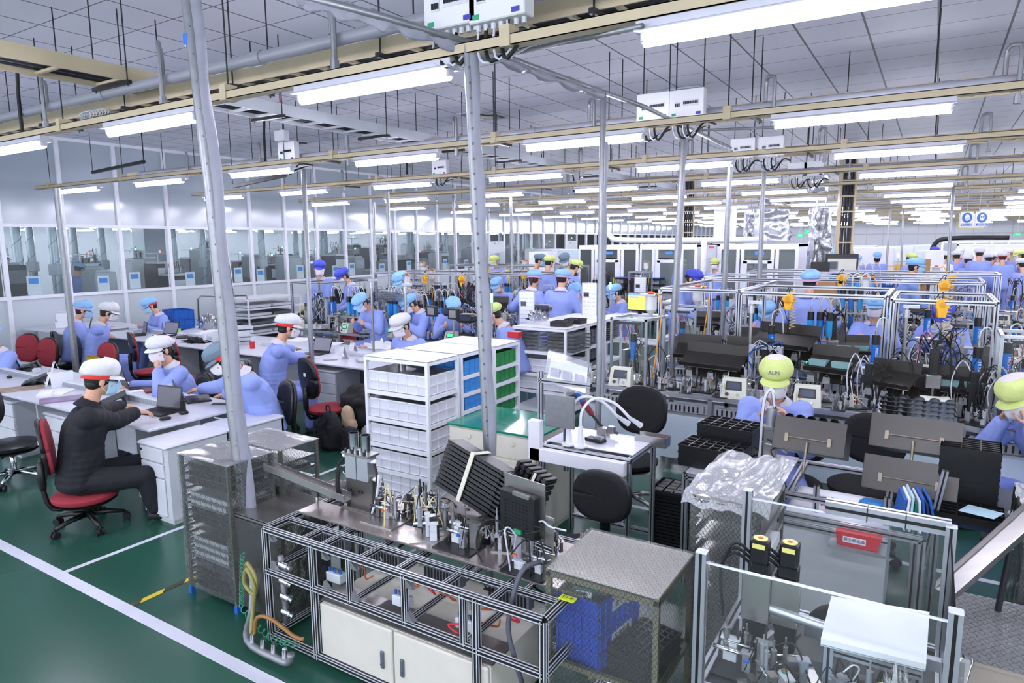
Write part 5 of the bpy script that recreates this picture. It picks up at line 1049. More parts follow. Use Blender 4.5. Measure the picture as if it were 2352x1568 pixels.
for k, x in enumerate((-.11, -.10, .11, .12)): MB().tube([(x, -.01, .28 - .1 * (k % 2)), (x * 1.35, -.03, .22), (x * 1.3, -.05, .10), (x * 1.0, -.05, .01)], .007, 8, 5).build('hose', BLACKM if k < 3 else GREYW, t, True)
for x in (-.06, .0, .025): MB().cyl((x, -.022, .10), (x, -.0205, .10), .008).build('hole', BLACK, t)
# ---- generic small mechanism units
def unit(seed, w=.26, d=.18, h=.20, label='', cab=3):
    q = random.Random(seed); t = thing('assembly_unit', label, 'machine part'); SM = [STEEL, ALU, STEELD, BLACK, STEEL, GREYW]
    MB().box(-w / 2, w / 2, -d / 2, d / 2, 0, .010, .001).build('base_plate', q.choice((STEEL, STEELD, BLACK)), t)
    for k in range(q.randint(3, 5)):
        x, y = q.uniform(-w * .4, w * .4), q.uniform(-d * .4, d * .4); a, b_, c = q.uniform(.02, .06), q.uniform(.015, .04), q.uniform(.03, h * .8); m = MB().box(x - a / 2, x + a / 2, y - b_ / 2, y + b_ / 2, .01, .01 + c, .002); m.box(x - a * .7, x + a * .7, y - b_ * .6, y + b_ * .6, .01 + c, .018 + c)
        for j in range(2): m.cyl((x - a * .3 + a * .6 * j, y - b_ * .6, .01 + c * .6), (x - a * .3 + a * .6 * j, y - b_ * .62 - .004, .01 + c * .6), .004, n=6)
        m.build(q.choice(('bracket', 'slide_block', 'mount')), q.choice(SM), t, 2)
    for k in range(2):
        x, y = q.uniform(-w * .4, w * .4), q.uniform(-d * .4, d * .4); z = q.uniform(.04, h * .5)
        MB().cyl((x, y, z), (x, y, z + h * .6), q.uniform(.008, .014)).cyl((x, y, z + h * .6), (x, y, z + h * .85), .004).box(x - .014, x + .014, y - .014, y + .014, z, z + .02).build('actuator', q.choice((ALU, BLACK, STEEL)), t, 2)
    x = q.uniform(-w * .3, w * .3); MB().cyl((x - .07, 0, h * .45), (x + .07, 0, h * .45), .010).cyl((x - .05, .02, h * .6), (x + .09, .02, h * .6), .005).build('guide_rod', CHROME, t, True)
    MB().box(-.01, .01, -.006, .006, 0, .012).build('sensor', q.choice((WHITE, BLUEB, GREENP, ORANGE)), t, False, (q.uniform(-.08, .08), -d * .35, h * .5))
    for k in range(cab):
        a = V((q.uniform(-w * .4, w * .4), q.uniform(-d * .4, d * .4), q.uniform(.05, h))); b_ = V((q.uniform(-w * .5, w * .5), q.uniform(-d * .5, d * .5), .01)); mid = (a + b_) / 2 + V((q.uniform(-.06, .06), q.uniform(-.06, .06), q.uniform(.05, h * .8)))
        MB().tube([a, a.lerp(mid, .6) + V((0, 0, .03)), mid, b_.lerp(mid, .4), b_], q.uniform(.0025, .005), 6, 3).build('cable', q.choice((BLACKM, BLACKM, GREYW, BLACKM, mat('yellow_wire', 'd2c489', .5))), t, True)
    return t
UNITS = [unit(100 + k, label='x') for k in range(10)]
for o in UNITS: o.location = (0, -40, -50)
used = set()
def place_unit(k, p, rz, label, group=None, sc=1):
    k %= len(UNITS)
    if k not in used: used.add(k); o = UNITS[k]; o.location = p; o.rotation_euler = (0, 0, rz); o['label'] = label
    else: o = dup(UNITS[k], p, rz, label)
    if group: o['group'] = group
    elif 'group' in o: del o['group']
    o.scale = (sc,) * 3 if isinstance(sc, (int, float)) else sc
    return o
for k, (x, y, l) in enumerate(((-2.38, .40, 'small steel feeder right of the two polished cylinders'), (-2.18, .54, 'cabled steel feeder at the back edge of the foreground machine'), (-2.05, .38, 'black and steel slide unit before the tilted black trays'), (-1.86, .36, 'cable-covered pick unit under the tilted black trays'), (-1.62, .50, 'narrow pick unit left of the machine display'), (-2.62, .56, 'steel parts track behind the polished cylinders'), (-1.45, .33, 'dark slide unit under the machine display'), (-2.3, .56, 'flat steel unit in the rear row of the foreground machine'))):
    place_unit(k, (x, FY0 + y - .06, FZ + .03), R(20 * k % 60), l, None, (.85, .8, .85) if k != 5 else (.6, .7, .5))
for k in range(14):
    y = FY0 + (.60 if k % 2 else .44); place_unit(k * 3 + 1, (-2.50 + k * .09, y, FZ + .03), R(37 * k), 'tiny steel fixture along the back track of the foreground machine', 'tiny fixtures of the foreground machine', (.42, .42, .38))
cables(bpy.data.objects['assembly_machine'], 14, (-2.5, -1.5, FY0 + .36, FY0 + .6, FZ + .03, FZ + .14), .004, None, 77)
tag(MB().tube([(-1.95 + .09 * cos(a) , 2.42 + .02 * sin(a), .80 + .11 * sin(a)) for a in [2 * pi * k / 20 for k in range(20)]], .004, 6).build('looped_hose', BLACKM, None, True, (.32, 0, -.02)), 'black hose looped over the right end of the machine plate', 'hose')
# tilted stack of black trays with strap
t = thing('tray_bundle', 'tilted bundle of black trays held by a cream strap on the machine', 'trays', (-2.0, 2.78, .80), R(-6)); t.rotation_euler = (R(-12), R(14), R(-8)); 
for k in range(11):
    mb = MB(); z = k * .024; mb.box(-.20, .20, -.10, .02, z, z + .017, .003).box(-.195, .195, -.104, -.096, z + .017, z + .022)
    for j in range(5): mb.box(.20, .235, -.1 + j * .026, -.085 + j * .026, z + .002, z + .015)
    mb.build('tray', BLACK, t, 2)
MB().box(-.02, .005, -.112, -.106, -.004, .27).box(-.02, .005, -.11, .03, .262, .266).build('strap', mat('cream_strap', 'd9d5c4', .7), t)
t2 = thing('tray_bundle', 'smaller rear bundle of black cell trays beside the machine display', 'trays', (-1.72, 2.86, .80)); t2.rotation_euler = (R(-12), R(20), R(-8))
for k in range(6):
    mb = MB(); z = k * .036
    for j in range(6): mb.box(-.1 + j * .035, -.078 + j * .035, -.08, .03, z, z + .032, .003)
    mb.box(-.1, .1, -.075, .03, z + .01, z + .016).build('tray', BLACK, t2, 2)
MB().box(.02, .035, -.086, -.082, 0, .21).build('strap', mat('cream_strap', 'd9d5c4', .7), t2)
st = thing('tray_stand', 'dark stand carrying the tilted tray bundles', 'stand', (0, 0, 0)); MB().plate((-2.2, 2.66, .77), (-1.6, 2.62, .73), (-1.6, 2.80, .72), (-2.2, 2.84, .76), .004).build('plate', STEELD, st); MB().cyl((-2.0, 2.74, FZ + .03), (-2.0, 2.74, .76), .012).cyl((-1.7, 2.72, FZ + .03), (-1.7, 2.72, .74), .012).build('rod', STEELD, st, 2)
# machine display seen from the back
t = thing('machine_display', 'black control display seen from behind on a black profile stand', 'display', (-1.50, FY0 + .30, FZ), R(-12))
P_('stand', (0.06, .03, 0), (.06, .03, .16), t, .03, True); P_('stand', (-.14, .03, .15), (.16, .03, .15), t, .03, True); MB().box(-.13, .12, .02, .024, .17, .44).build('back_plate', STEEL, t)
MB().box(-.12, .09, -.025, .02, .18, .38, .006).build('housing', BLACK, t, 2); mb = MB()
for i in range(7):
    for j in range(8): mb.box(-.09 + i * .022, -.078 + i * .022, -.027, -.024, .21 + j * .017, .217 + j * .017)
mb.build('vent_slots', BLACKM, t)['kind'] = 'stuff'; MB().box(-.03, .07, -.035, -.02, .37, .39, .003).build('clip_bar', STEEL, t); MB().box(-.02, .02, -.036, -.02, .195, .215).build('green_connector', mat('connector_green', '2fa56a', .4), t)
MB().box(.11, .17, .02, .024, .10, .30).build('side_plate', STEEL, t); cables(t, 5, (.08, .17, -.02, .02, .12, .28), .004, None, 21); MB().tube([(0, -.03, .20), (.0, -.05, .12), (.06, -.02, .05), (.06, 0, 0)], .003, 6, 4).build('thin_cable', mat('lilac_wire', 'b7a6cf', .5), t, True)
t = thing('warning_plate', 'small yellow-green warning plate on the machine end', 'sign', (-1.19, 2.32, FZ + .03)); MB().box(-.035, .035, -.02, .02, 0, .004).build('plate', mat('warning_yellow', 'c3d32b', .5), t); text('! ! +', .03, BLACK, t, (0, 0, .0045), (0, 0, 0))
# floor pipe with hoses at the post
t = thing('air_manifold', 'grey air pipe elbowed along the floor with four chrome ports', 'pipe', (0, 0, 0)); a = PZ(588, 1380, .1); B0 = V((-3.03, 1.98, .0))
b_ = PY(590, 1480, 2.02); MB().tube([(-3.20, 2.28, .30), (-3.12, 2.2, .12), (-2.98, 2.06, .05), (-2.72, 2.045, .04), (-2.64, 2.05, .05), (-2.62, 2.05, .10)], .020, 10, 4).build('pipe', GALV, t, True)
for k in range(4): MB().cyl((-2.93 + .085 * k, 2.055, .05), (-2.925 + .085 * k, 2.055, .11), .017, .013).build('port', CHROME, t, 2)
tag(MB().tube([(-3.14, 2.20, .34), (-3.08, 2.16, .42), (-3.0, 2.15, .36), (-3.02, 2.15, .26), (-3.1, 2.15, .3), (-3.06, 2.14, .40), (-2.99, 2.13, .32), (-3.0, 2.12, .2), (-2.96, 2.07, .09)], .011, 8, 5).build('yellow_hose', mat('olive_hose', '8f8a4e', .35), None, True), 'olive yellow hose looped beside the leaning post', 'hose')
tag(MB().tube([(-2.93, 2.07, .1), (-2.9, 2.07, .2), (-2.80, 2.08, .22), (-2.65, 2.1, .16), (-2.6, 2.12, .15)], .010, 8, 5).build('amber_hose', mat('amber_hose', '9a6b33', .35), None, True), 'amber hose arching out of the floor manifold', 'hose')
pts = []
for k in range(150):
    f = k / 150; c = V((-3.16, 2.19, .44)).lerp(V((-3.10, 2.12, .18)), min(1, f * 2)) if f < .5 else V((-3.10, 2.12, .18)).lerp(V((-2.62, 2.10, .13)), (f - .5) * 2) - V((0, 0, .07 * sin((f - .5) * 2 * pi))); pts.append(c + V((cos(k * 1.1) * .014, sin(k * 1.1) * .012, sin(k * 1.1) * .012)))
tag(MB().tube(pts, .0025, 5).build('coil_hose', GREENP, None, True), 'green coiled air hose hanging down the leaning post', 'hose')
# ================================================================ NETTED BOX WITH BLUE CRATES
t = thing('netted_cabinet', 'olive framed cabinet wrapped in netted plastic with blue crates inside', 'cabinet', (0, 0, 0)); nx0, nx1, ny0, ny1, nz = -1.31, -.81, 2.35, 2.80, .785; OL = mat('rack_olive2', '8a8468', .5)
for x in (nx0, nx1 - .022):
    for y in (ny0, ny1 - .022): MB().box(x, x + .022, y, y + .022, 0, nz - .01).build('post', OL, t)
for z in (.36, nz - .03): MB().box(nx0, nx1, ny0, ny0 + .022, z - .012, z + .012).box(nx0, nx1, ny1 - .022, ny1, z - .012, z + .012).box(nx0, nx0 + .022, ny0, ny1, z - .012, z + .012).box(nx1 - .022, nx1, ny0, ny1, z - .012, z + .012).build('frame_rail', OL, t)
MB().box(nx0 + .01, nx1 - .01, ny0 + .01, ny1 - .01, .355, .36).build('shelf_board', mat('dark_board', '33363f', .3), t); MB().box(nx0 + .004, nx1 - .004, ny0 + .004, ny1 - .004, nz - .012, nz - .006).build('top_board', mat('top_glare_white', 'e8e4dc', .12), t)  # top board coloured near-white to paint in the lamp glare
for nm, vs in (('net_front', ((nx0 - .004, ny0 - .006, .04), (nx1 + .004, ny0 - .006, .04), (nx1 + .004, ny0 - .006, nz), (nx0 - .004, ny0 - .006, nz))), ('net_side', ((nx1 + .006, ny0, .04), (nx1 + .006, ny1, .04), (nx1 + .006, ny1, nz), (nx1 + .006, ny0, nz))), ('net_top', ((nx0 - .004, ny0 - .006, nz + .002), (nx1 + .006, ny0 - .006, nz + .002), (nx1 + .006, ny1, nz + .002), (nx0 - .004, ny1, nz + .002)))):
    MB().grid(lambda a, c: V(vs[0]).lerp(V(vs[1]), a).lerp(V(vs[3]).lerp(V(vs[2]), a), c), 6, 6).build(nm, NETT if 'top' in nm else NET, t)
MB().box(-1.02, -.93, ny0 - .008, ny0 - .007, .345, .36).build('label_strip', PAPER, t)
for k in range(2):
    c = crate(('lower', 'upper')[k] + ' royal blue crate inside the netted cabinet', (-1.16, 2.56, .362 + .15 * k), R(-8), .23, .34, .155, mat('royal_crate', '1857d6', .35), 5, group='blue crates in the netted cabinet'); MB().box(.112, .118, -.07, .09, .08, .125).build('label_sticker', PAPER, c); text('定位夹具', .03, BLACK, c, (.1185, .01, .103), (pi / 2, 0, pi / 2))
c = thing('mint_basket', 'mint green bin lying on the blue crates in the netted cabinet', 'bin', (-1.17, 2.50, .640), R(10)); MB().lathe([(.05, .0), (.10, .06), (.105, .06), (.1, .05), (.05, .01)], 6).build('body', mat('mint_dark', '4f8b80', .4), c); MB().box(-.04, .03, -.10, -.092, .02, .05).build('label_sticker', PAPER, c)
for k in range(3): celltray('black cell tray stacked on the netted cabinet shelf', (-.935, 2.55, .362 + .035 * k), R(-10), .18, .28, .034, 6, 8, DARK, 'black trays in the netted cabinet')
# ================================================================ LOWER RIGHT MACHINE WITH ACRYLIC GUARD
GX0, GX1, GY0, GY1 = -.60, .125, 2.17, 2.84
t = thing('guarded_machine', 'aluminium frame with clear acrylic guard and four posts at the lower right', 'machine', (0, 0, 0))
for (x, y, h) in ((GX0, GY0, 1.1), (GX0, GY1, 1.1), (GX1, GY1, 1.1), (GX1, GY0, 1.1)): P_('post', (x, y, 0), (x, y, h), t, .036); MB().box(x - .019, x + .019, y - .019, y + .019, h, h + .006, .002).build('post_cap', GREYW, t)
for y in (GY0, GY1): P_('rail', (GX0, y, .60), (GX1, y, .60), t, .036)
for x in (GX0, GX1): P_('rail', (x, GY0, .60), (x, GY1, .60), t, .036)
MB().box(GX0, GX1, GY0, GY1, .59, .60).build('deck', DARK, t)
MB().box(GX0, GX1, GY0 - .003, GY0 + .003, .62, 1.07).build('guard_front', ACR, t); MB().box(GX0, GX1, GY1 - .003, GY1 + .003, .62, 1.07).build('guard_rear', ACR, t); MB().box(GX1 - .003, GX1 + .003, GY0, GY1, .62, 1.07).build('guard_side', ACR, t)
[MB().box(GX0, GX1, y - .004, y + .004, 1.064, 1.070).build('polished_edge', mat('acrylic_edge', 'dfe3f2', .2), t) for y in (GY0, GY1)]
P_('lamp_bar', (-.30, GY1 + .02, 1.09), (GX1, GY1 + .02, 1.09), t, .05)
for x in (-.15, -.02): MB().box(x - .002, x + .002, GY1 - .008, GY1 + .048, 1.06, 1.118).build('cable_tie', BLACK, t)
MB().box(-.32, .12, GY0 + .42, GY0 + .45, .66, .70).cyl((-.5, 2.48, .80), (-.2, 2.47, .78), .02).build('cross_tube', ALU, t, 2)
MB().tube([(.17, 2.3, .9), (.15, 2.22, .8), (.16, 2.2, .6)], .02, 8, 4).build('plastic_sleeve', CLEAR, t, True)
t = thing('white_cover', 'flat white box cover on aluminium profiles inside the guard', 'cover', (0, 0, 0)); a = [V(q) for q in ((-.235, 2.34, .79), (.07, 2.36, .79), (.075, 2.66, .82), (-.235, 2.60, .82))]
MB().plate(*a, t=.022).build('lid', WHITE, t); MB().plate(*[q + V((0, 0, -.006)) for q in a], t=.003).build('rim', GREYW, t); P_('support', (-.21, 2.36, .60), (-.21, 2.36, .785), t); P_('support', (.05, 2.38, .60), (.05, 2.38, .785), t); P_('support', (-.22, 2.37, .765), (.06, 2.37, .765), t)
for k, (x, y, l) in enumerate(((-.50, 2.34, 'steel slide with black carriage left inside the guard'), (-.34, 2.36, 'pneumatic pick head in the middle of the guarded machine'), (-.15, 2.28, 'steel block group under the white cover edge'), (-.45, 2.60, 'cabled drive behind the two square motors'), (-.05, 2.27, 'small fixture at the front of the guarded machine'), (-.36, 2.22, 'black rail fixture near the bottom edge'))):
    place_unit(3 + k, (x, y, .602), R(25 * k), l, None, (.9, .9, .72))
for k, x in enumerate((-.475, -.375)):
    t = thing('servo_motor', ('left', 'right')[k] + ' black square servo motor with yellow label and red dot', 'motor', (x, 2.50 + .02 * k, .62)); MB().box(-.035, .035, -.03, .03, .0, .34, .004).build('column', BLACK, t, 2); MB().box(-.032, .032, -.032, .032, .34, .43, .006).build('housing', BLACK, t, 2)
    MB().box(-.022, .022, -.034, -.031, .40, .418).cyl((0, 0, .43), (0, 0, .4315), .026, n=20).build('yellow_label', mat('label_yellow', 'd9d27a', .5), t); MB().cyl((0, 0, .4315), (0, 0, .433), .009).build('red_dot', REDP, t); MB().box(-.05, .05, -.05, -.035, .12, .30, .002).build('steel_bracket', STEEL, t)
    for j in range(3): MB().tube([(-.03, 0, .36 - .02 * j), (-.09, -.02, .40 - .02 * j), (-.13, -.05, .30), (-.12, -.03, .1)], .006, 6, 4).build('motor_cable', BLACKM, t, True)
t = thing('green_spool', 'dark green round drum under the white cover', 'drum', (-.08, 2.25, .602)); MB().cyl((0, 0, 0), (0, 0, .06), .06, n=24).build('drum', mat('drum_green', '0f4a34', .3), t, 2); MB().cyl((0, 0, .06), (0, 0, .075), .012).build('hub', WHITE, t, 2)
tag(MB().box(-.05, .05, -.03, .03, 0, .012).build('wipe_cloths', SKYB, None, False, (-.23, 2.23, .63), (.2, .3, .5)), 'light blue wiping cloths in the guarded machine', 'cloth'); tag(MB().box(-.04, .04, -.02, .02, 0, .03, .006).build('blue_box', BLUEB, None, 2, (-.15, 2.21, .61)), 'small blue box by the bottom edge of the guarded machine', 'box')
blob('crystal_heap', 'sparkling heap of fine clear plastic shreds below the white cover', 'plastic shreds', (.0, 2.25, .60), (.07, .06, .16), mat('shreds', 'd4d6e4', .3, var=.5, sc=120, bump=1, bsc=200), .9, 22, 40)['kind'] = 'stuff'
chair('black chair inside the cell, seen through the acrylic guard', (-.17, 3.05, 0), R(0), mat('maroon_seat', '4a1a22', .8), BLKF, .26, (.36, .34, .22))
# white cabinet behind
t = thing('white_cabinet', 'low white cabinet with aluminium edges behind the acrylic guard', 'cabinet', (-.62, 3.78, 0)); MB().box(0, .52, 0, .62, .08, .60, .004).build('body', WHITE, t, 2); P_('edge_rail', (0, 0, .61), (.52, 0, .61), t); MB().box(-.012, .0, .05, .10, .40, .55).build('hinge', DARK, t)
MB().box(0, .52, .03, .6, .60, .625).build('top', WHITE, t); MB().box(.26, .52, -.16, .0, .585, .60).build('ledge', ALU, t); P_('support', (.15, .2, .62), (.15, .2, .78), t); P_('support', (.5, .2, .1), (.5, .2, .78), t)
t = thing('red_bin', 'red parts bin with white label on the white cabinet', 'bin', (-.23, 3.70, .602)); MB().prism([(-.09, 0), (.09, 0), (.11, .07), (-.10, .07)], -.05, .05, Matrix.Rotation(pi / 2, 4, 'X')).build('body', REDP, t); MB().box(-.065, .04, -.053, -.0505, .02, .05).build('label_sticker', PAPER, t); text('剪子部品盒', .02, TXT, t, (-.012, -.0545, .035), (pi / 2, 0, 0))
# wire rack with folded netted plastic cover
t = thing('tray_rack', 'steel tray rack with folded netted plastic thrown over its top', 'rack', (0, 0, 0)); wx0, wx1, wy0, wy1 = -.88, -.57, 2.97, 3.58
for x in (wx0, wx1 - .02):
    for y in (wy0, wy1 - .02): MB().box(x, x + .02, y, y + .02, 0, .98).build('post', STEELD, t)
for k in range(9): z = .08 + k * .10; MB().box(wx0 + .01, wx1 - .01, wy0, wy1, z, z + .004).box(wx0, wx0 + .01, wy0, wy1, z, z + .03).box(wx1 - .01, wx1, wy0, wy1, z, z + .03).build('shelf_plate', STEEL, t)
MB().box(wx0, wx1, wy0, wy1, .975, .985).build('top_plate', STEEL, t)
MB().box(wx0 - .004, wx1, wy0 - .008, wy0 - .006, .06, .97).build('net_front', NET, t)
MB().grid(lambda a, c: V((wx0 - .04 + a * (wx1 - wx0 + .08), wy0 - .03 + c * (wy1 - wy0 + .06), .995 + .035 * abs(sin(a * 7)) * c + .02 * noise.noise(V((a * 6, c * 4, 0))) - .05 * (max(0, .08 - c) / .08) + (.05 if a > .8 else 0) * sin(a * pi))), 40, 30).build('folded_cover', net_plastic('netted_plastic_white', .024, .15, .45, (.25, .26, .28)), t, True)
t = thing('white_parts_box', 'white divided parts box sticking out of the tray rack', 'box', (-.60, 3.05, .70)); MB().box(0, .06, -.02, .25, 0, .05).build('body', WHITE, t)
# netted right-hand table and leaning steel tray
t = thing('netted_table', 'low table top covered with netted sheet at the right edge', 'table', (0, 0, 0)); MB().box(.17, .9, 2.74, 3.28, .64, .655).build('top', mat('top_taupe', 'a89d92', .5), t); MB().box(.165, .9, 2.735, 3.285, .657, .659).build('net_top', net_plastic('netted_taupe', .03, .12, .25, (.12, .12, .12)), t); MB().box(.18, .9, 2.75, 2.77, 0, .64).box(.18, .2, 2.75, 3.27, 0, .64).build('side_panel', mat('top_taupe', 'a89d92', .5), t)
t = thing('steel_trough', 'long stainless trough leaning up to the right', 'trough', (0, 0, 0)); a, b_ = V((.15, 3.02, .74)), V((.50, 3.32, 1.12)); d = (b_ - a).normalized(); n = V((-.75, .66, .1)).normalized() * .07
MB().plate(a - n * .2, b_ - n * .2, b_ + n, a + n, .003).plate(a - n * .2, b_ - n * .2, b_ - n * .2 + V((.0, -.01, .035)), a - n * .2 + V((0, -.01, .035)), .003).plate(a + n, b_ + n, b_ + n + V((0, 0, .03)), a + n + V((0, 0, .03)), .003).build('trough', STEEL, t); MB().cyl((.32, 3.18, .66), (.34, 3.18, .93), .012).build('stand_rod', DARK, t, 2)
t = thing('wrapped_cart', 'tall cart wrapped in clear netted plastic at the right edge', 'cart', (0, 0, 0)); MB().grid(lambda a, c: V((.40 + .25 * a + .02 * noise.noise(V((a * 9, c * 5, 3))), 3.36 + .5 * c + .02 * noise.noise(V((a * 4, c * 9, 9))), 1.0 + .03 * noise.noise(V((a * 7, c * 7, 0))))), 20, 20).build('wrap_top', net_plastic('netted_plastic_white', .024, .15, .45, (.25, .26, .28)), t, True); MB().grid(lambda a, c: V((.40 + .012 * noise.noise(V((a * 14, c * 3, 5))), 3.36 + .5 * a, .1 + .9 * c)), 20, 12).grid(lambda a, c: V((.40 + .4 * a, 3.36 + .012 * noise.noise(V((a * 14, c * 3, 5))), .1 + .9 * c)), 20, 12).build('wrap_side', NET, t, True); MB().box(.42, .8, 3.38, 3.84, 0, .98).build('frame', STEELD, t)
tag(MB().plate((.40, 3.5, 1.04), (.56, 3.42, 1.04), (.60, 3.62, 1.05), (.44, 3.68, 1.05), .002).build('paper_sheet', PAPER), 'white paper lying on the wrapped cart at the right edge', 'paper')
# ================================================================ ASSEMBLY CELLS
SCRB = mat('panel_screen', '454d5e', .2); PANC = mat('panel_cream', 'd4d6c6', .45); CHUTE = mat('chute_steel', '383633', .35, .6, .12, 4); MCAP = mat('cylinder_blue', '1f6fc4', .25); MCAP2 = mat('cylinder_cyan', '2f9bd8', .25)
def bench(label, x0, x1, y0, y1, z=.75, skirt=True, step=.62, green=False):
    t = thing('assembly_bench', label, 'workbench', (0, 0, 0), 0, 'assembly bench rows'); n = max(1, round((x1 - x0) / step))
    for y in (y0, y1):
        MB().box(x0, x1, y - .018, y + .018, z - .036, z).box(x0, x1, y - .019, y - .010, z - .024, z - .012).build('top_rail', ALU, t); MB().box(x0, x1, y - .018, y + .018, z - .22, z - .19).build('lower_rail', ALU, t)
    for k in range(n + 1):
        x = x0 + (x1 - x0) * k / n; MB().box(x - .018, x + .018, y0 - .018, y0 + .018, 0, z - .03).build('leg', ALU, t); MB().box(x - .018, x + .018, y1 - .018, y1 + .018, 0, z - .03).build('leg', ALU, t)
        MB().box(x - .016, x + .016, y0, y1, z - .034, z - .002).build('crossbar', GREENP if green else ALU, t)
    for k in range(n):
        xa = x0 + (x1 - x0) * k / n; xb = x0 + (x1 - x0) * (k + 1) / n
        if skirt: MB().box(xa + .012, xb - .012, y0 - .024, y0 - .016, .12, z - .21).build('skirt_panel', mat('skirt_blue_white', 'c9d6e2', .3), t)
        MB().box(xa + .05, xb - .06, y0 + .01, y0 + .06, z - .185, z - .11, .003).build('slotted_duct', mat('duct_light', 'a3a6ab', .5), t); mb = MB()
        for j in range(12): u = xa + .06 + (xb - xa - .14) * j / 12; mb.box(u, u + .014, y0 + .004, y0 + .011, z - .175, z - .12)
        mb.build('slot', BLACK, t)['kind'] = 'stuff'
        if k % 2: MB().box(xa + .02, xb - .02, y0 + .10, y1 - .04, z - .01, z, .001).build('deck_plate', (STEELD, DARK, STEEL)[k % 3], t)
        MB().box(xa + .05, xb - .05, y0 + .1, y1 - .05, .30, .33).box(xa + .1, xb - .2, y0 + .15, y1 - .15, .33, .50, .01).build('under_box', (DARK, GREYB, BLACK)[k % 3], t)
    return t
def mk_panel(green):
    t = thing('operator_terminal', 'x', 'control panel'); MB().add([(-.085, 0, 0), (.085, 0, 0), (.085, .11, 0), (-.085, .11, 0), (-.075, .045, .13), (.075, .045, .13), (.075, .11, .13), (-.075, .11, .13)], [(3, 2, 1, 0), (4, 5, 6, 7), (0, 1, 5, 4), (1, 2, 6, 5), (2, 3, 7, 6), (3, 0, 4, 7)]).build('case', PANC, t)
    n = V((0, -.13, .045)).normalized(); F = lambda x, s, o=.0012: V((x, .045 * s, .13 * s)) + n * o
    MB().add([F(-.055, .42), F(.055, .42), F(.050, .88), (F(-.050, .88))], [(0, 1, 2, 3)]).build('bezel', BLACK, t); MB().add([F(-.042, .50, .003), F(.042, .50, .003), F(.040, .80, .003), F(-.040, .80, .003)], [(0, 1, 2, 3)]).build('screen', SCRG if green else SCRB, t)
    for x in (-.04, .03): MB().cyl(F(x, .22, 0), F(x, .22, .012), .012 if x < 0 else .009, n=12).build('knob', BLACK if x < 0 else CHROME, t, 2)
    return t
def mk_cyl(n_, dark):
    t = thing('dispensing_cylinder', 'x', 'cylinder'); st = MB()
    for i in range(n_):
        x = (i - (n_ - 1) / 2) * .085; MB().cyl((x, 0, .24), (x, 0, .40), .029, n=18).build('blue_barrel', MCAP if i % 2 else (MCAP if dark else MCAP2), t, 2); MB().cyl((x, 0, .40), (x, 0, .48), .031, n=18).box(x - .008, x + .008, -.034, -.028, .43, .45).build('black_cap', BLACK, t, 2)
        MB().cyl((x, 0, .21), (x, 0, .24), .024).cyl((x, 0, .17), (x, 0, .21), .012).cyl((x, 0, .48), (x, 0, .52), .012).cyl((x, 0, .52), (x, 0, .54), .006).build('fitting', STEEL, t, 2)
        MB().tube([(x, 0, .54), (x + .01, 0, .60), (x + .05, .02, .62), (x + .08, .05, .56), (x + .09, .08, .40)], .006, 6, 5).build('air_line', GREYW if i % 2 == 0 else mat('ivory_hose', 'd9d4b8', .5), t, True); text('MUSASHI', .028, PAPER, t, (x + .012, -.0302, .32), (pi / 2, pi / 2, 0)) if n_ == 1 else None
    w = .085 * n_ / 2 + .05; MB().box(-w, w, -.045, .045, .19, .205, .002).build('bracket_plate', ALU, t)
    for x in (-w + .02, w - .02): MB().box(x - .014, x + .014, .0, .028, 0, .19).build('stand_leg', ALU, t)
    return t
def mk_chute(w, bins=0, scoops=2):
    t = thing('parts_chute', 'x', 'chute'); MB().plate((-w, -.10, .22), (w, -.10, .22), (w, .10, .34), (-w, .10, .34), .003).plate((-w, .10, .34), (w, .10, .34), (w * 1.02, .11, .44), (-w * 1.02, .11, .44), .003).plate((-w, -.10, .22), (w, -.10, .22), (w, -.115, .26), (-w, -.115, .26), .003).build('trough', CHUTE, t)
    MB().plate((-w * .95, .02, .10), (w * .95, .02, .10), (w, .10, .22), (-w, .10, .22), .003).build('lower_plate', CHUTE, t); MB().cyl((-w * .5, .0, 0), (-w * .5, 0, .24), .008).cyl((w * .5, .03, 0), (w * .5, .03, .26), .008).cyl((-w * .8, -.02, .2), (w * .8, -.02, .2), .005).build('stand_rod', STEEL, t, True)
    for k in range(scoops):
        x = (-w * .6, w * .1, w * .6)[k]; MB().plate((x - .035, -.13, .12), (x + .035, -.13, .12), (x + .030, -.12, .18), (x - .030, -.12, .18), .002).plate((x - .035, -.13, .12), (x + .035, -.13, .12), (x + .02, -.09, .14), (x - .02, -.09, .14), .002).tube([(x - .028, -.122, .178), (x, -.115, .20), (x + .028, -.122, .178)], .002, 5).build('clear_scoop', CLEAR, t)
    for k in range(bins): x = (-w * .5, w * .5)[k]; MB().prism([(x - .07, 0), (x + .07, 0), (x + .082, .06), (x - .082, .06)], -.06, .04, Matrix.Translation((0, 0, .25)) @ Matrix.Rotation(pi / 2, 4, 'X')).build('mint_bin', MINT, t); 
    return t
def mk_portal(w, d, h): return None
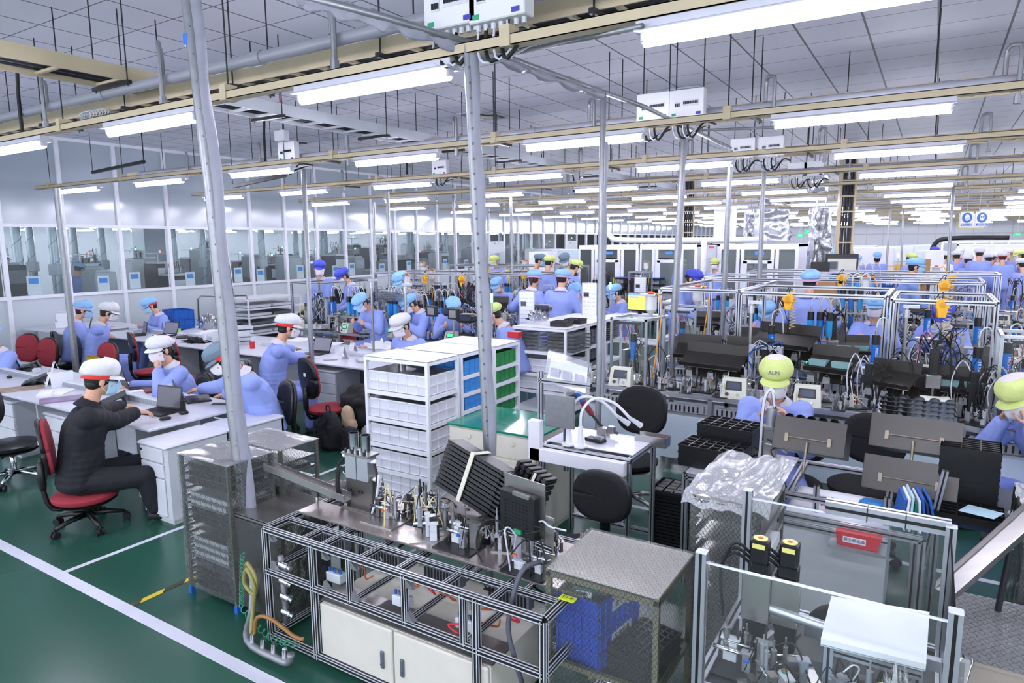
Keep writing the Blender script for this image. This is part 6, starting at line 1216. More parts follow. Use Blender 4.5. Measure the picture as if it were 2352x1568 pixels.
def mk_column():
    t = thing('press_slide', 'x', 'machine part'); MB().box(-.03, .03, -.03, .03, 0, .50, .003).box(-.012, .012, -.036, -.03, .05, .42).build('slide_column', BLACK, t, 2); MB().box(-.004, .004, -.038, -.036, .12, .17).build('yellow_mark', YEL, t); MB().box(-.05, .05, -.07, -.036, .20, .30, .003).cyl((0, -.06, .10), (0, -.06, .2), .010).cyl((0, -.06, .06), (0, -.06, .1), .004).build('carriage', STEEL, t, 2); MB().cyl((0, 0, .50), (0, 0, .57), .022).box(-.02, .05, -.02, .02, .50, .53).build('motor', DARK, t, 2)
    q = random.Random(4)
    for k in range(7): a = q.uniform(-1, 1) * .05; MB().tube([(a, 0, .45 + .02 * k), (a + .06 * (-1) ** k, -.03, .56 + .015 * k), (.10 * (-1) ** k, .03, .50), (.12 * (-1) ** k, 0, .22), (.08 * (-1) ** k, -.03, .03)], .005, 6, 5).build('cable', BLACKM if k != 5 else mat('pink_hose', 'd36a86', .5), t, True)
    MB().box(-.10, .10, -.08, .05, 0, .02).box(-.09, -.03, -.07, 0, .02, .09, .003).box(.03, .09, -.05, .03, .02, .12, .003).build('base', STEEL, t, 2); return t
def mk_balancer():
    t = thing('tool_balancer', 'x', 'balancer'); MB().cyl((0, -.022, 0), (0, .022, 0), .058, n=24).prism([(-.045, -.02), (.045, -.02), (.03, -.115), (-.03, -.115)], -.022, .022, Matrix.Rotation(pi / 2, 4, 'X')).build('housing', YEL, t, 2); MB().cyl((0, -.026, 0), (0, -.022, 0), .028, n=16).cyl((0, -.03, 0), (0, -.026, 0), .01).build('hub', mat('yellow_dark', 'd49a12', .4), t, 2)
    MB().tube([(0, 0, .055), (0, 0, .09), (.012, 0, .10), (0, 0, .115), (-.012, 0, .10)], .004, 6, 3).build('hook', DARK, t, True); MB().tube([(.03 * cos(k * .9) + .05, .03 * sin(k * .9), .09 - k * .0045) for k in range(90)], .003, 5).build('coil_cord', mat('yellow_wire', 'd2c489', .5), t, True)
    MB().tube([(0, 0, -.115), (.01, 0, -.25)], .002, 5).cyl((.01, 0, -.36), (.01, 0, -.25), .014, .012).build('screwdriver', BLACK, t, 2); MB().tube([(.01, 0, -.25), (-.04, .02, -.15), (-.07, .02, 0), (-.02, .03, .1)], .004, 5, 4).build('cord', BLACKM, t, True); return t
def mk_hopper():
    t = thing('feed_machine', 'x', 'machine'); w, d, h = .19, .2, .62
    for x in (-w, w - .02):
        for y in (-d, d - .02): MB().box(x, x + .022, y, y + .022, 0, h).build('post', ALU, t)
    MB().box(-w, w, -d, -d + .022, h - .022, h).box(-w, w, d - .022, d, h - .022, h).box(-w, -w + .022, -d, d, h - .022, h).box(w - .022, w, -d, d, h - .022, h).build('top_frame', ALU, t)
    MB().box(-w, w, -d - .002, -d, .05, h - .02).build('guard', ACR, t); MB().cyl((.08, .1, h + .06), (.08, .1, h + .2), .055, n=24).cyl((.08, .1, h), (.08, .1, h + .06), .01, .055, n=24).build('hopper', mat('hopper_white', 'd8dadf', .3), t, 2); MB().box(-.0, .16, .02, .18, h + .2, h + .215).build('hopper_lid', STEEL, t); MB().box(.05, .11, .07, .12, h + .215, h + .235, .004).build('orange_lever', ORANGE, t, 2)
    MB().cyl((-.02, -.05, .22), (-.02, -.05, .38), .028, n=16).build('blue_barrel', MCAP, t, 2); MB().cyl((-.02, -.05, .38), (-.02, -.05, .46), .03, n=16).build('black_cap', BLACK, t, 2); MB().cyl((-.02, -.05, .1), (-.02, -.05, .22), .018).box(-.14, .14, -.12, .12, 0, .02).box(-.12, -.08, -.1, .0, 0, .30, .004).box(.08, .13, -.1, .02, 0, .22, .004).build('fixture', STEEL, t, 2)
    q = random.Random(9); MB().box(-.12, .10, -d + .03, -d + .06, h - .06, h - .035).build('wiring_block', BLACK, t)
    for k in range(9): x = -.1 + k * .023; MB().tube([(x, -d + .045, h - .06), (x + q.uniform(-.03, .03), -d + .07, h - .14), (x + q.uniform(-.05, .05), -.02, h - .25), (q.uniform(-.1, .1), .05, .12)], .0025, 5, 4).build('wire', (mat('orange_wire', 'c4622a', .5), REDP, GREYW, BLACKM)[k % 4], t, True)
    MB().tube([(.1, .1, h + .16), (.17, .06, h + .22), (.24, 0, h + .05), (.22, -.05, .3), (.2, -.08, .05)], .007, 6, 6).build('orange_hose', mat('amber_line', 'd9952f', .4), t, True); return t
def mk_tester():
    t = thing('wired_tester', 'x', 'machine'); MB().box(-.15, .15, -.10, .10, 0, .06, .004).build('base', GREYW, t, 2); MB().box(-.14, -.11, .02, .06, .06, .42).box(.11, .14, .02, .06, .06, .42).box(-.14, .14, .02, .06, .40, .43).build('gantry', ALU, t)
    for x in (-.06, .04): MB().cyl((x, .03, .20), (x, .03, .40), .012).cyl((x, .03, .12), (x, .03, .2), .006).box(x - .02, x + .02, .0, .06, .28, .33).build('spindle', STEEL, t, 2)
    MB().box(-.08, .08, -.06, .02, .06, .11, .004).build('nest', DARK, t, 2); q = random.Random(12)
    for k in range(8): MB().tube([(q.uniform(-.12, .12), .03, .42), (q.uniform(-.15, .15), -.02, .48), (q.uniform(-.18, .18), .02, .33), (q.uniform(-.12, .12), 0, .1)], .004, 5, 5).build('cable', (BLACKM, GREYW, BLACKM, mat('blue_wire', '2d63b8', .5))[k % 4], t, True)
    return t
MASTERS = {}
def put(kind, p, rz, label, group=None, sc=1):
    if kind not in MASTERS:
        o = {'panel': lambda: mk_panel(False), 'panelg': lambda: mk_panel(True), 'cyl1': lambda: mk_cyl(1, True), 'cyl3': lambda: mk_cyl(3, False), 'chute': lambda: mk_chute(.22), 'chutel': lambda: mk_chute(.32, 0, 3), 'chuteb': lambda: mk_chute(.20, 2, 2), 'column': mk_column, 'bal': mk_balancer, 'hopper': mk_hopper, 'tester': mk_tester}[kind](); MASTERS[kind] = o; o.location = p; o.rotation_euler = (0, 0, rz); o['label'] = label
        if group: o['group'] = group
    else: o = dup(MASTERS[kind], p, rz, label, group)
    if not group and 'group' in o: del o['group']
    o.scale = (sc,) * 3; return o
def portal(label, x0, x1, y0, y1, z, zb=0, group='aluminium portal frames'):
    t = thing('portal_frame', label, 'frame', (0, 0, 0), 0, group)
    for x in (x0, x1):
        for y in (y0, y1): P_('post', (x, y, zb), (x, y, z), t, .038)
    for y in (y0, y1): P_('beam', (x0, y, z), (x1, y, z), t, .038)
    for x in (x0, x1): P_('beam', (x, y0, z), (x, y1, z), t, .038)
    return t
rows = [('nearest', -2.92, 2.2, 6.02, 6.62), ('second', -2.7, 3.0, 7.75, 8.35), ('third', -2.9, 3.4, 9.45, 10.0), ('fourth', -3.2, 3.8, 11.4, 12.0), ('fifth', -3.0, 4.4, 13.6, 14.2), ('sixth', -1.5, 5.0, 15.8, 16.4)]
for i, (n, x0, x1, y0, y1) in enumerate(rows): bench('%s bench row of the right-hand assembly cells' % n, x0, x1, y0, y1, .75, i < 3, .62 if i < 3 else .9, i in (3, 4))
rowsL = [('nearest', -9.3, -5.35, 7.55, 8.25), ('second', -10.2, -5.6, 9.3, 9.85), ('third', -10.8, -5.6, 11.0, 11.5), ('fourth', -11.5, -5.0, 13.0, 13.5), ('fifth', -11.5, -5.5, 15.2, 15.7)]
for i, (n, x0, x1, y0, y1) in enumerate(rowsL): bench('%s bench row of the middle assembly cells' % n, x0, x1, y0, y1, .75, i < 1, .62 if i < 2 else .9)
q = random.Random(5)
kinds = ['unit', 'unit', 'column', 'cyl1', 'unit', 'chute', 'tester', 'unit', 'cyl3', 'unit', 'column', 'chuteb', 'unit', 'hopper', 'unit', 'tester', 'chutel']
names = {'column': 'black cabled press column', 'cyl1': 'single blue dispensing cylinder with black cap', 'cyl3': 'three blue dispensing cylinders', 'chute': 'dark steel parts chute with clear scoops', 'chutel': 'long dark steel parts chute', 'chuteb': 'dark chute with two mint bins', 'tester': 'cabled gantry tester', 'hopper': 'framed feeder with white hopper', 'unit': 'small cabled steel unit', 'panel': 'cream control panel', 'panelg': 'cream control panel with green screen'}
HERO = []
def fill(rows, side, kk0):
    kk = kk0
    for i, (n, x0, x1, y0, y1) in enumerate(rows):
        x = x0 + .14
        while x < x1 - .1:
            k = kinds[kk % len(kinds)]; kk += 1 + (q.random() < .3); y = (y0 + y1) / 2 + q.uniform(-.06, .10); far = i > 3
            if far and k in ('chutel', 'chute'): k = 'unit'
            u, v = pix((x, y, .9))
            if u > 2500: break
            lab = '%s crowded on the %s %s bench row' % (names[k], n, side); g = '%ss on the %s %s bench row' % (names[k], n, side); z = .752
            hero = any(abs(hx - x) < hw and abs(hy - y) < .5 for hx, hy, hw in HERO)
            if hero: x += .12; continue
            if k == 'unit': place_unit(kk * 3 + i, (x, y, z), R(q.choice((0, 90, 180, 20, -30))), lab, g, q.uniform(.9, 1.5)); x += .22
            else: put(k, (x, y, z), R(q.uniform(-12, 12)), lab, g, {'hopper': 1.1, 'cyl1': .95, 'cyl3': .95, 'chutel': .8, 'chute': .85, 'chuteb': .85}.get(k, 1.05)); x += {'chutel': .5, 'chute': .42, 'chuteb': .42, 'cyl3': .32, 'hopper': .42, 'tester': .34}.get(k, .2)
            if i < 5 and q.random() < (.8 if i < 3 else .5):
                yy = y0 + q.uniform(.04, .12) if q.random() < .5 else y1 - .1; lab = 'small cabled steel unit crowded on the %s %s bench row' % (n, side); place_unit(kk * 7 + 2, (x - q.uniform(.05, .2), yy, z), R(q.choice((0, 45, 90, 150))), lab, 'small cabled steel units on the %s %s bench row' % (n, side), q.uniform(.6, 1.0))
        # panels along the front edge
        x = x0 + .3 + .2 * i
        while side == 'middle' and i == 0 or i > 0 and x < x1:
            if x > x1: break
            u, v = pix((x, y0, .8))
            if u > 2400: break
            kd = 'panelg' if (side == 'middle' or q.random() < .3) else 'panel'; put(kd, (x, y0 - .02, .752), R(q.uniform(-14, 14)), '%s on the front edge of the %s %s bench row' % (names[kd], n, side), '%ss of the %s %s bench row' % (names[kd], n, side), 1.15); x += q.uniform(.75, 1.3)
for k, (u, v, y, s_, l, kd) in enumerate(((1600, 830, 6.75, 1.0, 'dark chute with clear scoops right of the framed feeder', 'chute'), (1712, 850, 6.80, 1.0, 'brown-grey steel chute just left of the lime cap', 'chute'), (1635, 880, 6.35, .95, 'lower dark chute with three clear scoops', 'chutel'), (1905, 865, 6.60, 1.0, 'dark chute carrying two mint bins right of the lime cap', 'chuteb'), (1800, 770, 7.4, 1.05, 'dark chute behind the top of the lime cap', 'chutel'), (2040, 930, 6.3, .9, 'dark chute over the open black bin, nearest row', 'chute'))):
    p = PY(u, v, y); put(kd, (p.x, y, max(.755, p.z - .33 * s_)), R(4 - 6 * k), l, None, s_); HERO.append((p.x, y, .26))
for (u, y, l) in ((1465, 6.35, 'framed feeder with white hopper left of the dark chutes'), (1575, 7.6, 'framed feeder with white hopper behind the dark chutes')):
    p = PY(u, 780, y); put('hopper', (p.x, y, .755), R(-6), l, None, 1.05); HERO.append((p.x, y, .32))
for (u, v, l, kd) in ((1425, 885, 'cream control panel by the taped post, left end of the nearest row', 'panel'), (1680, 918, 'cream control panel left of the lime-capped woman', 'panel'), (1852, 935, 'cream control panel right behind the lime-capped woman', 'panel'), (2148, 968, 'cream control panel right of the stacked glossy trays', 'panel')):
    p = PZ(u, v, .752); put(kd, (p.x, 6.0, .752), R(6), l, None, 1.32)
fill(rows, 'right-hand', 0); fill(rowsL, 'middle', 5)
for k in range(44):
    x = -2.8 + k * .105 + rnd.uniform(-.03, .03); place_unit(k * 5 + 1, (x, 6.10 + .13 * (k % 3) - .03, .752), R(rnd.choice((0, 90, 30, 140))), 'small cabled fixture near the front rail of the nearest right-hand bench row', 'fixtures near the front rail of the nearest row', rnd.uniform(.5, .8))
for k, (u, v, y) in enumerate(((2240, 850, 6.3), (2330, 880, 6.2), (2150, 800, 7.9), (2270, 770, 7.9), (1990, 930, 6.3), (1480, 850, 6.3), (1860, 780, 7.9))):
    p = PY(u, v, y); t = thing('cable_bundle', 'bundle of black machine cables looping up from the right-hand benches', 'cable', (p.x, y, .76), 0, 'black cable bundles')
    for j in range(9): a = rnd.uniform(-.08, .08); w_ = rnd.uniform(.06, .16) * rnd.choice((-1, 1)); h = rnd.uniform(.22, .48); MB().tube([(a, 0, 0), (a + w_ * .3, -.02, h * .7), (a + w_, .02 * (j % 3), h), (a + w_ * 1.6, .0, h * .6), (a + w_ * 1.3, -.03, .02)], .005, 6, 5).build('cable', BLACKM if j % 4 else GREYW, t, True)
    MB().box(-.03, .03, -.03, .03, 0, .36, .003).box(-.05, .05, -.05, -.03, .2, .27).build('slide_column', (BLACK, STEELD)[k % 2], t, 2)
for (ri, y) in ((0, 8.08), (0, 7.75), (1, 9.72), (1, 9.45)):
    n, x0, x1 = rowsL[ri][:3]; x = x0 + .2
    while x < x1 - .1:
        k = rnd.choice(('column', 'unit', 'tester', 'cyl1', 'chute', 'unit', 'cyl3')); z = .752
        if k == 'unit': place_unit(rnd.randint(0, 9), (x, y, z), R(rnd.choice((0, 90, 40))), 'taller cabled steel unit filling the %s middle bench row' % n, 'taller units of the %s middle row' % n, 1.6)
        else: put(k, (x, y, z), R(rnd.uniform(-20, 20)), '%s at the back of the %s middle bench row' % (names[k], n), 'rear %ss of the %s middle row' % (names[k], n), rnd.uniform(1.0, 1.25))
        x += rnd.uniform(.3, .5)
# tall posts and rods in the cells
portal('portal frame around the standing worker, left one', -1.72, -.36, 7.35, 8.55, 1.60, .75); portal('portal frame over the man in royal blue cap, right one', -.30, .50, 7.25, 8.4, 1.58, .75)
portal('rear portal frame left of the standing worker', -2.66, -1.78, 7.5, 9.6, 1.60, .75); portal('second rear portal frame above the mint bins', -2.9, .55, 10.1, 11.3, 1.60, .75); portal('far portal frame with yellow balancer', -2.9, .9, 12.9, 13.9, 1.58, .75)
portal('middle portal frame before the woman in sky cap', -9.0, -6.9, 9.5, 10.6, 1.60, .75); portal('middle rear portal frame with three yellow balancers', -9.9, -6.6, 13.0, 13.8, 1.62, .75); portal('left portal frame beside the steel post', -9.6, -8.9, 8.0, 9.4, 1.48, .75); portal('portal frame in front of the two standing workers', -7.0, -5.9, 10.3, 11.4, 1.58, .75)
for (u, v, d, l) in ((1812, 685, 7.35, 'yellow tool balancer left of the standing worker\'s back'), (2164, 700, 7.25, 'yellow tool balancer hanging in front of the royal blue cap'), (2170, 655, 10.1, 'yellow tool balancer above the nearer hanging one'), (1934, 640, 10.1, 'yellow tool balancer over the cardboard box'), (2185, 640, 12.9, 'farthest yellow tool balancer at the right'),
    (1122, 624, 13.0, 'yellow tool balancer left of the middle wrapped post'), (1202, 627, 13, 'yellow tool balancer just above the far green light'), (1305, 619, 13.0, 'yellow tool balancer by the white cabin corner'), (976, 638, 9.5, 'yellow tool balancer right of the woman in sky cap'), (1062, 640, 9.5, 'yellow tool balancer beside the clear bag')):
    p = PY(u, v, d); put('bal', tuple(p), R(rnd.uniform(-25, 25)), l, 'yellow tool balancers', 1.0 if d < 9 else 1.15)
for (u, v, l, kd, y) in ((1770, 800, 'single blue cylinder standing behind the lime cap', 'cyl1', 7.2), (2005, 880, 'single blue cylinder with ivory hose behind the mint bins', 'cyl1', 6.9), (2240, 880, 'tall blue cylinder at the right among black hoses', 'cyl1', 6.5), (2310, 850, 'blue cylinder near the right frame edge', 'cyl1', 6.9), (1883, 745, 'three blue cylinders before the standing worker', 'cyl3', 8.0), (1955, 690, 'three blue cylinders right of the standing worker', 'cyl3', 9.6), (2245, 760, 'blue cylinder left of the tall right post', 'cyl1', 8.2), (1985, 655, 'three blue cylinders under the far portal frame', 'cyl3', 12.0), (2130, 740, 'blue cylinder by the royal blue cap', 'cyl1', 8.6)):
    p = PY(u, v, y); zb_ = max(.752, p.z - .40); o = put(kd, (p.x, y, zb_), 0, l, None, 1.12 if y < 9 else 1.2)
    if zb_ > .8: MB().cyl((0, 0, -(zb_ - .75) / 1.12), (0, 0, 0), .02).build('riser', ALU, o, 2)
for (u, v, v2, d, l) in ((1727, 690, 920, 6.4, 'steel stand rod with white cable beside the dark chutes'), (2084, 700, 960, 6.3, 'tall steel stand rod before the green cable'), (852, 640, 750, 9.0, 'slender stand rod at the left machine'), (930, 650, 790, 8.4, 'slender stand rod near the young man'), (585 + 120, 600, 700, 9.5, 'slender stand rod by the office shelf')):
    a = PD(u, v, d); b_ = PD(u, v2, d); t = thing('stand_rod', l, 'rod', (a.x, a.y, 0)); MB().cyl((0, 0, 0), (0, 0, a.z), .016).build('rod', STEEL, t, 2); MB().cyl((0, 0, a.z - .12), (0, 0, a.z - .05), .028).box(-.03, .1, -.02, .02, a.z - .03, a.z).build('clamp', ALU, t, 2)
# hero items in front of the nearest row: worktables of the two lime-capped women
t = thing('worktable', 'aluminium worktable with white top in front of the lime-capped woman', 'workbench', (0, 0, 0)); wx0, wx1, wy0, wy1 = -1.22, .02, 3.98, 4.62
for x in (wx0, wx1):
    for y in (wy0, wy1): P_('leg', (x, y, 0), (x, y, .72), t, .034)
for y in (wy0, wy1): P_('rail', (wx0, y, .70), (wx1, y, .70), t, .034)
for x in (wx0, -.62, -.12, wx1): P_('rail', (x, wy0, .70), (x, wy1, .70), t, .034)
MB().box(wx0, -.66, wy0, wy1, .72, .73).build('top', mat('table_top_grey', 'b8b9c2', .3), t)
P_('rail', (-.62, 3.72, .68), (.05, 3.72, .68), t, .034); P_('leg', (-.62, 3.72, 0), (-.62, 3.72, .68), t, .034); P_('leg', (.05, 3.72, 0), (.05, 3.72, .68), t, .034)
p = PZ(1678, 1020, .74); 
for k in range(4): celltray('black cell tray in the higher stack left of the microscope', (-1.08, 4.50, .735 + .05 * k), R(-6), .36, .26, .05, 5, 4, None, 'black cell trays, higher stack')
for k in range(3): celltray('black cell tray in the lower stack at the table edge', (-1.10, 4.18, .735 + .045 * k), R(-4), .38, .24, .045, 6, 4, None, 'black cell trays, lower stack')
def angled_rack(label, x, y, z, w, n, m, glossy=True, tilt=-20):
    t = thing('tray_holder', label, 'tray holder', (x, y, z), R(-4)); t.rotation_euler = (R(tilt), 0, R(-4))
    MB().box(-w, w, -.10, -.097, 0, .20).box(-w, w, .10, .103, 0, .16).box(-w, w, -.10, .10, 0, .003).plate((-w, -.1, 0), (-w, .1, 0), (-w, .1, .16), (-w, -.1, .2), .003).plate((w, -.1, 0), (w, .1, 0), (w, .1, .16), (w, -.1, .2), .003).build('steel_box', mat('satin_steel', '454340', .3, .5, .2, 3), t)
    for k in range(n):
        mb = MB(); zz = .125 + k * .026
        for j in range(5): xx = -w + .05 + j * (2 * w - .12) / 4.4; mb.grid(lambda a, c: V((xx + a * w * .26, -.085 + .18 * c, zz + .020 * sin(a * pi) ** .4)), 8, 1)
        mb.box(-w + .03, w - .05, -.08, .09, zz - .004, zz); mb.build('tray', m, t, 2)
    MB().cyl((0, -.115, -.12), (0, -.115, .06), .008).cyl((-w * .6, -.11, .08), (w * .6, -.11, .08), .004).box(-w * .6 - .01, -w * .6 + .01, -.115, -.10, .05, .10).box(w * .6 - .01, w * .6 + .01, -.115, -.10, .05, .10).build('mount_rod', mat('brass_grey', '8a8272', .4, .6), t, 2)
    return t
angled_rack('tilted steel holder with black trays in front of the lime-capped woman', -.56, 4.30, .86, .20, 4, BLACK); angled_rack('tilted steel holder stacked high with glossy dark trays', -.02, 4.50, .90, .23, 8, mat('glossy_violet_black', '1b1a27', .14)); angled_rack('lower tilted steel holder with a clear divider strip', -.03, 4.36, .68, .235, 1, CLEAR)
t = thing('microscope_press', 'steel press with clear tube standing before the lime-capped woman', 'machine part', (-.80, 4.36, .73)); MB().box(-.04, .04, -.03, .03, 0, .24, .004).box(-.06, .06, -.05, .05, .0, .02).build('body', STEEL, t, 2); MB().cyl((0, 0, .26), (0, 0, .38), .032, n=20).build('cylinder', ALU, t, 2); MB().box(-.05, .05, -.04, .04, .24, .26).build('plate', STEEL, t); MB().tube([(.02, -.02, .38), (.0, -.04, .50), (-.04, -.05, .42), (-.05, -.05, .1), (-.06, -.06, 0)], .012, 8, 5).build('clear_tube', glass('milky_tube', (.95, .95, .97), .5, .1, .3), t, True); cables(t, 5, (-.04, .05, -.06, .02, .02, .2), .005, None, 40)
t = thing('file_rack', 'upright rack of blue, white and green folders at the table edge', 'folders', (.02, 3.95, .66), R(10))
for k in range(8): MB().box(-.10 + k * .024, -.088 + k * .024, -.10, .10, 0, .16 + .015 * (k % 3), .003).build('folder', (BLUEB, PAPER, mat('pale_blue', 'b8dbea', .6), GREENT, PAPER, BLUEB, mat('navy_folder', '2b3350', .5), BLUEB)[k], t).rotation_euler = (0, R(8 - 3 * k), 0)
tag(MB().box(-.09, .09, -.05, .05, 0, .05, .02).build('blue_tray', BLUEL, None, 2, (-.18, 4.2, .62)), 'small bright blue tray under the tilted holders', 'tray'); blob('cloth_bag', 'magenta cloth bag on the lower rail by the table', 'bag', (-.42, 4.15, .56), (.09, .07, .08), mat('magenta_cloth', '9c2a7c', .8), .6); blob('cloth_bag', 'black floral cloth bag under the white cabinet rail', 'bag', (-.36, 3.88, .54), (.17, .08, .08), mat('floral_cloth', '1c1a1c', .8, var=.9, sc=60, col2='b59c74'), .4)
t = thing('worktable', 'worktable with dark blue cover of the right-edge lime-capped worker', 'workbench', (0, 0, 0)); MB().box(.09, 1.1, 4.05, 4.75, .66, .69).build('top', mat('navy_cover', '273250', .6), t)
for x in (.11, 1.05):
    for y in (4.08, 4.72): P_('leg', (x, y, 0), (x, y, .66), t, .034)
P_('upright', (.06, 4.06, .4), (.13, 4.06, .95), t, .03)
for k in range(9): celltray('black cell tray in the tall stack beside the right-edge microscope', (.25, 4.42, .695 + .036 * k), R(-3), .27, .24, .036, 3, 6, None, 'black cell trays, tall stack at the right')
celltray('open black cell tray under the light blue note', (.25, 4.14, .695), R(-3), .30, .24, .04, 3, 5)
tag(MB().plate((.20, 4.06, .745), (.35, 4.02, .745), (.40, 4.12, .75), (.25, 4.17, .75), .002).build('note_sheet', mat('pale_blue', 'b8dbea', .6)), 'light blue note taped on the open black tray', 'paper')
t = thing('microscope', 'white stereo microscope with black eyepieces at the right edge', 'microscope', (.62, 4.22, .69), R(30)); MB().box(-.16, .16, -.18, .14, 0, .05, .03).build('base', WHITE, t, 2); MB().cyl((0, .10, .05), (0, .10, .36), .022).build('pillar', CHROME, t, 2); MB().box(-.05, .05, -.08, .10, .24, .36, .03).cyl((0, -.04, .15), (0, -.04, .26), .035).build('head', WHITE, t, 2)
for s_ in (-1, 1): MB().cyl((s_ * .03, -.02, .34), (s_ * .035, .07, .42), .020).build('eyepiece', BLACK, t, 2); MB().cyl((s_ * .05, .0, .26), (s_ * .08, 0, .26), .026).build('focus_knob', BLACK, t, 2)
t = thing('microscope', 'black and white microscope before the seated lime cap in the middle', 'microscope', tuple(PD(1115, 768, 8.1)), R(150)); MB().cyl((0, 0, -.25), (0, 0, .1), .015).box(-.05, .05, -.08, .06, .0, .08, .02).cyl((.0, -.06, -.08), (0, -.06, .02), .03).build('body', WHITE, t, 2); MB().cyl((.02, .03, .06), (.03, .1, .13), .02).cyl((-.02, .03, .06), (-.03, .1, .13), .02).build('eyepiece', BLACK, t, 2)
# ---- people in the cells
P2 = dict(hl=(-.14, .40, .98), hr=(.14, .40, .98))
person('lime-capped woman lettered ALPS bent over a press between black trays', (0, 0, 0), R(188), seat=.5, lean=.30, head=(.30, .04), hl=(-.10, .36, .86), hr=(.10, .36, .86), cap=CAPY, mask=MASKW, s=1.0, nick=10, alps=True, at=(1785, 824, 4.95), style='tall')
person('lime-capped worker at the right edge looking into a microscope', (0, 0, 0), R(128), seat=.5, lean=.40, head=(.55, 0), hl=(-.14, .38, .86), hr=(.10, .38, .84), cap=CAPY, mask=MASKW, s=1.0, nick=11, at=(2362, 862, 4.75), style='tall')
person('standing worker in sky and pink cap seen from behind', (0, 0, 0), R(8), lean=.06, head=(.1, .3), hl=(-.24, .20, 1.0), hr=(.24, .18, 1.0), cap=CAPB, band=BANDP, mask=MASKW, s=.98, det=1, nick=12, at=(1861, 620, 8.6))
person('woman in sky blue ALPS cap peering over a dark tray', (0, 0, 0), R(178), seat=.5, lean=.10, head=(.12, 0), **P2, cap=CAPB, mask=MASKW, s=.95, det=1, nick=13, alps=True, at=(2011, 680, 8.2))
person('man in royal blue cap bent behind the yellow balancer', (0, 0, 0), R(176), seat=.5, lean=.30, head=(.55, 0), **P2, cap=CAPD, mask=MASKW, s=1.02, det=1, nick=14, at=(2168, 688, 7.9))
person('woman in sky blue cap and blue mask walking to the right', (0, 0, 0), R(-80), lean=.12, head=(.15, 0), hl=(-.2, .25, .9), hr=(.25, .3, .95), cap=CAPB, mask=MASKB, s=.98, det=1, nick=15, at=(2104, 592, 11.5), jacket=mat('paler_blue_workwear', '7f9bd6', .8))
person('woman in royal blue cap bent to the right behind the tray shelf', (0, 0, 0), R(-100), lean=.30, head=(.45, 0), **P2, cap=CAPD, mask=MASKB, s=.95, det=1, nick=16, bun=1, at=(1590, 616, 10.5), )
person('smiling-eyed worker in lime cap standing before the cabin', (0, 0, 0), R(178), lean=.03, head=(.0, 0), cap=CAPY, mask=MASKW, s=.93, det=1, nick=17, at=(1642, 594, 15.5))
person('worker in lime cap and long hair standing inside the cabin door', (0, 0, 0), R(95), lean=.05, head=(.1, 0), cap=CAPY, mask=MASKW, s=.95, det=0, nick=18, jacket=mat('deep_blue_workwear', '3f62b4', .8), bun=2, at=(1719, 588, 17.3))
person('worker in lime cap behind the cabin glass left of the punched post', (0, 0, 0), R(-90), lean=.05, cap=CAPY, mask=MASKW, s=.95, det=0, nick=19, at=(1563, 592, 17.3))
person('left of two workers in sky and pink caps seen from behind', (0, 0, 0), R(-15), lean=.12, head=(.3, -.4), hl=(-.30, .20, 1.05), hr=(.28, .30, .98), cap=CAPB, band=BANDP, hair=HAIRB, bun=2, mask=MASKW, s=.97, det=1, nick=20, at=(1228, 618, 10.7))
person('right of two workers in sky and pink caps seen from behind', (0, 0, 0), R(12), lean=.08, head=(.25, .3), hl=(-.22, .25, .98), hr=(.25, .25, .98), cap=CAPB, band=BANDP, mask=MASKW, s=.99, det=1, nick=21, at=(1291, 616, 10.5))
person('worker in grey cap talking beside the navy-jacketed man', (0, 0, 0), R(-60), lean=.08, head=(.3, 0), cap=CAPG, mask=MASKB, s=.97, det=0, nick=22, at=(1238, 582, 14.8)); person('worker in lime cap seen from behind, left of the navy jacket', (0, 0, 0), R(-20), lean=.1, head=(.2, 0), cap=CAPY, mask=MASKW, s=.94, det=0, nick=23, at=(1262, 586, 14.2))
person('man in navy jacket and grey cap writing notes far away', (0, 0, 0), R(165), lean=.12, head=(.5, -.4), hl=(-.08, .30, 1.1), hr=(.1, .32, 1.1), cap=CAPG, mask=MASKW, jacket=NAVY, s=1.0, det=1, nick=24, at=(1297, 579, 14.5)); person('worker in lime cap reaching over the cell beside the cabin', (0, 0, 0), R(-25), lean=.22, head=(.4, .2), hl=(-.2, .35, 1.0), hr=(.3, .3, 1.0), cap=CAPY, mask=MASKW, s=.97, det=0, nick=25, at=(1319, 594, 13.2))
person('woman in sky blue cap and blue mask looking down, standing', (0, 0, 0), R(172), lean=.12, head=(.55, -.1), hl=(-.15, .25, 1.0), hr=(.12, .3, 1.0), cap=CAPB, mask=MASKB, s=.98, det=1, nick=26, bun=2, at=(922, 620, 10.6)); person('sky-capped worker bent low in front of the standing woman', (0, 0, 0), R(150), seat=.5, lean=.35, head=(.7, 0), **P2, cap=CAPB, mask=MASKW, s=.93, det=1, nick=27, at=(947, 671, 9.9))
person('sky-capped worker bent over the machines right of the standing woman', (0, 0, 0), R(-140), seat=.5, lean=.4, head=(.8, 0), **P2, cap=CAPB, s=.93, det=0, nick=28, at=(1040, 676, 9.6)); person('sky-capped worker hidden behind a blue cylinder at the left cell', (0, 0, 0), R(170), seat=.5, lean=.4, head=(.8, 0), **P2, cap=CAPB, s=.93, det=0, nick=29, at=(836, 667, 10.0))
person('lime-capped worker with white gloves at a microscope in the middle', (0, 0, 0), R(120), seat=.45, lean=.4, head=(.5, 0), hl=(-.12, .32, .82), hr=(.12, .32, .82), cap=CAPY, mask=MASKW, s=.95, det=1, nick=30, at=(1137, 693, 8.5)); person('man in royal blue cap standing at the laptop cart by the steel post', (0, 0, 0), R(200), lean=.08, head=(.2, -.6), hl=(-.1, .3, .98), hr=(.14, .28, .98), cap=CAPD, mask=MASKW, s=1.0, det=1, nick=31, at=(730, 597, 12.4))
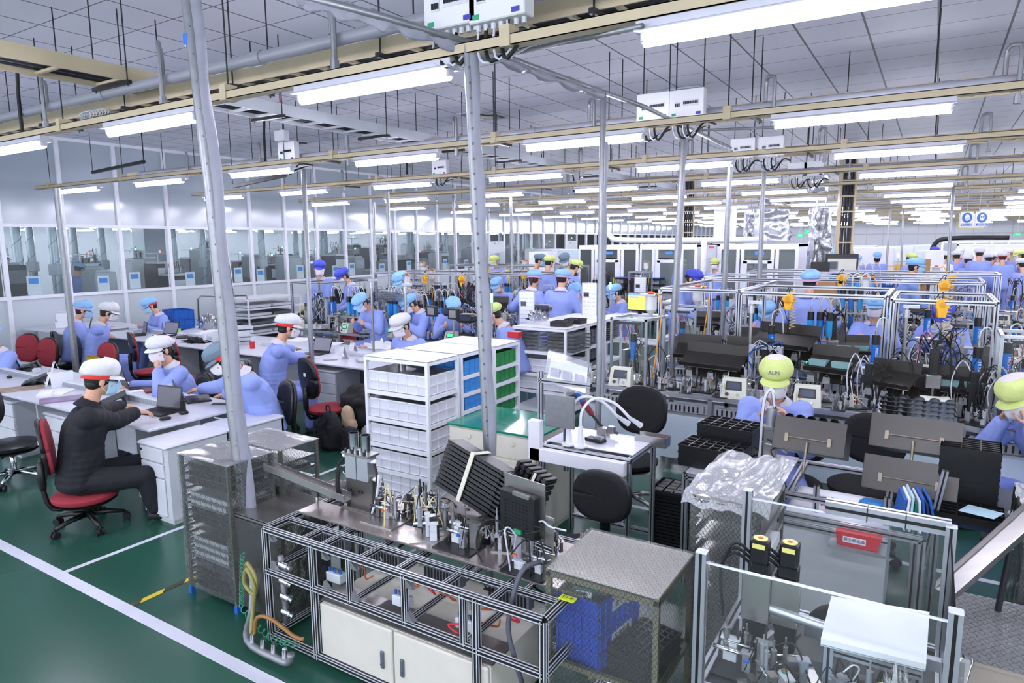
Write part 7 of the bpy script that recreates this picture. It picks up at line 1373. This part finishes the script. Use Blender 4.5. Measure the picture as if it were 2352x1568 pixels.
person('woman in royal blue cap bowed over the laptop cart', (0, 0, 0), R(150), lean=.15, head=(.6, 0), hl=(-.1, .3, .98), hr=(.14, .28, .98), cap=CAPD, mask=MASKW, s=.93, det=1, nick=32, at=(792, 613, 12.0)); person('lime-capped head above the blue-ended rack far away', (0, 0, 0), R(180), lean=.1, cap=CAPY, s=.95, det=0, nick=33, at=(1136, 586, 16.2))
person('sky-capped woman at a black microscope near the yellow monitor', (0, 0, 0), R(140), seat=.5, lean=.2, head=(.4, 0), **P2, cap=CAPB, mask=MASKB, s=.95, det=1, nick=34, at=(1414, 650, 11.3)); person('sky-capped worker hidden behind the second standing pair', (0, 0, 0), R(180), seat=.5, lean=.3, head=(.6, 0), **P2, cap=CAPB, s=.9, det=0, nick=35, at=(1323, 647, 10.9))
person('sky and pink capped worker behind the framed feeder', (0, 0, 0), R(175), seat=.5, lean=.3, head=(.6, 0), **P2, cap=CAPB, s=.95, det=0, nick=36, at=(1765, 687, 9.0)); person('sky-capped worker bent behind three blue cylinders, middle cell', (0, 0, 0), R(175), seat=.5, lean=.3, head=(.6, 0), **P2, cap=CAPB, band=BANDP, s=.93, det=0, nick=37, at=(1145, 633, 12.2))
chair('black chair back behind the cream panel in the second row', (-.05, 7.15, 0), R(185), BLKF, BLACK, .45, (.44, .36, .26)); chair('black chair under the table of the lime-capped woman', (-.80, 5.12, 0), R(172), BLKF, BLACK, .40, (.40, .3, .2)); chair('large black chair back right of the tilted tray holder', (-.30, 5.0, 0), R(172), BLKF, BLACK, .5, (.42, .36, .2)); chair('dark chair in the nearest row behind the right panel', (.15, 6.9, 0), R(180), BLKF, BLACK, .5, (.5, .36, .2))
# ================================================================ THINGS BETWEEN THE CELLS AND THE FAR HALL
def frame_window(par, x0, x1, z0, z1, y, m=None): MB().box(x0, x1, y - .01, y + .01, z0, z1).build('pane', m or glass('cabin_glass', (.80, .88, .86), .12, .05, .15), par)
Yc = PD(1590, 560, 17.0).y
def cabin(label, u0, u1, dark):
    x0, x1 = PY(u0, 620, Yc).x, PY(u1, 620, Yc).x; t = thing('cabin', label, 'cabin', (0, 0, 0), 0, 'white cabins'); h = 2.06; w = x1 - x0
    MB().box(x0, x1, Yc, Yc + 2.2, h - .06, h).box(x0, x0 + .05, Yc, Yc + 2.2, 0, h).box(x1 - .05, x1, Yc, Yc + 2.2, 0, h).box(x0, x1, Yc + 2.15, Yc + 2.2, 0, h).build('shell', WALLW, t)
    MB().box(x0, x1, Yc - .03, Yc + .03, h - .12, h).box(x0, x1, Yc - .03, Yc + .03, .0, .72).build('front_panel', WALLW, t)
    for f in (0, .24, .30, .68, .74, .98): MB().box(x0 + w * f - .03 + .03 * (f == 0), x0 + w * f + .05, Yc - .035, Yc + .035, .72, h - .1).build('mullion', WALLW, t)
    gm = glass('dark_cabin_glass', (.45, .52, .50), .10, .05, .15) if dark else None
    frame_window(t, x0 + .06, x0 + w * .24, .74, h - .12, Yc, gm); frame_window(t, x0 + w * .76, x1 - .05, .74, h - .12, Yc, gm); frame_window(t, x0 + w * .31, x0 + w * .68, h - .34, h - .12, Yc, gm)
    d = MB().box(x0 + w * .32, x0 + w * .68, Yc - .05, Yc - .02, .02, .80).box(x0 + w * .32, x0 + w * .37, Yc - .05, Yc - .02, .8, h - .4).box(x0 + w * .63, x0 + w * .68, Yc - .05, Yc - .02, .8, h - .4).box(x0 + w * .32, x0 + w * .68, Yc - .05, Yc - .02, h - .46, h - .38).build('door', WALLW, t)
    MB().box(x0 + w * .37, x0 + w * .63, Yc - .045, Yc - .03, .80, h - .46).build('door_pane', gm or MATS.get('cabin_glass'), d); MB().box(x0 + w * .65, x0 + w * .67, Yc - .08, Yc - .05, 1.0, 1.15).build('door_handle', STEEL, d)
    MB().box(x0 + w * .46, x0 + w * .58, Yc - .02, Yc - .012, h - .25, h - .17).build('door_sign', BLUEL, t); return t
cabin('white cabin with dark glass at the left of the pair', 1330, 1466, True); cabin('white cabin with pale glass behind the punched post', 1470, 1600, False); cabin('white cabin whose door shows a worker in a lime cap', 1652, 1832, False)
t = thing('wrapped_pipe', 'white insulated pipe running along above the cabins', 'pipe'); z = 2.24; MB().tube([PY(1385, 520, Yc), PY(1400, 541, Yc), PY(1440, 552, Yc), PY(1700, 551, Yc), PY(1760, 548, Yc)], .075, 12, 4).build('pipe', mat('white_insulation', 'e4e6ee', .5, bump=.4, bsc=12), t, True); a = PY(1618, 552, Yc - .15); MB().cyl(a, (a.x, a.y, .3), .075).tube([(a.x, a.y, .9), (a.x + .25, a.y - .05, 1.0), (a.x + .3, a.y - .05, .5)], .07, 12, 4).build('drop_pipe', mat('white_insulation', 'e4e6ee', .5), t, True)
p = PD(1634, 578, 16.2); t = thing('control_cabinet', 'small grey control cabinet with pink sign on the cabin wall', 'cabinet', tuple(p)); MB().box(-.11, .11, 0, .12, -.17, .16, .01).build('case', GREYW, t, 2); MB().box(-.06, .06, -.006, 0, .08, .13).build('pink_sign', mat('pink_sign', 'e0506c', .5), t); MB().cyl((0, .05, -.17), (0, .05, -p.z), .02).build('conduit', GREYW, t)
def foil(label, u, v0, v1, d, w, dep, hang=True):
    a, b = PD(u, v0, d), PD(u, v1, d); t = thing('foil_duct', label, 'duct', (a.x, a.y, 0), YAW, 'foil wrapped ducts'); z1, z0 = a.z, b.z
    def f(s, c):
        k = s * 4; i = min(int(k), 3); fr = k - i; cs = [(-w, -dep), (w, -dep), (w, dep), (-w, dep), (-w, -dep)]; x = cs[i][0] * (1 - fr) + cs[i + 1][0] * fr; y = cs[i][1] * (1 - fr) + cs[i + 1][1] * fr; r = 1 + .18 * noise.noise(V((x * 9, y * 9 + u, c * (z1 - z0) * 6))); return V((x * r, y * r, z0 + (z1 - z0) * c))
    MB().grid(f, 48, 48).build('foil', FOIL, t, True); 
    for sx in (-.5, .5): MB().cyl((w * sx, 0, z1 - .02), (w * sx, 0, CEIL), .012).build('hanger', GALV, t)
foil('wide crumpled foil duct hanging over the cabins', 1765, 482, 553, 18, .48, .3); foil('tall foil duct standing left of the upright cable ladder', 1886, 478, 628, 15, .19, .16); foil('small foil duct under the third tray', 1880, 400, 440, 13.5, .17, .12); foil('foil wrapped duct above the cabins near the ceiling', 1790, 440, 470, 18, .5, .25)
def gbox(name, label, cat, u, v0, v1, d, w, dep, m, rz=0, **kw):
    """box that stands where sight line (u,v1) at distance d lands; extends down to the floor when floor=True"""
    a, b = PD(u, v0, d), PD(u, v1, d); z0 = 0 if kw.get('floor') else b.z; t = thing(name, label, cat, (a.x, a.y, z0), rz, kw.get('group')); MB().box(-w / 2, w / 2, 0, dep, 0, a.z - z0, kw.get('b', .01)).build('body', m, t, 2); return t, a.z - z0
t, h = gbox('equipment_cabinet', 'cream equipment cabinet with black edge beside the cable ladder', 'cabinet', 1935, 583, 700, 14, .62, .6, BLACK, .2, floor=True); MB().box(-.27, .27, -.012, 0, .06, h - .10).build('front_panel', mat('panel_beige', 'd3d2c6', .4), t)
gbox('equipment_cabinet', 'white tall machine cabinet left of the crowd', 'cabinet', 2148, 575, 640, 15.5, .38, .4, WHITE, .2, floor=True); gbox('equipment_cabinet', 'white vending-sized cabinet behind the talking group', 'cabinet', 1236, 578, 620, 17, .55, .5, WHITE, 0, floor=True)
t, h = gbox('monitor', 'black monitor on the shelf left of the cream cabinet', 'monitor', 1884, 601, 626, 12.6, .33, .03, BLACK); t, h = gbox('computer', 'grey computer tower beside the black monitor', 'computer', 1913, 601, 628, 12.8, .13, .25, GREYB); gbox('cardboard_box', 'cardboard box right of the standing worker', 'box', 1893, 645, 682, 10.8, .34, .3, CARD, 0, floor=True); gbox('cardboard_box', 'tall cardboard box behind the walking woman', 'box', 2128, 595, 640, 14, .16, .2, CARD, 0, floor=True)
gbox('storage_shelf', 'long grey shelf carrying the black monitor', 'shelf', 1900, 627, 640, 12.6, 1.1, .4, GREYW, 0, floor=True)
p = PD(1933, 668, 11.3); t = thing('crate_stand', 'low grey stand under the bright blue crates', 'stand', (p.x, p.y, 0)); MB().box(-.2, .2, -.16, .16, 0, p.z - .11, .01).build('body', GREYW, t, 2)
for k in range(3): crate('bright blue crate right of the cardboard box, number %s from below' % ('one', 'two', 'three')[k], (p.x, p.y, p.z - .1 + .13 * k), 0, .38, .3, .12, BLUEL, 4, group='bright blue crates')
def shelfp(label, u0, v0, u1, v1, D0, dep, z, lv, **k): 
    a, b = PD(u0, v0, D0), PD(u1, v1, D0 * 1.0); return shelf(label, a.x, b.x, a.y, a.y + dep, lv, **k)
a = PZ(2022, 632, 1.25); t = shelf('white shelf with blue label crates behind the walking woman', a.x, a.x + .62, a.y, a.y + .5, [.1, .4, .66, .92, 1.2])
for k in range(3): c = crate('royal blue crate with white lettering, %s shelf' % ('lowest', 'middle', 'top')[k], (a.x + .31, a.y + .25, (.405, .665, .925)[k]), 0, .54, .4, .2, BLUEB, 5, group='lettered blue crates'); text('日電 1 科', .09, PAPER, c, (0, -.205, .11), (pi / 2, 0, 0))
a = PZ(1410, 636, 1.22); b_ = PZ(1545, 640, 1.22); t = shelf('black rack with blue top and lime edges before the cabins', a.x, b_.x - .4, a.y, a.y + .45, [.1, .35, .6, .85, 1.05, 1.2], m=BLACK, group='dark racks'); MB().box(a.x - .01, b_.x - .4, a.y - .02, a.y + .46, 1.2, 1.215).build('blue_top', BLUEB, t); MB().box(a.x - .012, a.x + .02, a.y - .03, a.y - .01, 0, 1.2).build('lime_edge', mat('lime_edge', 'c4e03c', .5), t)
for k in range(12): tag(MB().box(-.25, .25, -.18, .18, 0, .05, .008).build('black_tray', BLACK, None, 2, (a.x + .35 + .62 * (k % 3), a.y + .24, .11 + .25 * (k // 3))), 'black tray lying in the dark rack before the cabins', 'tray', 'black trays of the dark rack')
# white table with yellow screen monitor
a, b_ = PZ(1388, 724, .98), PZ(1525, 728, .98); t = thing('white_table', 'white table carrying the monitor with yellow screen', 'table', (0, 0, 0)); MB().box(a.x, b_.x, a.y, a.y + .62, .94, .98, .006).box(a.x + .03, b_.x - .03, a.y + .03, a.y + .58, .55, .57).build('top', WHITE, t, 2)
for x in (a.x + .02, b_.x - .05):
    for y in (a.y + .02, a.y + .57): MB().box(x, x + .03, y, y + .03, 0, .95).build('leg', WHITE, t)
t = thing('monitor', 'black monitor showing a yellow-green window', 'monitor', ((a.x + b_.x) / 2 + .02, a.y + .28, .98), R(-10)); MB().box(-.22, .22, 0, .03, .06, .36, .006).box(-.03, .03, .01, .04, 0, .08).box(-.1, .1, -.06, .1, 0, .012).build('case', BLACK, t, 2); s_ = MB().box(-.205, .205, -.003, 0, .085, .345).build('screen', emit('yellow_screen', 'b9b94e', .9), t); MB().box(-.205, .205, -.005, -.003, .31, .345).build('title_bar', emit('blue_bar', '5d83c4', .9), s_); MB().box(-.19, -.02, -.005, -.003, .27, .30).build('grey_field', emit('grey_field', '8b8b97', .8), s_)
MB().box(-.2, .1, -.2, -.08, 0, .015, .004).build('keyboard', BLACK, t, 2)
for i, (u, v0, v1, d, l) in enumerate(((1210, 668, 748, 8.9, 'white notice board with green photos on the rear shelf'), (1354, 649, 727, 9.6, 'white notice board with dark photos left of the taped post'), (1471, 636, 672, 12.6, 'farther white notice board before the dark rack'))):
    a, b_ = PD(u, v0, d), PD(u, v1, d); t = thing('notice_board', l, 'board', (a.x, a.y, 0), R(8), 'white notice boards'); h = a.z - b_.z; w = .105 + .0 * i; z0 = b_.z
    MB().box(-w, w, -.008, .008, z0, a.z, .004).build('board', WHITE, t, 2); MB().box(-w - .006, w + .006, -.01, .01, a.z - .012, a.z).box(-w - .006, -w + .004, -.01, .01, z0, a.z).box(w - .004, w + .006, -.01, .01, z0, a.z).build('rim', ALU, t)
    mb = MB(); 
    for r in range(7):
        for c in range(3): mb.box(-w + .015 + c * .065, -w + .065 + c * .065, -.0095, -.0085, z0 + .03 + r * h * .12, z0 + .03 + r * h * .12 + .004)
    mb.build('printed_lines', mat('print_blue', '8ea4cf', .6), t)['kind'] = 'stuff'; MB().box(-w + .02, -w + .1, -.0095, -.0085, a.z - .20, a.z - .14).build('photo', (mat('photo_green', '47584c', .5), DARK, DARK)[i], t); MB().cyl((0, .0, 0), (0, 0, z0), .012).build('stand', ALU, t)
# tray shelf behind the framed feeder
a, b_, c_ = PZ(1517, 692, 1.12), PZ(1605, 697, 1.12), PZ(1645, 683, 1.12); shelf('white shelf of clear boxes behind the orange hose', a.x, b_.x, a.y, a.y + .6, [.1, .5, .85, 1.12])
for j in range(2):
    for k in range(4): tag(MB().box(-.13, .13, -.22, .22, 0, .042, .008).build('lidded_box', CLEAR, None, 2, ((a.x + b_.x) / 2 + (j - .5) * .3, a.y + .3, .855 + k * .046)), 'clear lidded box in the shelf behind the orange hose', 'box', 'clear boxes behind the orange hose')
celltray('black tray lying on the shelf behind the orange hose', ((a.x + b_.x) / 2 + .05, a.y + .3, 1.122), 0, .26, .2, .05, 3, 3); p = PZ(1345 + 265, 655, 1.5); 
# left rear white shelf with trays
shelf('white shelf with flat trays against the glass wall, left of the steel post', -12.95, -12.05, 8.9, 10.3, [.1, .28, .46, .64, .82, 1.02]); 
for k in range(10): tag(MB().box(-.38, .38, -.28, .28, 0, .06, .01).build('flat_tray', (GREYW, GREYB, GREYW)[k % 3], None, 2, (-12.5, 9.25 + .62 * (k % 2), (.105, .285, .465, .645, .825)[k // 2])), 'flat tray lying in the shelf against the glass wall', 'tray', 'flat trays of the wall shelf')
shelf('white table with laptops where two royal blue caps stand', -10.6, -9.3, 9.0, 9.45, [.3, .72, 1.0]); laptop('laptop back turned to the viewer before the royal blue cap', (-10.1, 9.3, 1.0), R(170), 105); laptop('second laptop back beside the steel post', (-9.7, 9.25, 1.0), R(185), 100)
for k, (u, v, d, l) in enumerate(((893, 688, 9.7, 'clear tray stack tilted on the middle cell'),)):
    p = PD(u, v, d)
    for j in range(4): o = tag(MB().box(-.15, .15, -.1, .1, 0, .02, .004).build('clear_tray', CLEAR, None, 2, (p.x, p.y + .03 * j, p.z + .024 * j)), l, 'tray', 'tray stack %s' % 'abc'[k] if False else ('clear trays tilted on the middle cell', 'white foam trays', 'clear trays by the foam')[k]); o.rotation_euler = (R(-18), 0, 0)
def printer(u, v, d, l): p = PD(u, v, d); t = thing('label_printer', l, 'printer', tuple(p), R(10), 'label printers'); MB().box(-.12, .12, -.11, .11, 0, .11, .03).build('case', DARK, t, 2); MB().box(-.1, .1, -.115, -.1, .05, .08).build('slot', mat('navy_plastic', '1b2350', .4), t)
printer(1073, 740, 8.6, 'dark label printer beside the middle wrapped post'); printer(1245, 718, 9.1, 'dark label printer right of the notice board'); printer(1040, 725, 9.2, 'dark label printer behind the clear bag')
def backmon(u, v, d, l): p = PD(u, v, d); t = thing('machine_display', l, 'display', tuple(p), R(-8), 'small machine displays'); MB().box(-.085, .085, -.02, .02, -.06, .07, .004).build('housing', BLACK, t, 2); MB().box(-.055, .055, -.024, -.02, -.04, .05).build('back_plate', STEEL, t); MB().cyl((0, 0, -.3), (0, 0, -.06), .01).build('stand', STEEL, t)
backmon(992, 715, 8.3, 'black display with steel plate right of the young man'); backmon(1042, 722, 8.1, 'black display left of the printer')
for (u, v, d, l) in ((1129, 685, 8.3, 'signal lamp glowing green above the seated lime cap'), (1402, 657, 11.2, 'signal lamp glowing green left of the yellow monitor'), (2063, 587, 16, 'faint green signal lamp far right')):
    p = PD(u, v, d); t = thing('signal_lamp', l, 'signal lamp', tuple(p), 0, 'green signal lamps'); MB().cyl((0, 0, -.05), (0, 0, .06), .017).build('lens', emit('green_glow', '7fffc0', 2.5), t, 2); MB().cyl((0, 0, -p.z + .75), (0, 0, -.05), .014).build('pole', ALU, t, 2)
blob('clear_bag', 'clear plastic bag crumpled by the dark printer', 'bag', tuple(PD(1233, 735, 8.7)), (.12, .1, .1), CLEAR, 1.0, 8); tag(MB().box(-.07, .07, -.05, .05, 0, .07, .004).build('red_box', REDP, None, 2, tuple(PD(1183, 775, 7.6))), 'red box at the left corner of the rear white shelf', 'box')
# crowd at the right
q = random.Random(11)
CR = [(2198, 575, 17.5, CAPW, None, 15, 'in navy-trimmed cap facing the board, leftmost'), (2206, 569, 18.8, CAPW, None, 160, 'turned towards the viewer near the left of the crowd'), (2225, 585, 17.2, CAPW, None, -5, 'bowed low in the crowd'), (2251, 568, 17.0, CAPW, BANDP, 0, 'largest back in the middle of the crowd'), (2272, 581, 18.0, CAPW, None, 15, 'right of the largest back'), (2286, 579, 18.3, CAPW, None, -80, 'seen in profile inside the crowd'), (2304, 577, 16.8, CAPW, BANDR, 5, 'in red-banded cap with his back turned'), (2318, 570, 18.2, CAPW, BANDR, 140, 'in red-banded cap facing the viewer'), (2334, 580, 18.5, CAPY, None, 100, 'in lime cap behind the red band'), (2345, 573, 17.4, CAPY, None, 90, 'in lime cap at the right edge, nearer'), (2349, 592, 15.5, CAPW, None, 30, 'cut by the right edge'), (2170, 576, 17.0, CAPW, None, -20, 'in white coat left of the pale post'), (2148, 566, 19.5, CAPD, BANDR, 180, 'in royal blue cap behind the white cabinet'),
      (2016, 578, 18.5, CAPB, None, 185, 'with black mask among the far machines'), (2092, 580, 17.5, CAPY, None, -100, 'in lime cap raising an arm beside the green lamp'), (1952, 574, 20, CAPB, None, 190, 'in sky cap just behind the cream cabinet'), (1970, 585, 20, CAPB, None, 200, 'in royal cap beside the far machines'), (1915, 574, 23, CAPB, None, 180, 'in sky cap far behind the foil duct')]
for i, (u, v, d, c, bd, a, l) in enumerate(CR): person('far worker ' + l, (0, 0, 0), R(a), lean=.12, head=(.3, 0), cap=c, band=bd, det=0, s=.96, mask=MASKW if i != 13 else BLACKM, nick=40 + i, at=(u, v, d), jacket=WCOAT if 'white coat' in l else None)
a, b_ = PD(2165, 556, 21), PD(2310, 556, 21); t = thing('cabin', 'low white glazed cabin with black hose behind the crowd', 'cabin', (0, 0, 0), 0, 'white cabins'); MB().box(a.x, b_.x + 1.2, a.y, a.y + 1.5, 0, .9).box(a.x, b_.x + 1.2, a.y, a.y + 1.5, 2.02, 2.1).build('shell', WALLW, t); MB().box(a.x, b_.x + 1.2, a.y, a.y + .02, .9, 2.02).build('pane', GLASS, t)
for k in range(5): x = a.x + (b_.x - a.x) * k / 4; MB().box(x - .03, x + .03, a.y - .02, a.y + .02, 0, 2.1).build('mullion', WALLW, t)
MB().tube([(a.x - .3, a.y, 1.5), (a.x - .2, a.y, 2.0), (a.x + .2, a.y, 2.17), (b_.x, a.y, 2.17)], .07, 10, 4).build('black_hose', BLACKM, t, True)
t = thing('white_board', 'wide white board the crowd is facing', 'board', (0, 0, 0)); MB().box(a.x + .4, b_.x + .3, a.y - 1.2, a.y - 1.17, .8, 1.95).build('panel', PAPER, t); MB().box(a.x + .36, b_.x + .34, a.y - 1.22, a.y - 1.15, 1.95, 2.0).box(a.x + .36, a.x + .4, a.y - 1.22, a.y - 1.15, 0, 2).box(b_.x + .3, b_.x + .34, a.y - 1.22, a.y - 1.15, 0, 2).build('frame', ALU, t)
# far machines
FM = [unit(300 + k, .7, .5, .6, 'x', 3) for k in range(4)]; usedf = set()
def farmach(i, p, label, sc, rz): 
    k = i % 4
    if k not in usedf: usedf.add(k); o = FM[k]; o.location = p; o.rotation_euler = (0, 0, rz); o['label'] = label
    else: o = dup(FM[k], p, rz, label)
    o['group'] = 'far machines'; o.scale = (sc,) * 3
i = 0; q = random.Random(21)
for y in (17.6, 19.2, 21.5, 24, 27, 30.5, 34, 38, 43):
    x = -11.5
    while x < 11:
        u, v = pix((x, y, 1.2)); 
        if 600 < u < 2420 and not (1290 < u < 1860 and y < 24) and not (2140 < u and 15 < y < 23):
            farmach(i, (x, y, .7), 'machine cluster in the far half of the hall', q.uniform(.8, 1.3), R(q.choice((0, 90, 180)))); t = thing('machine_cabinet', 'pale machine base in the far half of the hall', 'machine', (x, y, 0), 0, 'far machine bases'); h = q.choice((.7, .7, .7, 1.1, 1.5)); MB().box(-.5, .5, -.35, .35, 0, .7, .02).build('base', q.choice((WHITE, GREYW, GREYW, DARK, GREYB)), t, 2); i += 1
            if h > .8: MB().box(-.3, .3, .1, .35, .7, h + .2, .02).build('upper_case', q.choice((WHITE, GREYW, CREAM, mat('pale_yellow', 'd8c36a', .5))), t, 2)
        x += q.uniform(1.2, 2.0)
for k, (u, d) in enumerate(((2010, 22), (2105, 30), (1980, 30), (2060, 26), (1330, 24), (1250, 26), (1840, 27))):
    p = PD(u, 545, d); t = thing('machine_housing', 'tall white machine housing far down the hall', 'machine', (p.x, p.y, 0), 0, 'tall far housings'); MB().box(-.6, .6, -.5, .5, 0, 1.9, .02).build('housing', (WHITE, mat('pale_tank', 'cfdfea', .3), GREYW)[k % 3], t, 2); MB().box(-.62, .62, -.52, -.5, 1.3, 1.33).box(-.3, .3, -.51, -.5, .8, 1.2).build('trim_band', (YEL, BLUEL, GREYB)[k % 3], t)
# ---- room behind the glass wall
first = [True]
for k in range(60):
    x = -23 - 2.6 * (k % 3); y = -1 + 2.1 * (k // 3)
    dup(L0, (x, y, 2.75), 0, 'lit tube lamp in the room behind the glass wall', 'lamps behind the glass wall')
DUCT = mat('pale_duct', 'c9d4dc', .3, .3, .08, 5); duct0 = None; q = random.Random(31)
for k in range(38):
    x = q.choice((-15.6, -16.8, -18.5)); y = 4.6 + k * .82 + q.uniform(-.2, .2)
    if duct0 is None:
        duct0 = t = thing('exhaust_duct', 'pale exhaust pipe standing behind the glass wall', 'duct', (x, y, 0), 0, 'exhaust pipes behind the glass'); MB().cyl((0, 0, 1.1), (0, 0, CEIL), .085, n=16).build('pipe', DUCT, t, 2); MB().box(-.10, .10, -.10, .10, 1.55, 1.78, .01).build('damper', WHITE, t, 2)
        mb = MB(); mb.tube([(.088 * cos(a * .5), .088 * sin(a * .5), 1.1 + a * .035) for a in range(86)], .004, 4).build('spiral_wire', DARK, t, True)
    else: dup(duct0, (x, y, 0), q.uniform(0, 3), 'pale exhaust pipe standing behind the glass wall', 'exhaust pipes behind the glass')
for k in range(84):
    y = 4.2 + k * .42; x = -15.2 - 1.3 * (k % 4); t = thing('machine_cabinet', 'machine housing behind the glass wall', 'machine', (x, y, 0), 0, 'housings behind the glass'); h = q.choice((1.3, 1.45, 1.6, 1.8)) + .1 * (k % 4); MB().box(-.3, .3, -.22, .22, 0, h, .015).build('housing', q.choice((DARK, BLACK, GREYW, GREYB, WHITE, GREYW) if y < 18 else (GREYW, WHITE, GREYB, GREYW)), t, 2)
    MB().box(-.2, .31, -.2, .1, h, h + .05).box(.301, .31, -.2, .2, h - .35, h - .1).build('panel', q.choice((GREYW, WHITE, CLEAR)), t, 2)
    if k % 3 == 0: place_unit(k * 3, (x + .1, y, h + .05), R(90), 'small unit on the machines behind the glass wall', 'small units behind the glass wall', 1.5)
    if k % 2: MB().box(-.01, .01, -.01, .01, h + .05, h + .25).box(-.15, .15, -.2, .2, h + .25, h + .27).build('shelf_arm', WHITE, t); MB().ell((.1, 0, h + .30), (.025, .025, .025), 8, 6).build('indicator', q.choice((emit('green_glow', '7fffc0', 2.5), emit('green_glow', '7fffc0', 2.5), emit('red_glow', 'ff5a4a', 2.5))), t)
for k in range(16):
    y = 4.6 + k * 1.03; t = tag(MB().box(0, .01, -.11, .11, 0, .34).build('notice_sheet', PAPER, None, False, (-14.046, y + .2 * (k % 3), 1.22 + .05 * (k % 2))), 'white notice standing inside the glass wall', 'notice', 'notices inside the glass wall')
    MB().box(.01, .012, -.08, .08, .2, .3).build('notice_print', BLUEL, t)
for k, (u, v, d, c, l) in enumerate(((178, 601, 12.2, CAPB, 'leftmost worker in sky cap behind the glass wall'), (221, 597, 13.5, CAPB, 'worker bent behind the second glass pane'), (362, 605, 12.6, CAPB, 'sky-capped worker behind the third glass pane'), (667, 583, 17, CAPD, 'royal-capped worker behind the glass, left of the steel post'), (713, 588, 17.5, CAPD, 'second royal-capped worker behind the glass'), (882, 587, 18.5, CAPB, 'worker in white coat and sky cap behind the glass'), (580, 588, 16.5, CAPB, 'small sky cap behind the glass beside the white pillar'), (1282, 568, 23, CAPD, 'worker in violet cap far behind the glass'))):
    person(l, (0, 0, 0), R(30 + 50 * k), lean=.25, head=(.5, 0), cap=c, det=0, s=.95, nick=70 + k, at=(u, v, (PX(u, v, -16.2 - .3 * k) - C0).dot(FW)), jacket=WCOAT if 'white coat' in l else None)
struct(MB().box(-19.3, -18.7, 10.6, 11.2, 0, CEIL).build('wall_pillar', mat('column_white', 'dfe3ee', .45)))
bpy.data.scenes.remove(TS)
